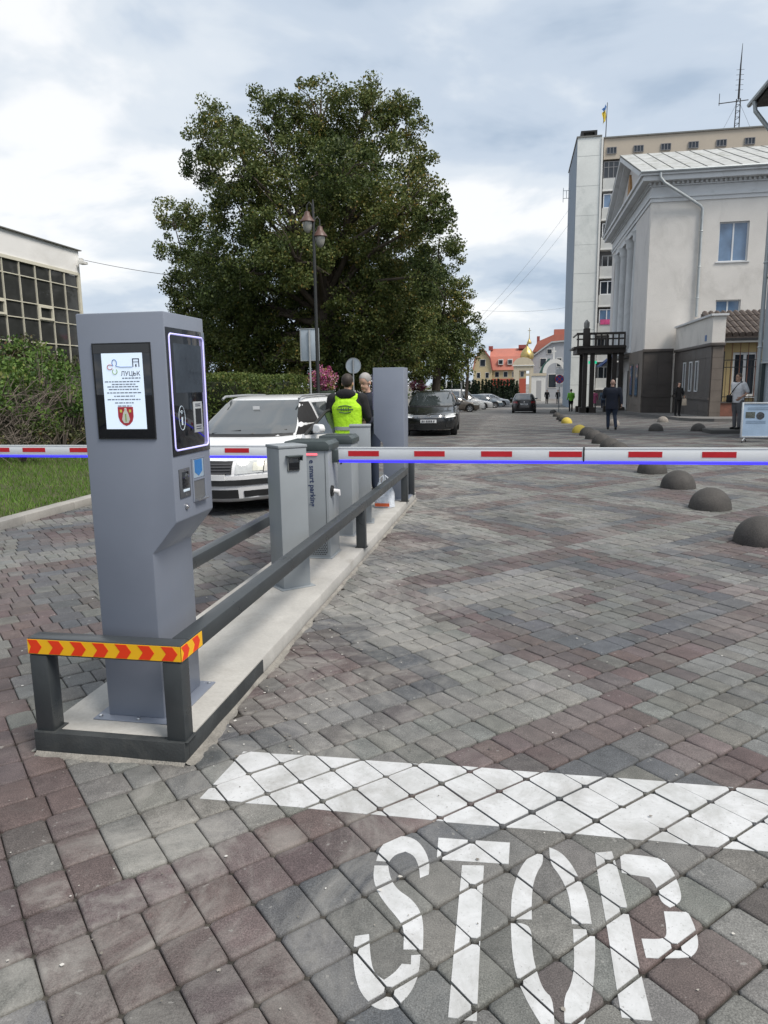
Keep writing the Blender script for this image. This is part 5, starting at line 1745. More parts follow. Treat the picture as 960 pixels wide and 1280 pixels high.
MB().box(-20.14, -19.97, 31.07 - mw * nY, 31.06, 7.10, 7.24).build('head_rail', MAT_YFRAME, gl)
zr = [0.6, 2.2, 3.7, 4.72, 5.40, 6.52, 7.10]
for k in range(nY + 1):
    yy = 31.06 - k * mw
    MB().box(-20.12, -19.99, yy - .028, yy, .3, 7.09).build('mullion', MAT_YFRAME, gl)
for k in range(nY):
    y1 = 31.06 - k * mw - .05
    y0 = y1 - mw + .05
    for j in range(len(zr) - 1):
        g_ = MB().box(-20.07, -20.05, y0, y1, zr[j] + .03, zr[j + 1] - .03).build('pane', MAT_TINT, gl)
        if j == 3 and k in (2, 5, 9):
            f = MB().box(-20.11, -19.96, y0, y0 + .09, zr[j] + .03, zr[j + 1] - .03).box(-20.11, -19.96, y1 - .09, y1, zr[j] + .03, zr[j + 1] - .03).box(-20.11, -19.96, y0 + .09, y1 - .09, zr[j] + .03, zr[j] + .12).box(-20.11, -19.96, y0 + .09, y1 - .09, zr[j + 1] - .12, zr[j + 1] - .03)
            f.build('casement', MAT_YFRAME, g_)
    for j in range(1, len(zr) - 1):
        MB().box(-20.10, -20.0, y0, y1, zr[j] - .02, zr[j] + .02).build('transom', MAT_YFRAME, gl)
# curtains and blinds dimly seen inside
rg = np.random.default_rng(12)
cam_b = MB().box(-19.95, -19.8, 31.2, 31.35, 7.75, 7.95).box(-19.9, -19.6, 31.0, 31.4, 7.65, 7.76)
cam_b.build('security_camera', MAT_WPLAST, gl)

# ---------------------------------------------------------------- far end of the street
yh = thing('yellow_house', 'far yellow house with red mansard roof and arched gable window', 'house', (-1.5, 118, gz(100)))
MB().box(-5.6, -2.6, 118, 130, -1.5, 3.85).build('gable_wing', MAT_YELLOW, yh)
MB().prism([(-5.6, 3.852), (-2.6, 3.852), (-2.95, 5.6), (-4.1, 7.05), (-5.25, 5.6)], 'y', 118.02, 129).build('gable', MAT_YELLOW, yh)
MB().prism([(-2.45, 3.70), (-2.85, 5.65), (-4.1, 7.25), (-4.1, 7.10), (-2.98, 5.58), (-2.60, 3.70)], 'y', 117.7, 130).build('mansard', MAT_RROOF_D, yh)
MB().prism([(-5.75, 3.70), (-5.35, 5.65), (-4.1, 7.25), (-4.1, 7.10), (-5.22, 5.58), (-5.60, 3.70)], 'y', 117.7, 130).build('mansard', MAT_RROOF, yh)
MB().box(-2.59, 2.9, 119.0, 130, -1.5, 3.85).build('long_wing', MAT_YELLOW, yh)
MB().box(-2.59, 2.9, 118.9, 118.99, -1.5, 2.3).build('red_plinth', M('red_render', (.42, .09, .06), .8), yh)
MB().prism([(118.6, 3.7), (119.8, 5.9), (122.5, 7.3), (130, 7.3), (130, 3.7)], 'x', -3.0, 3.2).build('roof', MAT_RROOF, yh)
for k in range(3):
    d = MB().box(-1.6 + k * 1.5, -.8 + k * 1.5, 118.75, 120, 4.55, 5.45).build('dormer', MAT_WPLAST, yh)
    MB().box(-1.5 + k * 1.5, -.9 + k * 1.5, 118.72, 118.748, 4.7, 5.3).build('pane', MAT_DARKG, d)
for (x0, x1, z0_, z1_, y_) in ((-4.5, -3.7, 4.4, 5.4, 118), (-5.0, -4.5, 2.5, 3.3, 118), (-3.6, -3.1, 2.5, 3.3, 118), (-2.1, -1.5, 2.6, 3.4, 119), (-.7, -.1, 2.6, 3.4, 119), (.7, 1.3, 2.6, 3.4, 119), (2.0, 2.5, 2.6, 3.4, 119)):
    w = MB().box(x0 - .06, x1 + .06, y_ - .03, y_ - .002, z0_ - .06, z1_ + .06).build('window', MAT_WPLAST, yh)
    MB().box(x0, x1, y_ - .045, y_ - .031, z0_, z1_).build('pane', MAT_DARKG, w)
MB().lathe([(.4, 0), (.4, .02)], 12)
MB().box(-3.3, -2.6, 121.5, 122.5, 7.0, 7.7).build('chimney', MAT_RROOF_D, yh)
MB().box(1.6, 2.9, 121.5, 122.5, 7.2, 7.8).build('chimney', MAT_RROOF_D, yh)
ww_ = MB().box(-9.5, -5.2, 112, 112.4, -1.2, 1.9)
tag(ww_.build('white_wall', MAT_WPLAST), 'white garden wall left of the yellow house', 'wall')

cg_ = thing('church_gate', 'cream church gate with arched gable and gilded dome', 'gate', (2.2, 112, gz(100)))
MB().box(.9, 1.75, 112, 114, -1.2, 4.3).box(3.3, 3.9, 112, 114, -1.2, 4.3).box(1.751, 3.299, 112, 114, 3.45, 4.3).build('piers', MAT_CREAM, cg_)
MB().prism([(.8, 4.301)] + [(2.35 + 1.55 * math.cos(R(a)), 4.301 + 1.15 * math.sin(R(a))) for a in range(170, 0, -10)] + [(3.95, 4.301)], 'y', 111.9, 114).build('arched_gable', MAT_CREAM, cg_)
MB().box(.7, 4.05, 111.85, 114, 4.15, 4.299).build('cornice', MAT_WPLAST, cg_)
MB().lathe([(.95, 5.2), (1.05, 5.6), (.95, 6.1), (.65, 6.6), (.28, 6.95), (.14, 7.15), (.16, 7.5)], 16, (2.9, 113.4, 0)).build('dome', MAT_GOLD, cg_, smooth=50)
MB().lathe([(.34, 7.5), (.36, 7.7), (.2, 8.0), (.08, 8.3), (.04, 9.0)], 12, (3.2, 113.4, 0)).build('lantern', MAT_GOLD, cg_, smooth=50)
MB().box(3.16, 3.24, 113.35, 113.45, 9.0, 9.9).box(2.95, 3.45, 113.36, 113.44, 9.45, 9.52).build('cross', MAT_GOLD, cg_)
ag = thing('white_arch', 'white curved arch with small cross over a gateway', 'arch', (5.5, 108, gz(100)))
MB().box(3.55, 4.25, 108, 108.9, -1.2, 2.6).box(5.0, 5.6, 108, 108.9, -1.2, 2.6).box(4.251, 4.999, 108, 108.9, 1.9, 2.6).build('piers', MAT_WPLAST, ag)
MB().box(2.7, 5.7, 107.9, 109, 2.601, 2.95).build('cornice', MAT_CREAM, ag)
arc = []
for a in range(180, -1, -10):
    arc.append((6.9 + 1.75 * math.cos(R(a)), 3.0 + 2.0 * math.sin(R(a))))
arc2 = [(6.9 + 1.2 * math.cos(R(a)), 3.0 + 1.4 * math.sin(R(a))) for a in range(0, 181, 10)]
n_ = len(arc)
am_ = MB()
for k in range(n_ - 1):
    am_.prism([arc[k], arc[k + 1], arc2[n_ - 2 - k], arc2[n_ - 1 - k]], 'y', 108, 108.8)
am_.build('arch_ring', MAT_WPLAST, ag)
MB().prism([(5.2, 2.96), (5.6, 4.2), (6.3, 5.1), (6.0, 5.1), (5.1, 4.0), (4.7, 2.96)], 'y', 109, 110.2).build('green_roof', M('green_copper', (.05, .13, .11), .6), ag)
MB().box(6.62, 6.82, 108.3, 108.5, 5.0, 6.7).box(6.4, 7.04, 108.32, 108.48, 6.0, 6.2).build('cross', MAT_WPLAST, ag)
gh = thing('grey_house', 'blue grey gabled house behind the white arch', 'house', (6.5, 122, gz(100)))
MB().box(3.9, 9.6, 122, 132, -1.5, 5.9).build('wall', MAT_GHOUSE, gh)
MB().prism([(3.9, 5.902), (9.6, 5.902), (9.6, 8.2), (6.9, 8.0), (5.4, 7.0)], 'y', 122.02, 131).build('gable', MAT_GHOUSE, gh)
MB().prism([(3.6, 5.8), (5.35, 7.15), (6.9, 8.25), (9.7, 8.45), (9.7, 8.2), (6.95, 8.0), (5.45, 6.95), (3.75, 5.75)], 'y', 121.7, 132).build('roof_edge', MAT_PIPE, gh)
for (x0, x1, z0_, z1_) in ((5.2, 6.1, 4.2, 5.5), (7.9, 8.6, 4.2, 5.5), (6.6, 7.8, .8, 2.9), (6.3, 7.0, 6.3, 7.0)):
    w = MB().box(x0 - .1, x1 + .1, 121.95, 121.998, z0_ - .1, z1_ + .1).build('window', MAT_WPLAST, gh)
    MB().box(x0, x1, 121.93, 121.949, z0_, z1_).build('pane', MAT_DARKG, w)
rr_ = thing('red_roofed_block', 'farthest block with red roof and brick chimneys above the grey house', 'building', (7, 134, gz(100)))
MB().box(4.3, 12, 134, 144, -1.5, 7.2).build('wall', MAT_CREAM, rr_)
MB().prism([(4.1, 7.1), (5.0, 8.9), (7.9, 10.1), (12, 10.1), (12, 7.1)], 'y', 133.5, 144).build('roof', MAT_RROOF, rr_)
MB().box(4.9, 5.4, 134.5, 135.5, 8.0, 9.9).build('chimney', MAT_RROOF_D, rr_)
MB().box(7.9, 9.9, 134, 135.5, 9.8, 11.0).build('chimney', MAT_RROOF, rr_)
# ================================================================ vehicles
def paint_mat(name, col, rough=.28, coat=.6):
    return M(name, col, rough, var=.03, scale=1.2, fine=60, spec=.5, coat=coat, rvar=.05, stain=tuple(c * .8 + .02 for c in col), stain_amt=.18)
PW = paint_mat('white_car_paint', (.68, .69, .70))
PB = paint_mat('black_car_paint', (.008, .009, .010))
PG = paint_mat('bronze_car_paint', (.11, .092, .075))
PN = paint_mat('dark_wine_car_paint', (.012, .009, .010))
PBL = paint_mat('blue_grey_car_paint', (.06, .085, .11))
PS = paint_mat('silver_car_paint', (.42, .43, .44))
PR = paint_mat('red_car_paint', (.34, .03, .03))
CGL = glass_mat('car_glass', (.030, .037, .040), .02, 1.0)
CGL.node_tree.nodes['Principled BSDF'].inputs['IOR'].default_value = 1.9
CTRIM = M('black_car_trim', (.016, .017, .018), .5, var=.15)
CTYRE = M('tyre_rubber', (.014, .014, .014), .85, var=.2, fine=80, bump=.3)
CRIM = M('alloy_rim', (.36, .37, .38), .32, metal=.85, var=.1)
CLAMP = M('headlamp_clear', (.50, .52, .52), .10, var=.12, scale=12, coat=.8)
CLAMPW = M('headlamp_reflector', (.80, .78, .66), .15, var=.1, metal=.4)
CTAIL = M('tail_lamp_red', (.23, .012, .014), .18, var=.1, coat=.6)
CPLATE = M('number_plate_white', (.62, .63, .64), .45, var=.03)
CCHROME = M('car_chrome', (.66, .67, .68), .12, metal=1.0, var=.03)
CINT = M('dark_car_interior', (.010, .010, .011), .9, var=.3)

class Shape:
    def __init__(s, levels, nf, nr):
        s.lv, s.nf, s.nr = levels, nf, nr
        s.memo = {}
    def fine(s, z):
        k = round(z, 3)
        if k not in s.memo:
            s.memo[k] = s.ring(z, 160)
        return s.memo[k]
    def par(s, z):
        L = s.lv
        if z <= L[0][0]: return L[0][1:]
        for a, b in zip(L, L[1:]):
            if z <= b[0]:
                t = (z - a[0]) / max(1e-6, b[0] - a[0])
                return tuple(p + (q - p) * t for p, q in zip(a[1:], b[1:]))
        return L[-1][1:]
    def ring(s, z, n=60):
        yF, yR, w = s.par(z)
        yc, hl = (yF + yR) / 2, (yR - yF) / 2
        out = []
        for k in range(n):
            a = 2 * math.pi * (k + .5) / n
            c, q = math.cos(a), math.sin(a)
            e = 2 / (s.nr if q > 0 else s.nf)
            x = w * math.copysign(abs(c) ** (2 / 5.5), c)
            # exponent blended so that the sides stay straight and the ends bow
            y = hl * math.copysign(abs(q) ** (2 / 5.5), q)
            xr = min(1, abs(x) / w)
            m_ = s.nr if q > 0 else s.nf
            bow = hl * (1 - (1 - xr ** m_ * .999) ** (1 / m_))
            lim = .11 * hl if q > 0 else .16 * hl
            y = math.copysign(abs(y) - min(bow, lim) * (abs(q) ** .6) * .55, q)
            out.append((x, yc + y, z))
        return out
    def front(s, x, z, off=0.0):
        """Point on the nose (or tail) at lateral x and height z, found on the ring itself."""
        return s._end(x, z, off, -1)
    def rear(s, x, z, off=0.0):
        return s._end(x, z, off, 1)
    def _end(s, x, z, off, sg):
        r = s.fine(z)
        best = [p for p in r if (p[1] - (s.par(z)[0] + s.par(z)[1]) / 2) * sg > 0]
        best.sort(key=lambda p: p[0])
        xs_ = [p[0] for p in best]
        ys_ = [p[1] for p in best]
        return (x, float(np.interp(x, xs_, ys_)) + sg * off, z)
    def side(s, y, z, sg, off=0.0):
        yF, yR, w = s.par(z)
        r = [p for p in s.fine(z) if p[0] * sg > 0]
        r.sort(key=lambda p: p[1])
        return (float(np.interp(y, [p[1] for p in r], [p[0] for p in r])) + sg * off, y, z)

def patch(fn, nu, nv, thick_fn=None):
    """Sheet with a rim folded inwards; fn(u, v, depth)."""
    mb = MB()
    mb.grid(lambda u, v: fn(u, v, 0), nu, nv)
    rim = [(i / nu, 0) for i in range(nu)] + [(1, j / nv) for j in range(nv)] + [(1 - i / nu, 1) for i in range(nu)] + [(0, 1 - j / nv) for j in range(nv)]
    a = [fn(u, v, 0) for u, v in rim]
    b = [fn(u, v, 1) for u, v in rim]
    n = len(rim)
    mb.add(a + b, [(k, (k + 1) % n, n + (k + 1) % n, n + k) for k in range(n)])
    return mb

def build_car(label, loc, rz, paint, body, cabin, wheels, wr, opt, group=None, name='parked_car', cat='car'):
    t = thing(name, label, cat, loc, rz, group)
    K = dict(world=False)
    S, G = Shape(body, opt.get('nf', 2.6), 4.5), Shape(cabin, opt.get('gnf', 3.0), 4.5)
    def B(mb, nm, mat, par=None, **k):
        return mb.build(nm, mat, par or t, world=False, **k)
    # lower body: stacked plan outlines, wheel arches cut out
    n = 112
    mb = MB()
    zs = []
    for a, b in zip(body, body[1:]):
        m_ = 2
        zs += [a[0] + (b[0] - a[0]) * q / m_ for q in range(m_)]
    zs.append(body[-1][0])
    for z in zs:
        mb.v += S.ring(z, n)
    for i in range(len(zs) - 1):
        for k in range(n):
            mb.f.append((i * n + k, i * n + (k + 1) % n, (i + 1) * n + (k + 1) % n, (i + 1) * n + k)); mb.m.append(0)
    mb.f.append(tuple(range(n))[::-1]); mb.m.append(0)
    mb.f.append(tuple(range((len(zs) - 1) * n, len(zs) * n))); mb.m.append(0)
    bo = B(mb, 'body', [paint, CTRIM], smooth=40)
    W = max(l[3] for l in body)
    cut = MB()
    for yw in wheels:
        for sg in (-1, 1):
            cut.tube([(sg * (W - .26), yw, wr), (sg * (W + .2), yw, wr)], wr + .055, 28)
    co = B(cut, 'cut', [CTRIM])
    md = bo.modifiers.new('b', 'BOOLEAN')
    md.object = co
    md.operation = 'DIFFERENCE'
    md.solver = 'EXACT'
    bake(bo, co)
    bpy.data.objects.remove(co)
    bo.data.polygons.foreach_set('use_smooth', [True] * len(bo.data.polygons))
    bo.data.set_sharp_from_angle(angle=R(38))
    # cabin shell
    mb = MB()
    zc = []
    for a, b in zip(cabin, cabin[1:]):
        zc += [a[0] + (b[0] - a[0]) * q / 2 for q in range(2)]
    zc.append(cabin[-1][0])
    for z in zc:
        mb.v += G.ring(z, n)
    for i in range(len(zc) - 1):
        for k in range(n):
            mb.f.append((i * n + k, i * n + (k + 1) % n, (i + 1) * n + (k + 1) % n, (i + 1) * n + k)); mb.m.append(0)
    mb.f.append(tuple(range((len(zc) - 1) * n, len(zc) * n))); mb.m.append(0)
    B(mb, 'cabin', paint, smooth=50)
    z0, z1 = cabin[0][0], opt['roof_z']
    # glass
    def wscreen(end, nm, m0=.90, za=.03, zb_=.0):
        def fn(u, v, d):
            z = z0 + za + (z1 - zb_ - z0 - za) * v
            w = G.par(z)[2] * m0
            f = G.front if end < 0 else G.rear
            return f((2 * u - 1) * w, z, .016 - .024 * d)
        return B(patch(fn, 36, 9), nm, CGL, smooth=60)
    ws = wscreen(-1, 'windscreen', opt.get('wsm', .875))
    B(patch(lambda u, v, d: G.front((2 * u - 1) * G.par(z0 + .02)[2] * .86, z0 - .005 + .04 * v, .014 - .01 * d), 12, 1), 'cowl', CTRIM, smooth=60)
    for sx in (-.42, .18):
        B(MB().tube([G.front(sx, z0 + .035, .02), G.front(sx + .42, z0 + .075, .02)], .008, 6), 'wiper', CTRIM)
    wscreen(1, 'rear_window', .86, .06, .03)
    for sg in (-1, 1):
        for (a0, a1, b0, b1) in opt['side']:          # front/rear edge at the belt, front/rear edge at the roof
            if opt.get('open') and sg > 0 and (a0, a1, b0, b1) == opt['side'][0]:
                continue
            def fn(u, v, d, sg=sg):
                z = z0 + .035 + (z1 - .05 - z0 - .035) * v
                ya, yb = a0 + (b0 - a0) * v, a1 + (b1 - a1) * v
                return G.side(ya + (yb - ya) * u, z, sg, .012 - .02 * d)
            B(patch(fn, 6, 5), 'side_window', CGL, smooth=60)
        # door shut lines and handles
        for yl in opt['doors']:
            B(MB().tube([S.side(yl, z, sg, .001) for z in np.linspace(.30, z0 - .02, 8)], .005, 5), 'door_seam', CTRIM)
        for yl in opt['doors'][1:]:
            B(MB().tube([S.side(yl - .26, z0 - .13, sg, .022), S.side(yl - .06, z0 - .125, sg, .022)], .014, 6), 'door_handle', opt.get('handle', paint))
        if not (opt.get('open') and sg > 0):
            p = Vector(S.side(opt['mirror_y'], z0 - .02, sg, 0))
            mm = B(MB().prism([(p.x + sg * .03, z0 + .02), (p.x + sg * .21, z0 + .025), (p.x + sg * .235, z0 + .075), (p.x + sg * .20, z0 + .135), (p.x + sg * .06, z0 + .14), (p.x + sg * .03, z0 + .09)], 'y', p.y - .035, p.y + .06), 'mirror', opt.get('mirror', paint), bevel=.025, segs=3)
            B(MB().tube([p + Vector((-sg * .02, .04, .02)), p + Vector((sg * .08, .03, .05))], .025, 6), 'mirror_arm', CTRIM, mm)
            B(MB().ball((p.x + sg * .13, p.y + .062, z0 + .075), .10, .018, .062), 'mirror_glass', CGL, mm, smooth=60)
        # sill trim, wheel arch liners
        B(patch(lambda u, v, d: S.side(wheels[0] + wr + .08 + (wheels[1] - wheels[0] - 2 * wr - .16) * u, .19 + .09 * v, sg, .006 - .012 * d), 6, 1), 'sill', CTRIM)
        if opt.get('rails'):
            ra, rb = opt['rails']
            zr_ = opt['H']
            rx = G.par(z1)[2] - .02
            rl = B(MB().tube([(sg * rx, ra, z1 + .015), (sg * rx, ra + .12, z1 + .055), (sg * rx, (ra + rb) / 2, z1 + .065), (sg * rx, rb - .12, z1 + .05), (sg * rx, rb, z1 + .015)], .017, 8), 'roof_rail', opt.get('railmat', CTRIM), smooth=60)
        for yw in wheels:
            wx = W - .115
            ty = MB()
            prof = [(wr * .66, -.10), (wr * .94, -.10), (wr, -.075), (wr, .075), (wr * .94, .10), (wr * .66, .10)]
            m_ = 26
            vs_ = []
            for (r_, xo) in prof:
                vs_ += [(sg * wx + sg * xo, yw + r_ * math.cos(2 * math.pi * k / m_), wr + r_ * math.sin(2 * math.pi * k / m_)) for k in range(m_)]
            ty.add(vs_, [(i * m_ + k, i * m_ + (k + 1) % m_, (i + 1) * m_ + (k + 1) % m_, (i + 1) * m_ + k) for i in range(len(prof) - 1) for k in range(m_)])
            wh = B(ty, 'wheel', CTYRE, smooth=50)
            rm = MB().tube([(sg * (wx + .02), yw, wr), (sg * (wx + .03), yw, wr)], wr * .67, 26)
            B(rm, 'rim_well', CTRIM, wh)
            rs = MB()
            for k in range(opt.get('spokes', 7)):
                a = 2 * math.pi * k / opt.get('spokes', 7)
                d1 = Vector((0, math.cos(a), math.sin(a)))
                d2 = Vector((0, -math.sin(a), math.cos(a)))
                c0 = Vector((sg * (wx + .075), yw, wr))
                rs.obox(c0 + d1 * wr * .34 - Vector((sg * .015, 0, 0)), Vector((.014, 0, 0)), d1 * wr * .31, d2 * wr * .09)
            rs.disc((sg * (wx + .07), yw, wr), (1, 0, 0), wr * .16, .05, 14)
            ring = [(sg * (wx + .065), yw + wr * .655 * math.cos(2 * math.pi * k / 26), wr + wr * .655 * math.sin(2 * math.pi * k / 26)) for k in range(27)]
            rs.tube(ring, .018, 6, cap=False)
            B(rs, 'rim', CRIM, wh, smooth=40)
    B(MB().box(-W + .22, W - .22, wheels[0] - .45, wheels[1] + .45, .16, .40), 'underbody', CINT)
    # nose and tail
    def fp(nm, mat, x0, x1, za, zb_, off=.012, nu=8, nv=3, par=None, skew=(0, 0), end=-1, inset=.03):
        def fn(u, v, d):
            x = x0 + (x1 - x0) * u
            z = za + (zb_ - za) * v + (skew[0] * (1 - u) + skew[1] * u)
            f = S.front if end < 0 else S.rear
            return f(x, z, off - inset * d)
        return B(patch(fn, nu, nv), nm, mat, par, smooth=50)
    opt['detail'](t, S, G, B, fp, W, z0, z1)
    if opt.get('open'):
        # driver's door swung open, its opening shows the dark inside
        y0, y1 = opt['doors'][0], opt['doors'][1]
        B(patch(lambda u, v, d: S.side(y0 + .03 + (y1 - y0 - .04) * u, .30 + (z0 - .30) * v, 1, .008 - .02 * d), 8, 6), 'door_opening', CINT)
        a0, a1, b0, b1 = opt['side'][0]
        B(patch(lambda u, v, d: G.side((a0 + (b0 - a0) * v) + ((a1 - a0) + ((b1 - b0) - (a1 - a0)) * v) * u, z0 + (z1 - .03 - z0) * v, 1, .006 - .02 * d), 6, 5), 'window_opening', CINT)
        hx = S.side(y0, .6, 1, 0)[0]
        Ld = y1 - y0 - .04
        dm = MB()
        sec = lambda y, z: .05 * (1 - ((z - .62) / .45) ** 2) + .0
        dm.grid(lambda u, v: (sec(0, .28 + (z0 - .28) * v), Ld * u, .28 + (z0 - .28) * v), 6, 8)
        dm.grid(lambda u, v: (-.06, Ld * u, .28 + (z0 - .28) * v), 1, 1)
        for u in (0, 1):
            dm.grid(lambda a, v, u=u: (-.06 + (.06 + sec(0, .28 + (z0 - .28) * v)) * a, Ld * u, .28 + (z0 - .28) * v), 1, 8)
        dm.grid(lambda u, v: (-.06 + .09 * v, Ld * u, z0), 6, 1)
        dm.grid(lambda u, v: (-.06 + .06 * v, Ld * u, .28), 6, 1)
        door = B(dm, 'door', paint, smooth=40)
        door.location = (hx - .02, y0 + .02, 0)
        door.rotation_euler = (0, 0, -R(opt['open']))
        lean = -.17
        fr = [(0, .02, z0), (lean * .55, .42, z0 + .30), (lean * .95, .75, z1 - .06), (lean, Ld - .10, z1 - .05), (0, Ld, z0)]
        B(MB().tube(fr, .022, 8), 'window_frame', CTRIM, door, smooth=40)
        gq = MB().add([(0, .05, z0), (lean * .55, .44, z0 + .29), (lean * .95, .76, z1 - .08), (lean, Ld - .12, z1 - .07), (0, Ld - .03, z0)], [(0, 1, 2, 3, 4)])
        B(gq, 'door_glass', CGL, door)
        B(patch(lambda u, v, d: (-.062 - .02 * (1 - d), .05 + (Ld - .1) * u, .33 + (z0 - .36) * v), 2, 2), 'door_card', CINT, door)
        mm = B(MB().prism([(.05, z0 + .02), (.23, z0 + .03), (.255, z0 + .08), (.22, z0 + .145), (.08, z0 + .15), (.05, z0 + .09)], 'y', .10, .20), 'mirror', paint, door, bevel=.026, segs=3)
        B(MB().tube([(.0, .14, z0 + .03), (.09, .15, z0 + .05)], .028, 6), 'mirror_arm', CTRIM, door)
        B(MB().tube([(.05, Ld - .28, z0 - .13), (.06, Ld - .18, z0 - .125), (.05, Ld - .08, z0 - .125)], .014, 6), 'door_handle', paint, door)
    return t

def marks(B, par, end, S, x0, x1, z0_, z1_, off, n=7):
    """Dark characters of a number plate too far away to read."""
    mb = MB()
    w = (x1 - x0) / (n + 1.4)
    x = x0 + w * .3
    f = S.front if end < 0 else S.rear
    sg = end
    for k in range(n):
        if k in (2, 6):
            x += w * .35
        p = f(x + w * .35, (z0_ + z1_) / 2, off)
        mb.box(x, x + w * .62, p[1] - .002, p[1] + .002, z0_, z1_)
        x += w
    B(mb, 'plate_marks', M('plate_ink', (.05, .05, .06), .6), par)

def estate(L, W, H, belt, hood, cowl, b5=False):
    w = W / 2
    body = [(.19, .10, L - .06, w * .90), (.24, .03, L - .02, w * .96), (.40, 0, L, w * .99), (.56, 0, L - .01, w), (.64, .03, L - .02, w), (.70, .08, L - .03, w * .998), (hood - .02, .17, L - .04, w * .99),
            (hood + .03, .34, L - .05, w * .975), (hood + .09, .76, L - .06, w * .965), (belt - .03, cowl - .22, L - .07, w * .95), (belt, cowl, L - .08, w * .93)]
    cabin = [(belt - .01, cowl - .12, L - .09, w * .92), (belt + .12, cowl + .09, L - .14, w * .895), (H - .14, cowl + .63, L - .34, w * .755), (H - .055, cowl + .84, L - .46, w * .70), (H - .02, cowl + 1.0, L - .60, w * .62), (H, cowl + 1.25, L - .9, w * .42)]
    return body, cabin

# ---- white estate waiting in the left lane, driver's door open
def det_white(t, S, G, B, fp, W, z0, z1):
    g = fp('grille', CTRIM, -.33, .33, .545, .70, .010)
    for k in range(4):
        fp('grille_bar', M('grille_dark_grey', (.06, .06, .065), .4), -.32, .32, .557 + k * .035, .568 + k * .035, .020, par=g)
    fp('grille_surround', PW, -.36, .36, .705, .722, .018)
    for sg in (-1, 1):
        h = fp('headlamp', CLAMP, sg * .375, sg * .77, .545, .695, .012, skew=(0, .012) if sg > 0 else (0, .012))
        fp('lamp_reflector', CLAMPW, sg * .55, sg * .655, .575, .675, .018, par=h)
        fp('indicator', M('indicator_clear', (.62, .60, .55), .15, coat=.6), sg * .665, sg * .765, .565, .68, .018, par=h)
        fp('lamp_divider', CTRIM, sg * .655, sg * .662, .55, .69, .019, par=h)
    b = fp('bumper', PW, -.80, .80, .24, .525, .022, nu=16)
    fp('bumper_strip', CTRIM, -.81, .81, .405, .475, .034, nu=16, par=b)
    fp('lower_intake', CTRIM, -.40, .40, .245, .355, .030, par=b)
    fp('fog_intake', CTRIM, .46, .70, .255, .335, .030, par=b)
    fp('fog_intake', CTRIM, -.70, -.46, .255, .335, .030, par=b)
    pl = fp('number_plate', CPLATE, -.26, .26, .475, .545, .045)
    B(MB().disc(S.front(0, .635, .03), (0, 1, 0), .05, .012, 20), 'badge', CCHROME)
    B(MB().box(-.06, .04, .0, .004, 0, .10), 'windscreen_sticker', CPLATE).location = Vector(G.front(.05, z0 + .34, -.02)) + Vector((0, -.03, -.05))
bd, cbn = estate(4.68, 1.75, 1.46, .94, .745, 1.28)
white_car = build_car('white estate car with open driver door beside the barrier', (-2.38, 5.60, 0), 0, PW, bd, cbn, (.93, 3.63), .31,
          dict(roof_z=1.40, H=1.46, side=[(1.50, 2.46, 2.16, 2.48), (2.56, 3.42, 2.58, 3.38), (3.52, 4.30, 3.48, 4.10)], doors=(1.42, 2.50, 3.45), mirror_y=1.52, rails=(2.1, 4.1), railmat=M('silver_rail', (.35, .36, .37), .4, metal=.5), open=42, detail=det_white, spokes=9), name='estate_car')

# ---- black estate facing the viewer beyond the island
def det_black(t, S, G, B, fp, W, z0, z1):
    g = fp('grille', M('grille_gloss_black', (.02, .02, .022), .25), -.62, .62, .60, .715, .012, nu=14)
    for k in range(3):
        fp('grille_bar', CCHROME, -.60, .60, .615 + k * .036, .625 + k * .036, .022, nu=14, par=g)
    for sg in (-1, 1):
        h = fp('headlamp', CLAMP, sg * .52, sg * .86, .60, .715, .016, skew=(0, .03))
        fp('lamp_strip', M('running_light', (.9, .9, .92), .3, emit=.5), sg * .56, sg * .84, .612, .632, .022, skew=(0, .03), par=h)
        fp('fog_intake', CTRIM, sg * .55, sg * .80, .30, .40, .014)
    fp('lower_intake', CTRIM, -.50, .50, .26, .40, .014)
    fp('chrome_lip', CCHROME, -.80, .80, .225, .238, .016, nu=16)
    pl = fp('number_plate', CPLATE, -.26, .26, .455, .56, .024)
    marks(B, pl, -1, S, -.23, .24, .475, .54, .030)
    b_ = B(MB().disc(S.front(0, .675, .03), (0, 1, 0), .062, .014, 20), 'badge', CCHROME)
bd, cbn = estate(4.77, 1.83, 1.46, .95, .74, 1.42)
OPT = dict(roof_z=1.40, H=1.46, side=[(1.62, 2.50, 2.28, 2.52), (2.60, 3.45, 2.62, 3.40), (3.55, 4.35, 3.50, 4.12)], doors=(1.45, 2.55, 3.50), mirror_y=1.55, rails=(2.1, 4.1))
build_car('black estate car with chrome grille facing the viewer beyond the terminal', (-1.42, 20.7, gz(21.5)), R(3), PB, bd, cbn, (.95, 3.74), .335, dict(OPT, detail=det_black, railmat=CCHROME), name='estate_car')

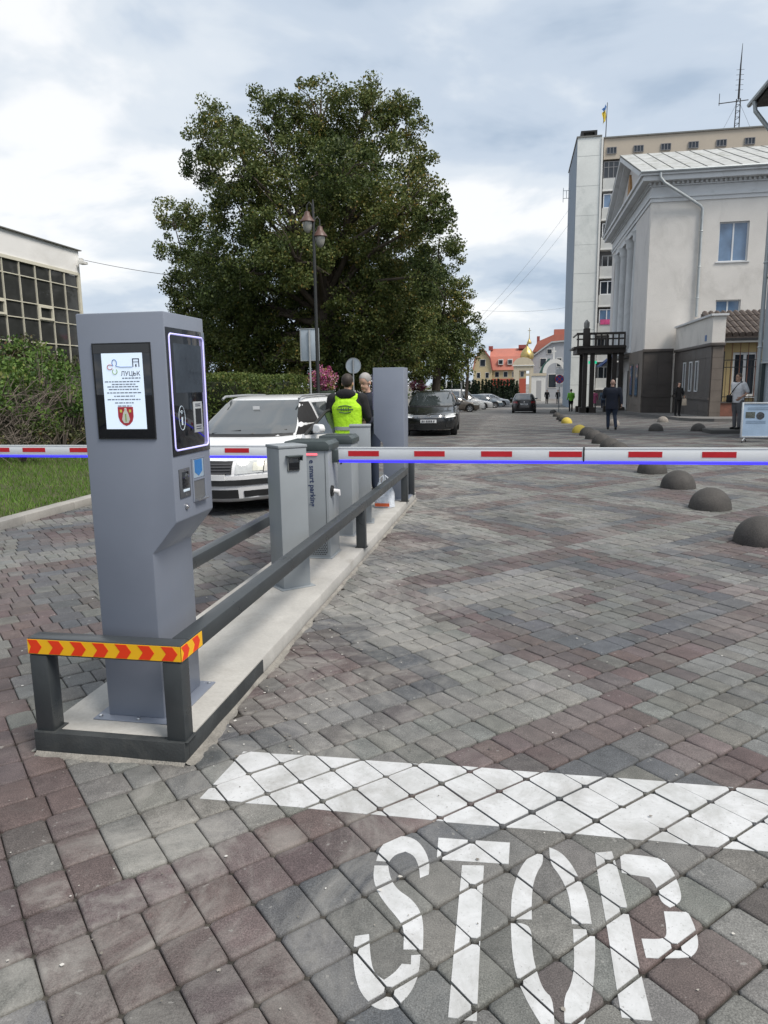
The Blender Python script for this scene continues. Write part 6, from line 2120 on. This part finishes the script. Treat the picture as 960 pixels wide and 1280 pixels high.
# ---- compact cars
def det_rear(t, S, G, B, fp, W, z0, z1):
    for sg in (-1, 1):
        fp('tail_lamp', CTAIL, sg * .50, sg * .86, .76, .90, .014, end=1)
        fp('headlamp', CLAMP, sg * .45, sg * .84, .58, .71, .014)
    pl = fp('number_plate', CPLATE, -.26, .26, .64, .74, .020, end=1)
    marks(B, pl, 1, S, -.23, .24, .66, .72, .026)
    fp('rear_bumper_trim', CTRIM, -.80, .80, .24, .36, .016, end=1, nu=14)
    fp('grille', CTRIM, -.42, .42, .60, .69, .012)
    B(MB().disc(S.rear(0, .86, .02), (0, 1, 0), .055, .014, 18), 'badge', CCHROME)
bd, cbn = estate(4.25, 1.80, 1.47, .98, .78, 1.20)
OPTC = dict(roof_z=1.41, H=1.47, side=[(1.45, 2.35, 2.08, 2.38), (2.45, 3.35, 2.48, 3.30)], doors=(1.38, 2.40, 3.38), mirror_y=1.45, detail=det_rear)
build_car('dark hatchback driving away down the street', (1.95, 56.2, gz(54)), math.pi, PN, bd, cbn, (.86, 3.48), .32, OPTC, name='hatchback_car')
GP = 'cars parked nose out along the square'
def parked(label, x, y, rz, paint, kind='c', name='parked_car'):
    if kind == 'c':
        bd, cbn = estate(4.25, 1.80, 1.48, .98, .78, 1.20)
        op = dict(OPTC)
        wh, wr = (.86, 3.48), .32
    elif kind == 'e':
        bd, cbn = estate(4.7, 1.80, 1.46, .95, .74, 1.40)
        op = dict(OPT, detail=det_rear, rails=(2.1, 4.1))
        wh, wr = (.93, 3.65), .32
    else:
        bd, cbn = estate(4.9, 1.92, 1.92, 1.12, .92, .95)
        op = dict(roof_z=1.80, H=1.92, side=[(1.25, 2.15, 1.80, 2.15), (2.3, 3.4, 2.3, 3.4)], doors=(1.1, 2.2, 3.5), mirror_y=1.2, detail=det_rear)
        wh, wr = (.95, 3.9), .34
    return build_car(label, (x, y, gz(y)), rz, paint, bd, cbn, wh, wr, op, GP, name)
parked('bronze hatchback, nearest of the row parked under the trees', -1.60, 58.0, R(97), PG)
parked('white van behind the bronze hatchback in the parked row', -1.40, 63.5, R(95), PW, 'v', 'parked_van')
parked('silver estate just past the white van in the parked row', -.85, 69.0, R(95), PS, 'e')
parked('blue grey hatchback second from the far end of the parked row', -.05, 77.0, R(95), PBL)
parked('white hatchback at the far end of the parked row', .65, 84.0, R(95), PW)
parked('dark estate parked deep under the lime tree behind the hedge', -7.2, 33.0, R(80), PB, 'e')
parked('pale estate with light roof under the lime tree near the sign', -5.3, 34.6, R(70), PS, 'e')
parked('red hatchback half hidden by the flower ball under the tree', -4.3, 32.5, R(85), PR)
# ================================================================ people
SKIN = M('skin', (.46, .27, .19), .55, var=.08, fine=60)
SKIN2 = M('fair_skin', (.50, .31, .235), .55, var=.08, fine=60)
def cloth(name, col):
    return M(name, col, .9, var=.18, scale=6, fine=70, bump=.5, bdist=.01)
VOX = .014
def fuse(mb, name, mat, par, vox=VOX, sm=6):
    o = mb.build(name, mat, par, world=False)
    md = o.modifiers.new('r', 'REMESH')
    md.mode = 'VOXEL'
    md.voxel_size = vox
    md.use_smooth_shade = True
    s = o.modifiers.new('s', 'SMOOTH')
    s.iterations = sm
    s.factor = .5
    bake(o)
    o.data.materials.clear()
    o.data.materials.append(mat)
    o.data.polygons.foreach_set('use_smooth', [True] * len(o.data.polygons))
    return o
def limb(mb, pts, rad):
    mb.tube(pts, rad, 12)
    for p, r in zip(pts, rad):
        mb.ball(p, r, r, r, 12, 8)
def hand(mb, wrist, dirv, palm_n, curl=.5):
    """Palm with four fingers of unequal length and a thumb leaving the side of the palm."""
    w = Vector(wrist)
    d = Vector(dirv).normalized()
    n = Vector(palm_n).normalized()
    s = d.cross(n).normalized()
    mb.obox(w + d * .045, d * .045, s * .038, n * .013)
    for k, (o_, l_) in enumerate(((-.029, .066), (-.010, .076), (.010, .072), (.029, .056))):
        b = w + d * .088 + s * o_
        m_ = b + (d * math.cos(curl * .6) + n * math.sin(curl * .6)) * l_ * .5
        e = m_ + (d * math.cos(curl * 1.6) + n * math.sin(curl * 1.6)) * l_ * .5
        mb.tube([b - d * .01, m_, e], [.0095, .0085, .007], 7)
    b = w + d * .03 - s * .036
    mb.tube([b, b - s * .028 + d * .02 + n * .01, b - s * .034 + d * .05 + n * .02], [.012, .0105, .008], 7)
BASE = dict(hip=.93, sh=1.44, head=1.64, shw=.20, hipw=.095,
            knee=[(-.10, .0, .50), (.10, .0, .50)], ankle=[(-.10, .02, .09), (.10, .02, .09)],
            elbow=[(-.27, .03, 1.15), (.27, .03, 1.15)], wrist=[(-.29, -.05, .90), (.29, -.05, .90)], toe=[(0, -1), (0, -1)])
def person(label, loc, rz, sc, pose, top, trousers, shoes, hair, skin=SKIN, bulk=1.0, name='person', bald=False, long_hair=False, head_yaw=0.0, head_tilt=0.0, group=None, sleeve='long', fingers=True):
    p = dict(BASE)
    p.update(pose)
    t = thing(name, label, 'person', loc, rz, group)
    t.scale = (sc, sc, sc)
    pel = Vector((p.get('hx', 0), 0, p['hip']))
    ch = Vector((p.get('cx', 0), p.get('lean', 0), p['sh']))
    nk = ch + Vector((0, -.01, .07))
    hd = ch + Vector((p.get('hdx', 0), p.get('hdy', -.03), .20))
    def torso(mb, g, lo=-.02):
        b = bulk
        secs = []
        for f, rx, ry in ((-.16, .150, .112), (0.0, .158, .116), (.25, .150, .110), (.5, .158, .116), (.75, .178, .122), (.93, .168, .108), (1.04, .120, .085), (1.10, .07, .06)):
            c = pel.lerp(ch, f)
            secs.append((c, rx * b + g, ry * b + g))
        mb.loft(secs)
        mb.ball(ch + Vector((0, 0, .0)), (.175 * b + g), .085 + g, .07, 14, 8)
    def legs(mb, g, end=1.0):
        for k in (0, 1):
            sx = -1 if k == 0 else 1
            h = pel + Vector((sx * p['hipw'], 0, -.02))
            kn, an = Vector(p['knee'][k]), Vector(p['ankle'][k])
            e = kn.lerp(an, end)
            limb(mb, [h, h.lerp(kn, .5), kn, kn.lerp(e, .4), e], [.090 * bulk + g, .080 * bulk + g, .058 + g, .058 + g, .042 + g * 1.6])
        mb.ball(pel + Vector((0, 0, -.02)), .16 * bulk + g, .115 * bulk + g, .10)
    def arms(mb, g, end=1.0):
        for k in (0, 1):
            sx = -1 if k == 0 else 1
            s = ch + Vector((sx * p['shw'] * (.55 + .45 * bulk), 0, -.01))
            el, wr = Vector(p['elbow'][k]), Vector(p['wrist'][k])
            if end <= .5:
                e = s.lerp(el, end * 2)
                limb(mb, [s, s.lerp(e, .5), e], [.062 * bulk + g, .056 * bulk + g, .054 + g])
            else:
                limb(mb, [s, s.lerp(el, .5), el, el.lerp(wr, .5), wr], [.060 * bulk + g, .052 * bulk + g, .044 + g, .042 + g, .032 + g])
    # one continuous body
    mb = MB()
    torso(mb, -.012)
    legs(mb, -.010)
    arms(mb, -.008)
    limb(mb, [nk - Vector((0, 0, .05)), nk.lerp(hd, .55)], [.058, .052])
    HM_ = Matrix.Translation(hd) @ Matrix.Rotation(head_yaw, 4, 'Z') @ Matrix.Rotation(head_tilt, 4, 'X')
    hb = MB()
    hb.ball((0, .012, .045), .078, .097, .098, 18, 12)
    hb.ball((0, -.030, -.035), .058, .062, .072, 16, 10)
    hb.ball((0, -.100, -.005), .013, .020, .022, 8, 6)
    hb.ball((0, -.078, -.085), .030, .025, .022, 8, 6)
    for sx in (-1, 1):
        hb.ball((sx * .080, .012, .0), .012, .026, .036, 8, 6)
    mb.add([HM_ @ Vector(v) for v in hb.v], hb.f)
    body = fuse(mb, 'body', skin, t, .011, 3)
    fc = MB()
    for sx in (-1, 1):
        fc.ball(tuple(HM_ @ Vector((sx * .032, -.086, .020))), .011, .007, .007, 8, 6)
        fc.tube([HM_ @ Vector((sx * .018, -.094, .042)), HM_ @ Vector((sx * .048, -.085, .044))], .004, 5)
    fc.build('eyes', M('dark_eyes', (.03, .022, .018), .3), body, world=False)
    MB().tube([HM_ @ Vector((-.022, -.098, -.052)), HM_ @ Vector((0, -.104, -.053)), HM_ @ Vector((.022, -.098, -.052))], .005, 6).build('mouth', M('lips', (.30, .11, .09), .5), body, world=False)
    hm = MB()
    if fingers:
        for k in (0, 1):
            el, wr = Vector(p['elbow'][k]), Vector(p['wrist'][k])
            hand(hm, wr, wr - el, Vector(p.get('palm', [(1, 0, 0), (-1, 0, 0)])[k]), p.get('curl', .6))
        hm.build('hands', skin, body, smooth=60, world=False)
    # clothes
    tm_ = MB()
    torso(tm_, .012)
    arms(tm_, .012, 1.0 if sleeve == 'long' else .42)
    if p.get('hem'):
        tm_.loft([(pel + Vector((0, 0, -.10 - p['hem'])), .168 * bulk + .014, .128 * bulk + .012), (pel, .160 * bulk + .012, .118 * bulk + .012)])
    tp = fuse(tm_, 'jacket' if sleeve == 'long' else 'shirt', top, t)
    limb_c = MB()
    cpts = [nk + Vector((.066 * math.cos(a), .062 * math.sin(a) - .004, -.012 + .012 * math.sin(a))) for a in np.linspace(0, 2 * math.pi, 17)]
    MB().tube(cpts, .017, 8, cap=False).build('collar', top, tp, smooth=60, world=False)
    lm_ = MB()
    legs(lm_, .010, .97)
    fuse(lm_, 'trousers', trousers, t)
    for k in (0, 1):
        an = Vector(p['ankle'][k])
        dx, dy = p['toe'][k]
        d = Vector((dx, dy, 0)).normalized()
        f = MB()
        pit = p.get('pitch', (0, 0))[k]
        c = an + Vector((0, 0, -.035))
        f.ball(c, .045, .05, .055, 12, 8)
        e = c + d * .15 + Vector((0, 0, -.018 - pit))
        limb(f, [c + Vector((0, 0, -.02)), c.lerp(e, .5) + Vector((0, 0, -.012)), e], [.042, .043, .034])
        fuse(f, 'shoe', shoes, t, .010, 3)
    if hair is not None and not bald:
        h = MB()
        h.ball((0, .022, .060), .088, .100, .098, 18, 12)
        h.ball((0, .052, .030), .078, .062, .070, 14, 9)
        if long_hair:
            h.ball((0, .07, -.06), .085, .055, .14, 14, 9)
            for sx in (-1, 1):
                h.ball((sx * .072, .02, -.06), .028, .05, .13, 10, 8)
        hh_ = MB()
        hh_.add([HM_ @ Vector(v) for v in h.v], h.f)
        ho = fuse(hh_, 'hair', hair, t, .010, 2)
        # keep the face clear
        bm = bmesh.new()
        bm.from_mesh(ho.data)
        inv = HM_.inverted()
        kill = [f for f in bm.faces if (inv @ f.calc_center_median()).y < -.045 - .35 * ((inv @ f.calc_center_median()).z - .085) and (inv @ f.calc_center_median()).z < .105]
        bmesh.ops.delete(bm, geom=kill, context='FACES')
        bm.to_mesh(ho.data)
        bm.free()
    return t, tp, HM_, ch, pel
NAVY = cloth('navy_cloth', (.016, .020, .034))
BLACKC = cloth('black_cloth', (.010, .010, .012))
JEANS = cloth('dark_jeans', (.020, .030, .055))
GREYC = cloth('grey_cloth', (.12, .12, .13))
WHITEC = cloth('white_cotton', (.68, .68, .70))
LIME = M('lime_hi_vis', (.44, .80, .02), .75, var=.08, scale=5, fine=14, bump=.6, bdist=.03)
SHOE = M('black_shoes', (.012, .012, .012), .5)
HAIRD = M('dark_hair', (.035, .025, .019), .7, var=.3, fine=90, bump=.6)
HAIRG = M('grey_hair', (.30, .29, .28), .7, var=.25, fine=90, bump=.6)
HAIRB = M('black_hair', (.010, .009, .009), .6, var=.3, fine=90, bump=.6)
SILVER = M('reflective_tape', (.28, .30, .31), .35)

# parking attendant in a lime vest, seen from behind
pt, jk, HMx, ch, pel = person('man in lime hi-vis vest and black hooded jacket, back turned', (-1.02, 7.55, 0), R(180), .985,
    dict(elbow=[(-.30, -.02, 1.17), (.29, .0, 1.17)], wrist=[(-.24, -.22, 1.06), (.28, -.20, 1.02)], hdy=-.05), BLACKC, JEANS, SHOE, HAIRD, bulk=1.22, head_tilt=-.10)
MB().ball((0, .10, 1.50), .15, .06, .075, 14, 9).build('hood', BLACKC, jk, smooth=60, world=False)
vm = MB()
vm.loft([(pel.lerp(ch, f), rx * 1.22 + .014, ry * 1.18 + .018) for f, rx, ry in ((-.28, .176, .134), (0.0, .166, .127), (.25, .160, .122), (.5, .168, .128), (.75, .180, .134), (.92, .150, .120), (1.0, .110, .10))], 22)
for sx in (-1, 1):
    vm.ball(ch + Vector((sx * .115, .01, .005)), .062, .125, .07)
vest = fuse(vm, 'vest', LIME, pt)
def on_back(x, z, off=.0):
    """Point just outside the wearer's back (local +y), found by casting onto the vest."""
    hit, loc_, nrm, _ = vest.ray_cast(Vector((x, .6, z)), Vector((0, -1, 0)))
    return loc_ + Vector((0, off, 0)) if hit else Vector((x, .16, z))
bt = MB()
bt.grid(lambda u, v: on_back(-.17 + .34 * u, .985 + .05 * v, .008), 14, 2)
bt.build('reflective_band', SILVER, vest, smooth=60, world=False)
lg = MB()
for k in range(3):
    zc_ = 1.285 + (.030, 0, -.030)[k]
    wv = (.10, .12, .09)[k]
    pts = [on_back(x, zc_ + (.022 * math.cos(x * 14) * (1 if k != 1 else .2) * (1 if k == 0 else -1)), .006) for x in np.linspace(-wv, wv, 12)]
    lg.tube(pts, .0065, 5)
for x in (-.055, -.02, .015, .05):
    lg.tube([on_back(x, 1.265, .006), on_back(x, 1.31, .006)], .006, 5)
lg.build('back_emblem', M('vest_print', (.05, .09, .07), .7), vest, world=False)

# grey-haired man in navy facing him
person('grey haired man in navy shirt looking down beside the far terminal', (-.80, 7.95, 0), R(-25), .99,
    dict(elbow=[(-.27, -.04, 1.15), (.28, -.05, 1.15)], wrist=[(-.16, -.25, 1.06), (.18, -.26, 1.08)], hdy=-.06), NAVY, JEANS, SHOE, HAIRG, skin=SKIN2, bulk=1.15, head_tilt=.38)
# man in dark jacket walking away
person('bald man in dark navy jacket walking away across the square', (4.86, 25.4, gz(25.4)), R(172), 1.03,
    dict(knee=[(-.11, .05, .50), (.12, -.10, .50)], ankle=[(-.16, .26, .13), (.11, -.03, .09)], pitch=(.06, 0), elbow=[(-.31, .06, 1.17), (.31, -.05, 1.16)], wrist=[(-.33, .10, .92), (.20, -.24, 1.18)], hem=.10), NAVY, JEANS, SHOE, None, skin=SKIN2, bulk=1.30, bald=True)
# woman in black at the wall
pw, jw, HMw, chw, _ = person('woman in black holding a phone to her ear by the granite wall', (9.57, 37.0, gz(37) + .15), R(8), .97,
    dict(elbow=[(-.22, -.10, 1.20), (.24, -.04, 1.14)], wrist=[(-.10, -.14, 1.52), (.22, -.24, 1.04)]), BLACKC, BLACKC, SHOE, HAIRB, skin=SKIN2, bulk=.92, long_hair=True)
bag = thing('shoulder_bag', 'beige handbag carried by the woman in black', 'bag', (9.82, 36.75, gz(37) + .15))
mb = MB().prism([(-.12, .55), (.12, .55), (.10, .90), (-.10, .90)], 'y', -.05, .05)
mb.build('bag_body', M('beige_leather', (.38, .33, .27), .6), bag, bevel=.02, world=False)
MB().tube([(-.08, 0, .90), (-.06, 0, 1.04), (.0, 0, 1.09), (.06, 0, 1.04), (.08, 0, .90)], .009, 6).build('handle', M('beige_leather', (.38, .33, .27), .6), bag, world=False)
MB().box(9.44, 9.475, 36.80, 36.83, 1.40, 1.53)
# man in white T-shirt with black cross-body bag
step = MB().box(7.55, 8.95, 22.1, 23.3, gz(22.6) - .03, gz(22.6) + .13)
tag(step.build('low_step', M('dark_stone_step', (.07, .068, .065), .8), bevel=.01), 'low dark stone step under the man in white', 'step')
pm, sm_, HMm, chm, _ = person('man in white T-shirt with black cross-body bag by the notice stand', (8.42, 22.6, gz(22.6) + .13), R(-62), 1.0,
    dict(elbow=[(-.28, .08, 1.16), (.30, .10, 1.18)], wrist=[(-.25, -.06, .98), (.20, -.08, 1.02)]), WHITEC, GREYC, SHOE, M('cropped_hair', (.10, .07, .05), .8), bulk=1.22, sleeve='short')
cbag = thing('cross_body_bag', 'small black cross-body bag on the man in white', 'bag', (8.42, 22.6, gz(22.6) + .13), R(-62))
MB().box(-.26, -.06, -.235, -.165, .86, 1.10).build('pouch', BLACKC, cbag, bevel=.02, world=False)
MB().tube([(-.14, -.19, 1.10), (-.03, -.175, 1.26), (.10, -.12, 1.44), (.13, .0, 1.52), (.10, .13, 1.42), (-.08, .18, 1.2), (-.20, .05, 1.06), (-.22, -.15, 1.05)], .016, 6).build('strap', BLACKC, cbag, world=False)
# worker with green vest
pk, jk2, *_ = person('worker in green hi-vis vest standing by the timber balcony post', (5.65, 57.0, gz(57)), R(200), .98,
    dict(wrist=[(-.24, -.15, .95), (.26, -.14, .95)]), M('green_hi_vis', (.22, .62, .06), .8), BLACKC, SHOE, HAIRD, bulk=1.15, fingers=False)
person('woman in pink coat walking under the timber balcony', (8.05, 63.0, gz(63)), R(180), .95, dict(hem=.25), cloth('pink_cloth_coat', (.42, .10, .20)), GREYC, SHOE, HAIRD, bulk=1.05, fingers=False)
person('person in blue grey jacket beside the woman in pink', (8.75, 62.6, gz(63)), R(185), .98, {}, cloth('blue_grey_jacket', (.08, .12, .18)), JEANS, SHOE, HAIRD, bulk=1.1, fingers=False)
person('person in black far down the street before the white arch', (5.2, 92.0, gz(92)), R(10), 1.0, {}, BLACKC, BLACKC, SHOE, HAIRD, bulk=1.1, fingers=False)
person('second person in black near the white arch, by the sign', (6.6, 93.0, gz(93)), R(-20), .98, {}, BLACKC, NAVY, SHOE, HAIRD, bulk=1.1, fingers=False)

# plastic carrier bags left on the island
def carrier(label, loc, w, d, h, seed, mat):
    t = thing('carrier_bag', label, 'bag', loc, group='carrier bags on the island')
    m_ = MB()
    nu, nv = 26, 12
    def fn(u, v):
        a = 2 * math.pi * u
        z = h * v
        k = (1 - .42 * v ** 2) * (1 + .05 * math.sin(6 * a + seed) + .10 * mnoise.noise(Vector((math.cos(a) * 2, math.sin(a) * 2, z * 9 + seed))))
        return (w * k * math.copysign(abs(math.cos(a)) ** .6, math.cos(a)), d * k * math.copysign(abs(math.sin(a)) ** .6, math.sin(a)), z + .004)
    m_.grid(fn, nu, nv)
    m_.add([fn(i / nu, 0) for i in range(nu)], [tuple(range(nu))])
    b = m_.build('bag_body', mat, t, smooth=70, world=False)
    for sx in (-1, 1):
        MB().tube([(sx * w * .45, 0, h * .95), (sx * w * .40, .0, h * 1.18), (sx * w * .1, .0, h * 1.30), (sx * w * .08, 0, h * 1.12), (sx * w * .2, 0, h * .95)], .012, 6).build('bag_handle', mat, t, smooth=60, world=False)
    return t
PLASTIC = M('white_plastic_film', (.58, .62, .68), .35, var=.2, scale=9, fine=30, bump=.6, bdist=.02)
cbg = carrier('white carrier bag with orange print standing by the rail end', (-.22, 6.02, .113), .125, .10, .30, 1.0, PLASTIC)
MB().box(-.10, .08, -.112, -.108, .02, .06).build('bag_print', M('orange_print', (.55, .10, .03), .6), cbg, world=False)
carrier('thin blue and white carrier bag behind the far barrier cabinet', (-.42, 5.72, .113), .085, .08, .42, 4.0, M('blue_white_film', (.44, .54, .66), .35, var=.3, scale=14, fine=40))
# ================================================================ lamps, signs, stand, wires
MAT_ALU = M('grey_sign_back', (.36, .42, .48), .5, metal=.0, var=.08)
MAT_POST = M('galvanised_post', (.36, .38, .39), .5, metal=.4, var=.1)
MAT_COPPER = M('copper_brown_enamel', (.095, .050, .040), .45, var=.15)
MAT_LDARK = M('lamp_post_iron', (.020, .022, .022), .5)
lp = thing('street_lamp', 'tall dark lamp post with twin copper lanterns before the tree', 'street lamp', (-4.05, 17.0, gz(17)))
zb = gz(17)
MB().lathe([(.12, 0), (.12, .25), (.07, .35), (.055, 1.0), (.045, 3.5), (.035, 6.3), (.015, 6.5)], 12).build('pole', MAT_LDARK, lp, smooth=40, world=False)
for (dx, dz, dy) in ((-.16, 5.86 - zb, -.02), (.14, 5.50 - zb, .12)):
    top = dz + .42
    MB().tube([(0, 0, top - .25), (dx * .2, dy * .3, top + .05), (dx * .6, dy * .7, top + .13), (dx, dy, top + .05), (dx, dy, dz + .30)], .018, 8).build('bracket', MAT_LDARK, lp, smooth=60, world=False)
    ln_ = MB().lathe([(.03, .32), (.07, .30), (.085, .22), (.12, .17), (.19, .08), (.20, .05), (.17, .04)], 18, (dx, dy, dz)).build('lantern', MAT_COPPER, lp, smooth=35, world=False)
    MB().lathe([(.135, .045), (.13, -.05), (.10, -.16), (.05, -.22), (.01, -.235)], 16, (dx, dy, dz)).build('globe', glass_mat('lantern_glass', (.30, .30, .27), .15, .6), ln_, smooth=60, world=False)
s1 = thing('road_sign', 'rectangular road sign seen from its grey back, on a slim post', 'sign', (-4.55, 18.0, gz(18)))
MB().tube([(0, 0, 0), (0, 0, 3.22)], .03, 10).build('post', MAT_POST, s1, world=False)
MB().box(-.285, .285, .032, .040, 2.35, 3.27).build('panel', MAT_ALU, s1, bevel=.003, world=False)
for x0, x1, z0_, z1_ in ((-.285, -.262, 2.35, 3.27), (.262, .285, 2.35, 3.27), (-.262, .262, 2.35, 2.372), (-.262, .262, 3.248, 3.27)):
    MB().box(x0, x1, .018, .0315, z0_, z1_).build('rim', MAT_POST, s1, world=False)
s2 = thing('road_sign', 'round road sign seen from its grey back, behind the vested man', 'sign', (-4.84, 25.0, gz(25)))
MB().tube([(0, 0, 0), (0, 0, 2.75)], .03, 10).build('post', MAT_POST, s2, world=False)
MB().disc((0, .036, 2.49), (0, 1, 0), .30, .008, 28).build('disc', MAT_ALU, s2, world=False)
MB().tube([(.295 * math.cos(a), .03, 2.49 + .295 * math.sin(a)) for a in np.linspace(0, 2 * math.pi, 29)], .010, 6, cap=False).build('rim', MAT_POST, s2, world=False)
# no stopping sign far down the right pavement
s3 = thing('no_stopping_sign', 'round blue no stopping sign with red cross and white plates', 'sign', (4.55, 54.0, gz(54)))
zb = gz(54)
MB().tube([(0, 0, 0), (0, 0, 2.75 - zb)], .035, 8).build('post', MAT_POST, s3, world=False)
d_ = MB().disc((0, -.05, 1.84 - zb), (0, 1, 0), .31, .02, 28).build('disc', M('sign_blue', (.03, .05, .26), .4), s3, world=False)
MB().tube([(.30 * math.cos(a), -.062, 1.84 - zb + .30 * math.sin(a)) for a in np.linspace(0, 2 * math.pi, 29)], .025, 6, cap=False).build('red_ring', MAT_RED, d_, world=False)
for sg in (-1, 1):
    MB().obox((0, -.064, 1.84 - zb), Vector((1, 0, sg)).normalized() * .28, (0, .003 + .001 * sg, 0), Vector((-sg, 0, 1)).normalized() * .03).build('red_bar', MAT_RED, d_, world=False)
MB().box(-.30, .30, -.06, -.04, 2.18 - zb, 2.62 - zb).build('plate', M('sign_white', (.7, .7, .7), .5), s3, world=False)
MB().box(-.26, .26, -.06, -.04, 1.25 - zb, 1.48 - zb).build('plate', M('sign_white', (.7, .7, .7), .5), s3, world=False)
# pharmacy cross
cx = thing('pharmacy_cross', 'lit green pharmacy cross projecting from the facade', 'sign', (7.5, 60.0, 3.18))
GC = M('green_lit_cross', (.03, .75, .38), .4, emit=.45, var=.05)
MB().box(-.11, .11, -.08, .08, -.33, .33).box(-.33, -.1101, -.08, .08, -.11, .11).box(.1101, .33, -.08, .08, -.11, .11).build('cross', GC, cx, world=False)
MB().tube([(.33, 0, 0), (1.55, 0, 0)], .03, 6).build('bracket', MAT_LDARK, cx, world=False)
# shop awning on the facade
aw = thing('shop_awning', 'blue shop awning beyond the timber balcony', 'awning', (8.5, 60, 3.2))
MB().prism([(8.0, 2.9), (9.0, 3.7), (9.0, 3.6), (8.0, 2.8)], 'y', 58.0, 61.5).build('canopy', M('blue_awning', (.03, .06, .20), .8), aw)
for yy in (58.1, 61.4):
    MB().tube([(8.05, yy, 2.85), (9.04, yy, 2.7)], .02, 6).build('stay', MAT_POST, aw)
# street light arm beyond the trees
sl = thing('street_light', 'slim street light arm reaching out past the last tree', 'street lamp', (-3.4, 62, gz(62)))
MB().tube([(-3.4, 62, gz(62)), (-3.4, 62, 5.2), (-3.2, 62, 5.5), (-2.6, 62, 5.72)], [.08, .05, .04, .035], 8).build('pole', MAT_POST, sl)
MB().box(-2.62, -2.05, 61.9, 62.1, 5.66, 5.80).build('lamp_head', MAT_LDARK, sl, bevel=.04)
gp_ = thing('grey_post', 'plain grey post under the trees behind the parked cars', 'post', (-3.9, 47.0, gz(47)))
MB().tube([(-3.9, 47, gz(47)), (-3.9, 47, 2.1)], .11, 10).build('shaft', MAT_POST, gp_)
MB().lathe([(.12, 2.1), (.12, 2.16), (.02, 2.2)], 10, (-3.9, 47, 0)).build('cap', MAT_POST, gp_)
# notice stand on castors
ns = thing('notice_stand', 'blue white notice stand on castors at the right edge', 'notice board', (7.72, 17.9, gz(17.9)))
zb = gz(17.9)
fr_ = MB()
x0, x1, z0_, z1_ = -.50, .50, .13, 1.05
for a in ((x0, x0 + .04, z0_, z1_), (x1 - .04, x1, z0_, z1_), (x0 + .04, x1 - .04, z0_, z0_ + .04), (x0 + .04, x1 - .04, z1_ - .04, z1_)):
    fr_.box(a[0], a[1], -.03, .03, a[2], a[3])
fr_.build('frame', M('white_alu_frame', (.52, .55, .58), .4, metal=.3), ns, bevel=.004, world=False)
MB().box(x0 + .041, x1 - .041, -.012, .012, z0_ + .041, z1_ - .041).build('panel', M('pale_blue_poster', (.33, .44, .58), .35, var=.12, scale=1.5), ns, world=False)
MB().box(-.40, -.17, -.0165, -.0125, .64, .80).build('printed_photo', M('printed_photo_grey', (.085, .095, .085), .4, var=.5, scale=14, fine=40), ns, world=False)
MB().disc((-.04, -.0145, .70), (0, 1, 0), .10, .004, 20).build('printed_roundel', M('printed_roundel_dark', (.055, .06, .07), .4, var=.6, scale=20, fine=40), ns, world=False)
tx = MB()
for k, w in enumerate((.62, .50)):
    tx.box(-.36, -.36 + w, -.0165, -.0125, .90 - k * .045, .915 - k * .045)
for k in range(3):
    tx.box(-.38, .10, -.0165, -.0125, .56 - k * .03, .568 - k * .03)
tx.build('printed_lines', M('printed_blue_grey', (.16, .22, .30), .5), ns, world=False)
for sx in (-.40, .40):
    f = MB().tube([(sx, 0, .13), (sx, 0, .09)], .022, 8).tube([(sx - .10, -.20, .055), (sx, 0, .10), (sx + .10, .20, .055)], .014, 6)
    ft = f.build('foot', M('white_alu_frame', (.52, .55, .58), .4), ns, smooth=50, world=False)
    for s in (-1, 1):
        MB().disc((sx + s * .10, s * .20, .028), (1, 0, 0), .028, .02, 12).build('castor', MAT_BLACK, ft, world=False)
# overhead wires
def wire(label, a, b, sag, r=.012):
    a, b = Vector(a), Vector(b)
    o = MB().tube([a.lerp(b, k / 16) - Vector((0, 0, sag * 4 * (k / 16) * (1 - k / 16))) for k in range(17)], r, 5).build('overhead_wire', MAT_LDARK, smooth=60)
    tag(o, label, 'wire')
wire('thin overhead wire from the tree up to the tower block', (-3.4, 62, 5.6), (6.8, 84, 20.5), .5, .010)
wire('second overhead wire running to the tower wall bracket', (-3.4, 62, 5.3), (6.8, 84, 18.9), .6, .010)
wire('thin cable from the glass building towards the lime tree', (-19.9, 31.3, 7.9), (-9, 30, 6.2), .25, .012)
wire('long thin wire high above the far houses', (-3, 90, 10.5), (6.9, 87, 10.2), .3, .010)
bpy.data.scenes.remove(WORKSHOP)
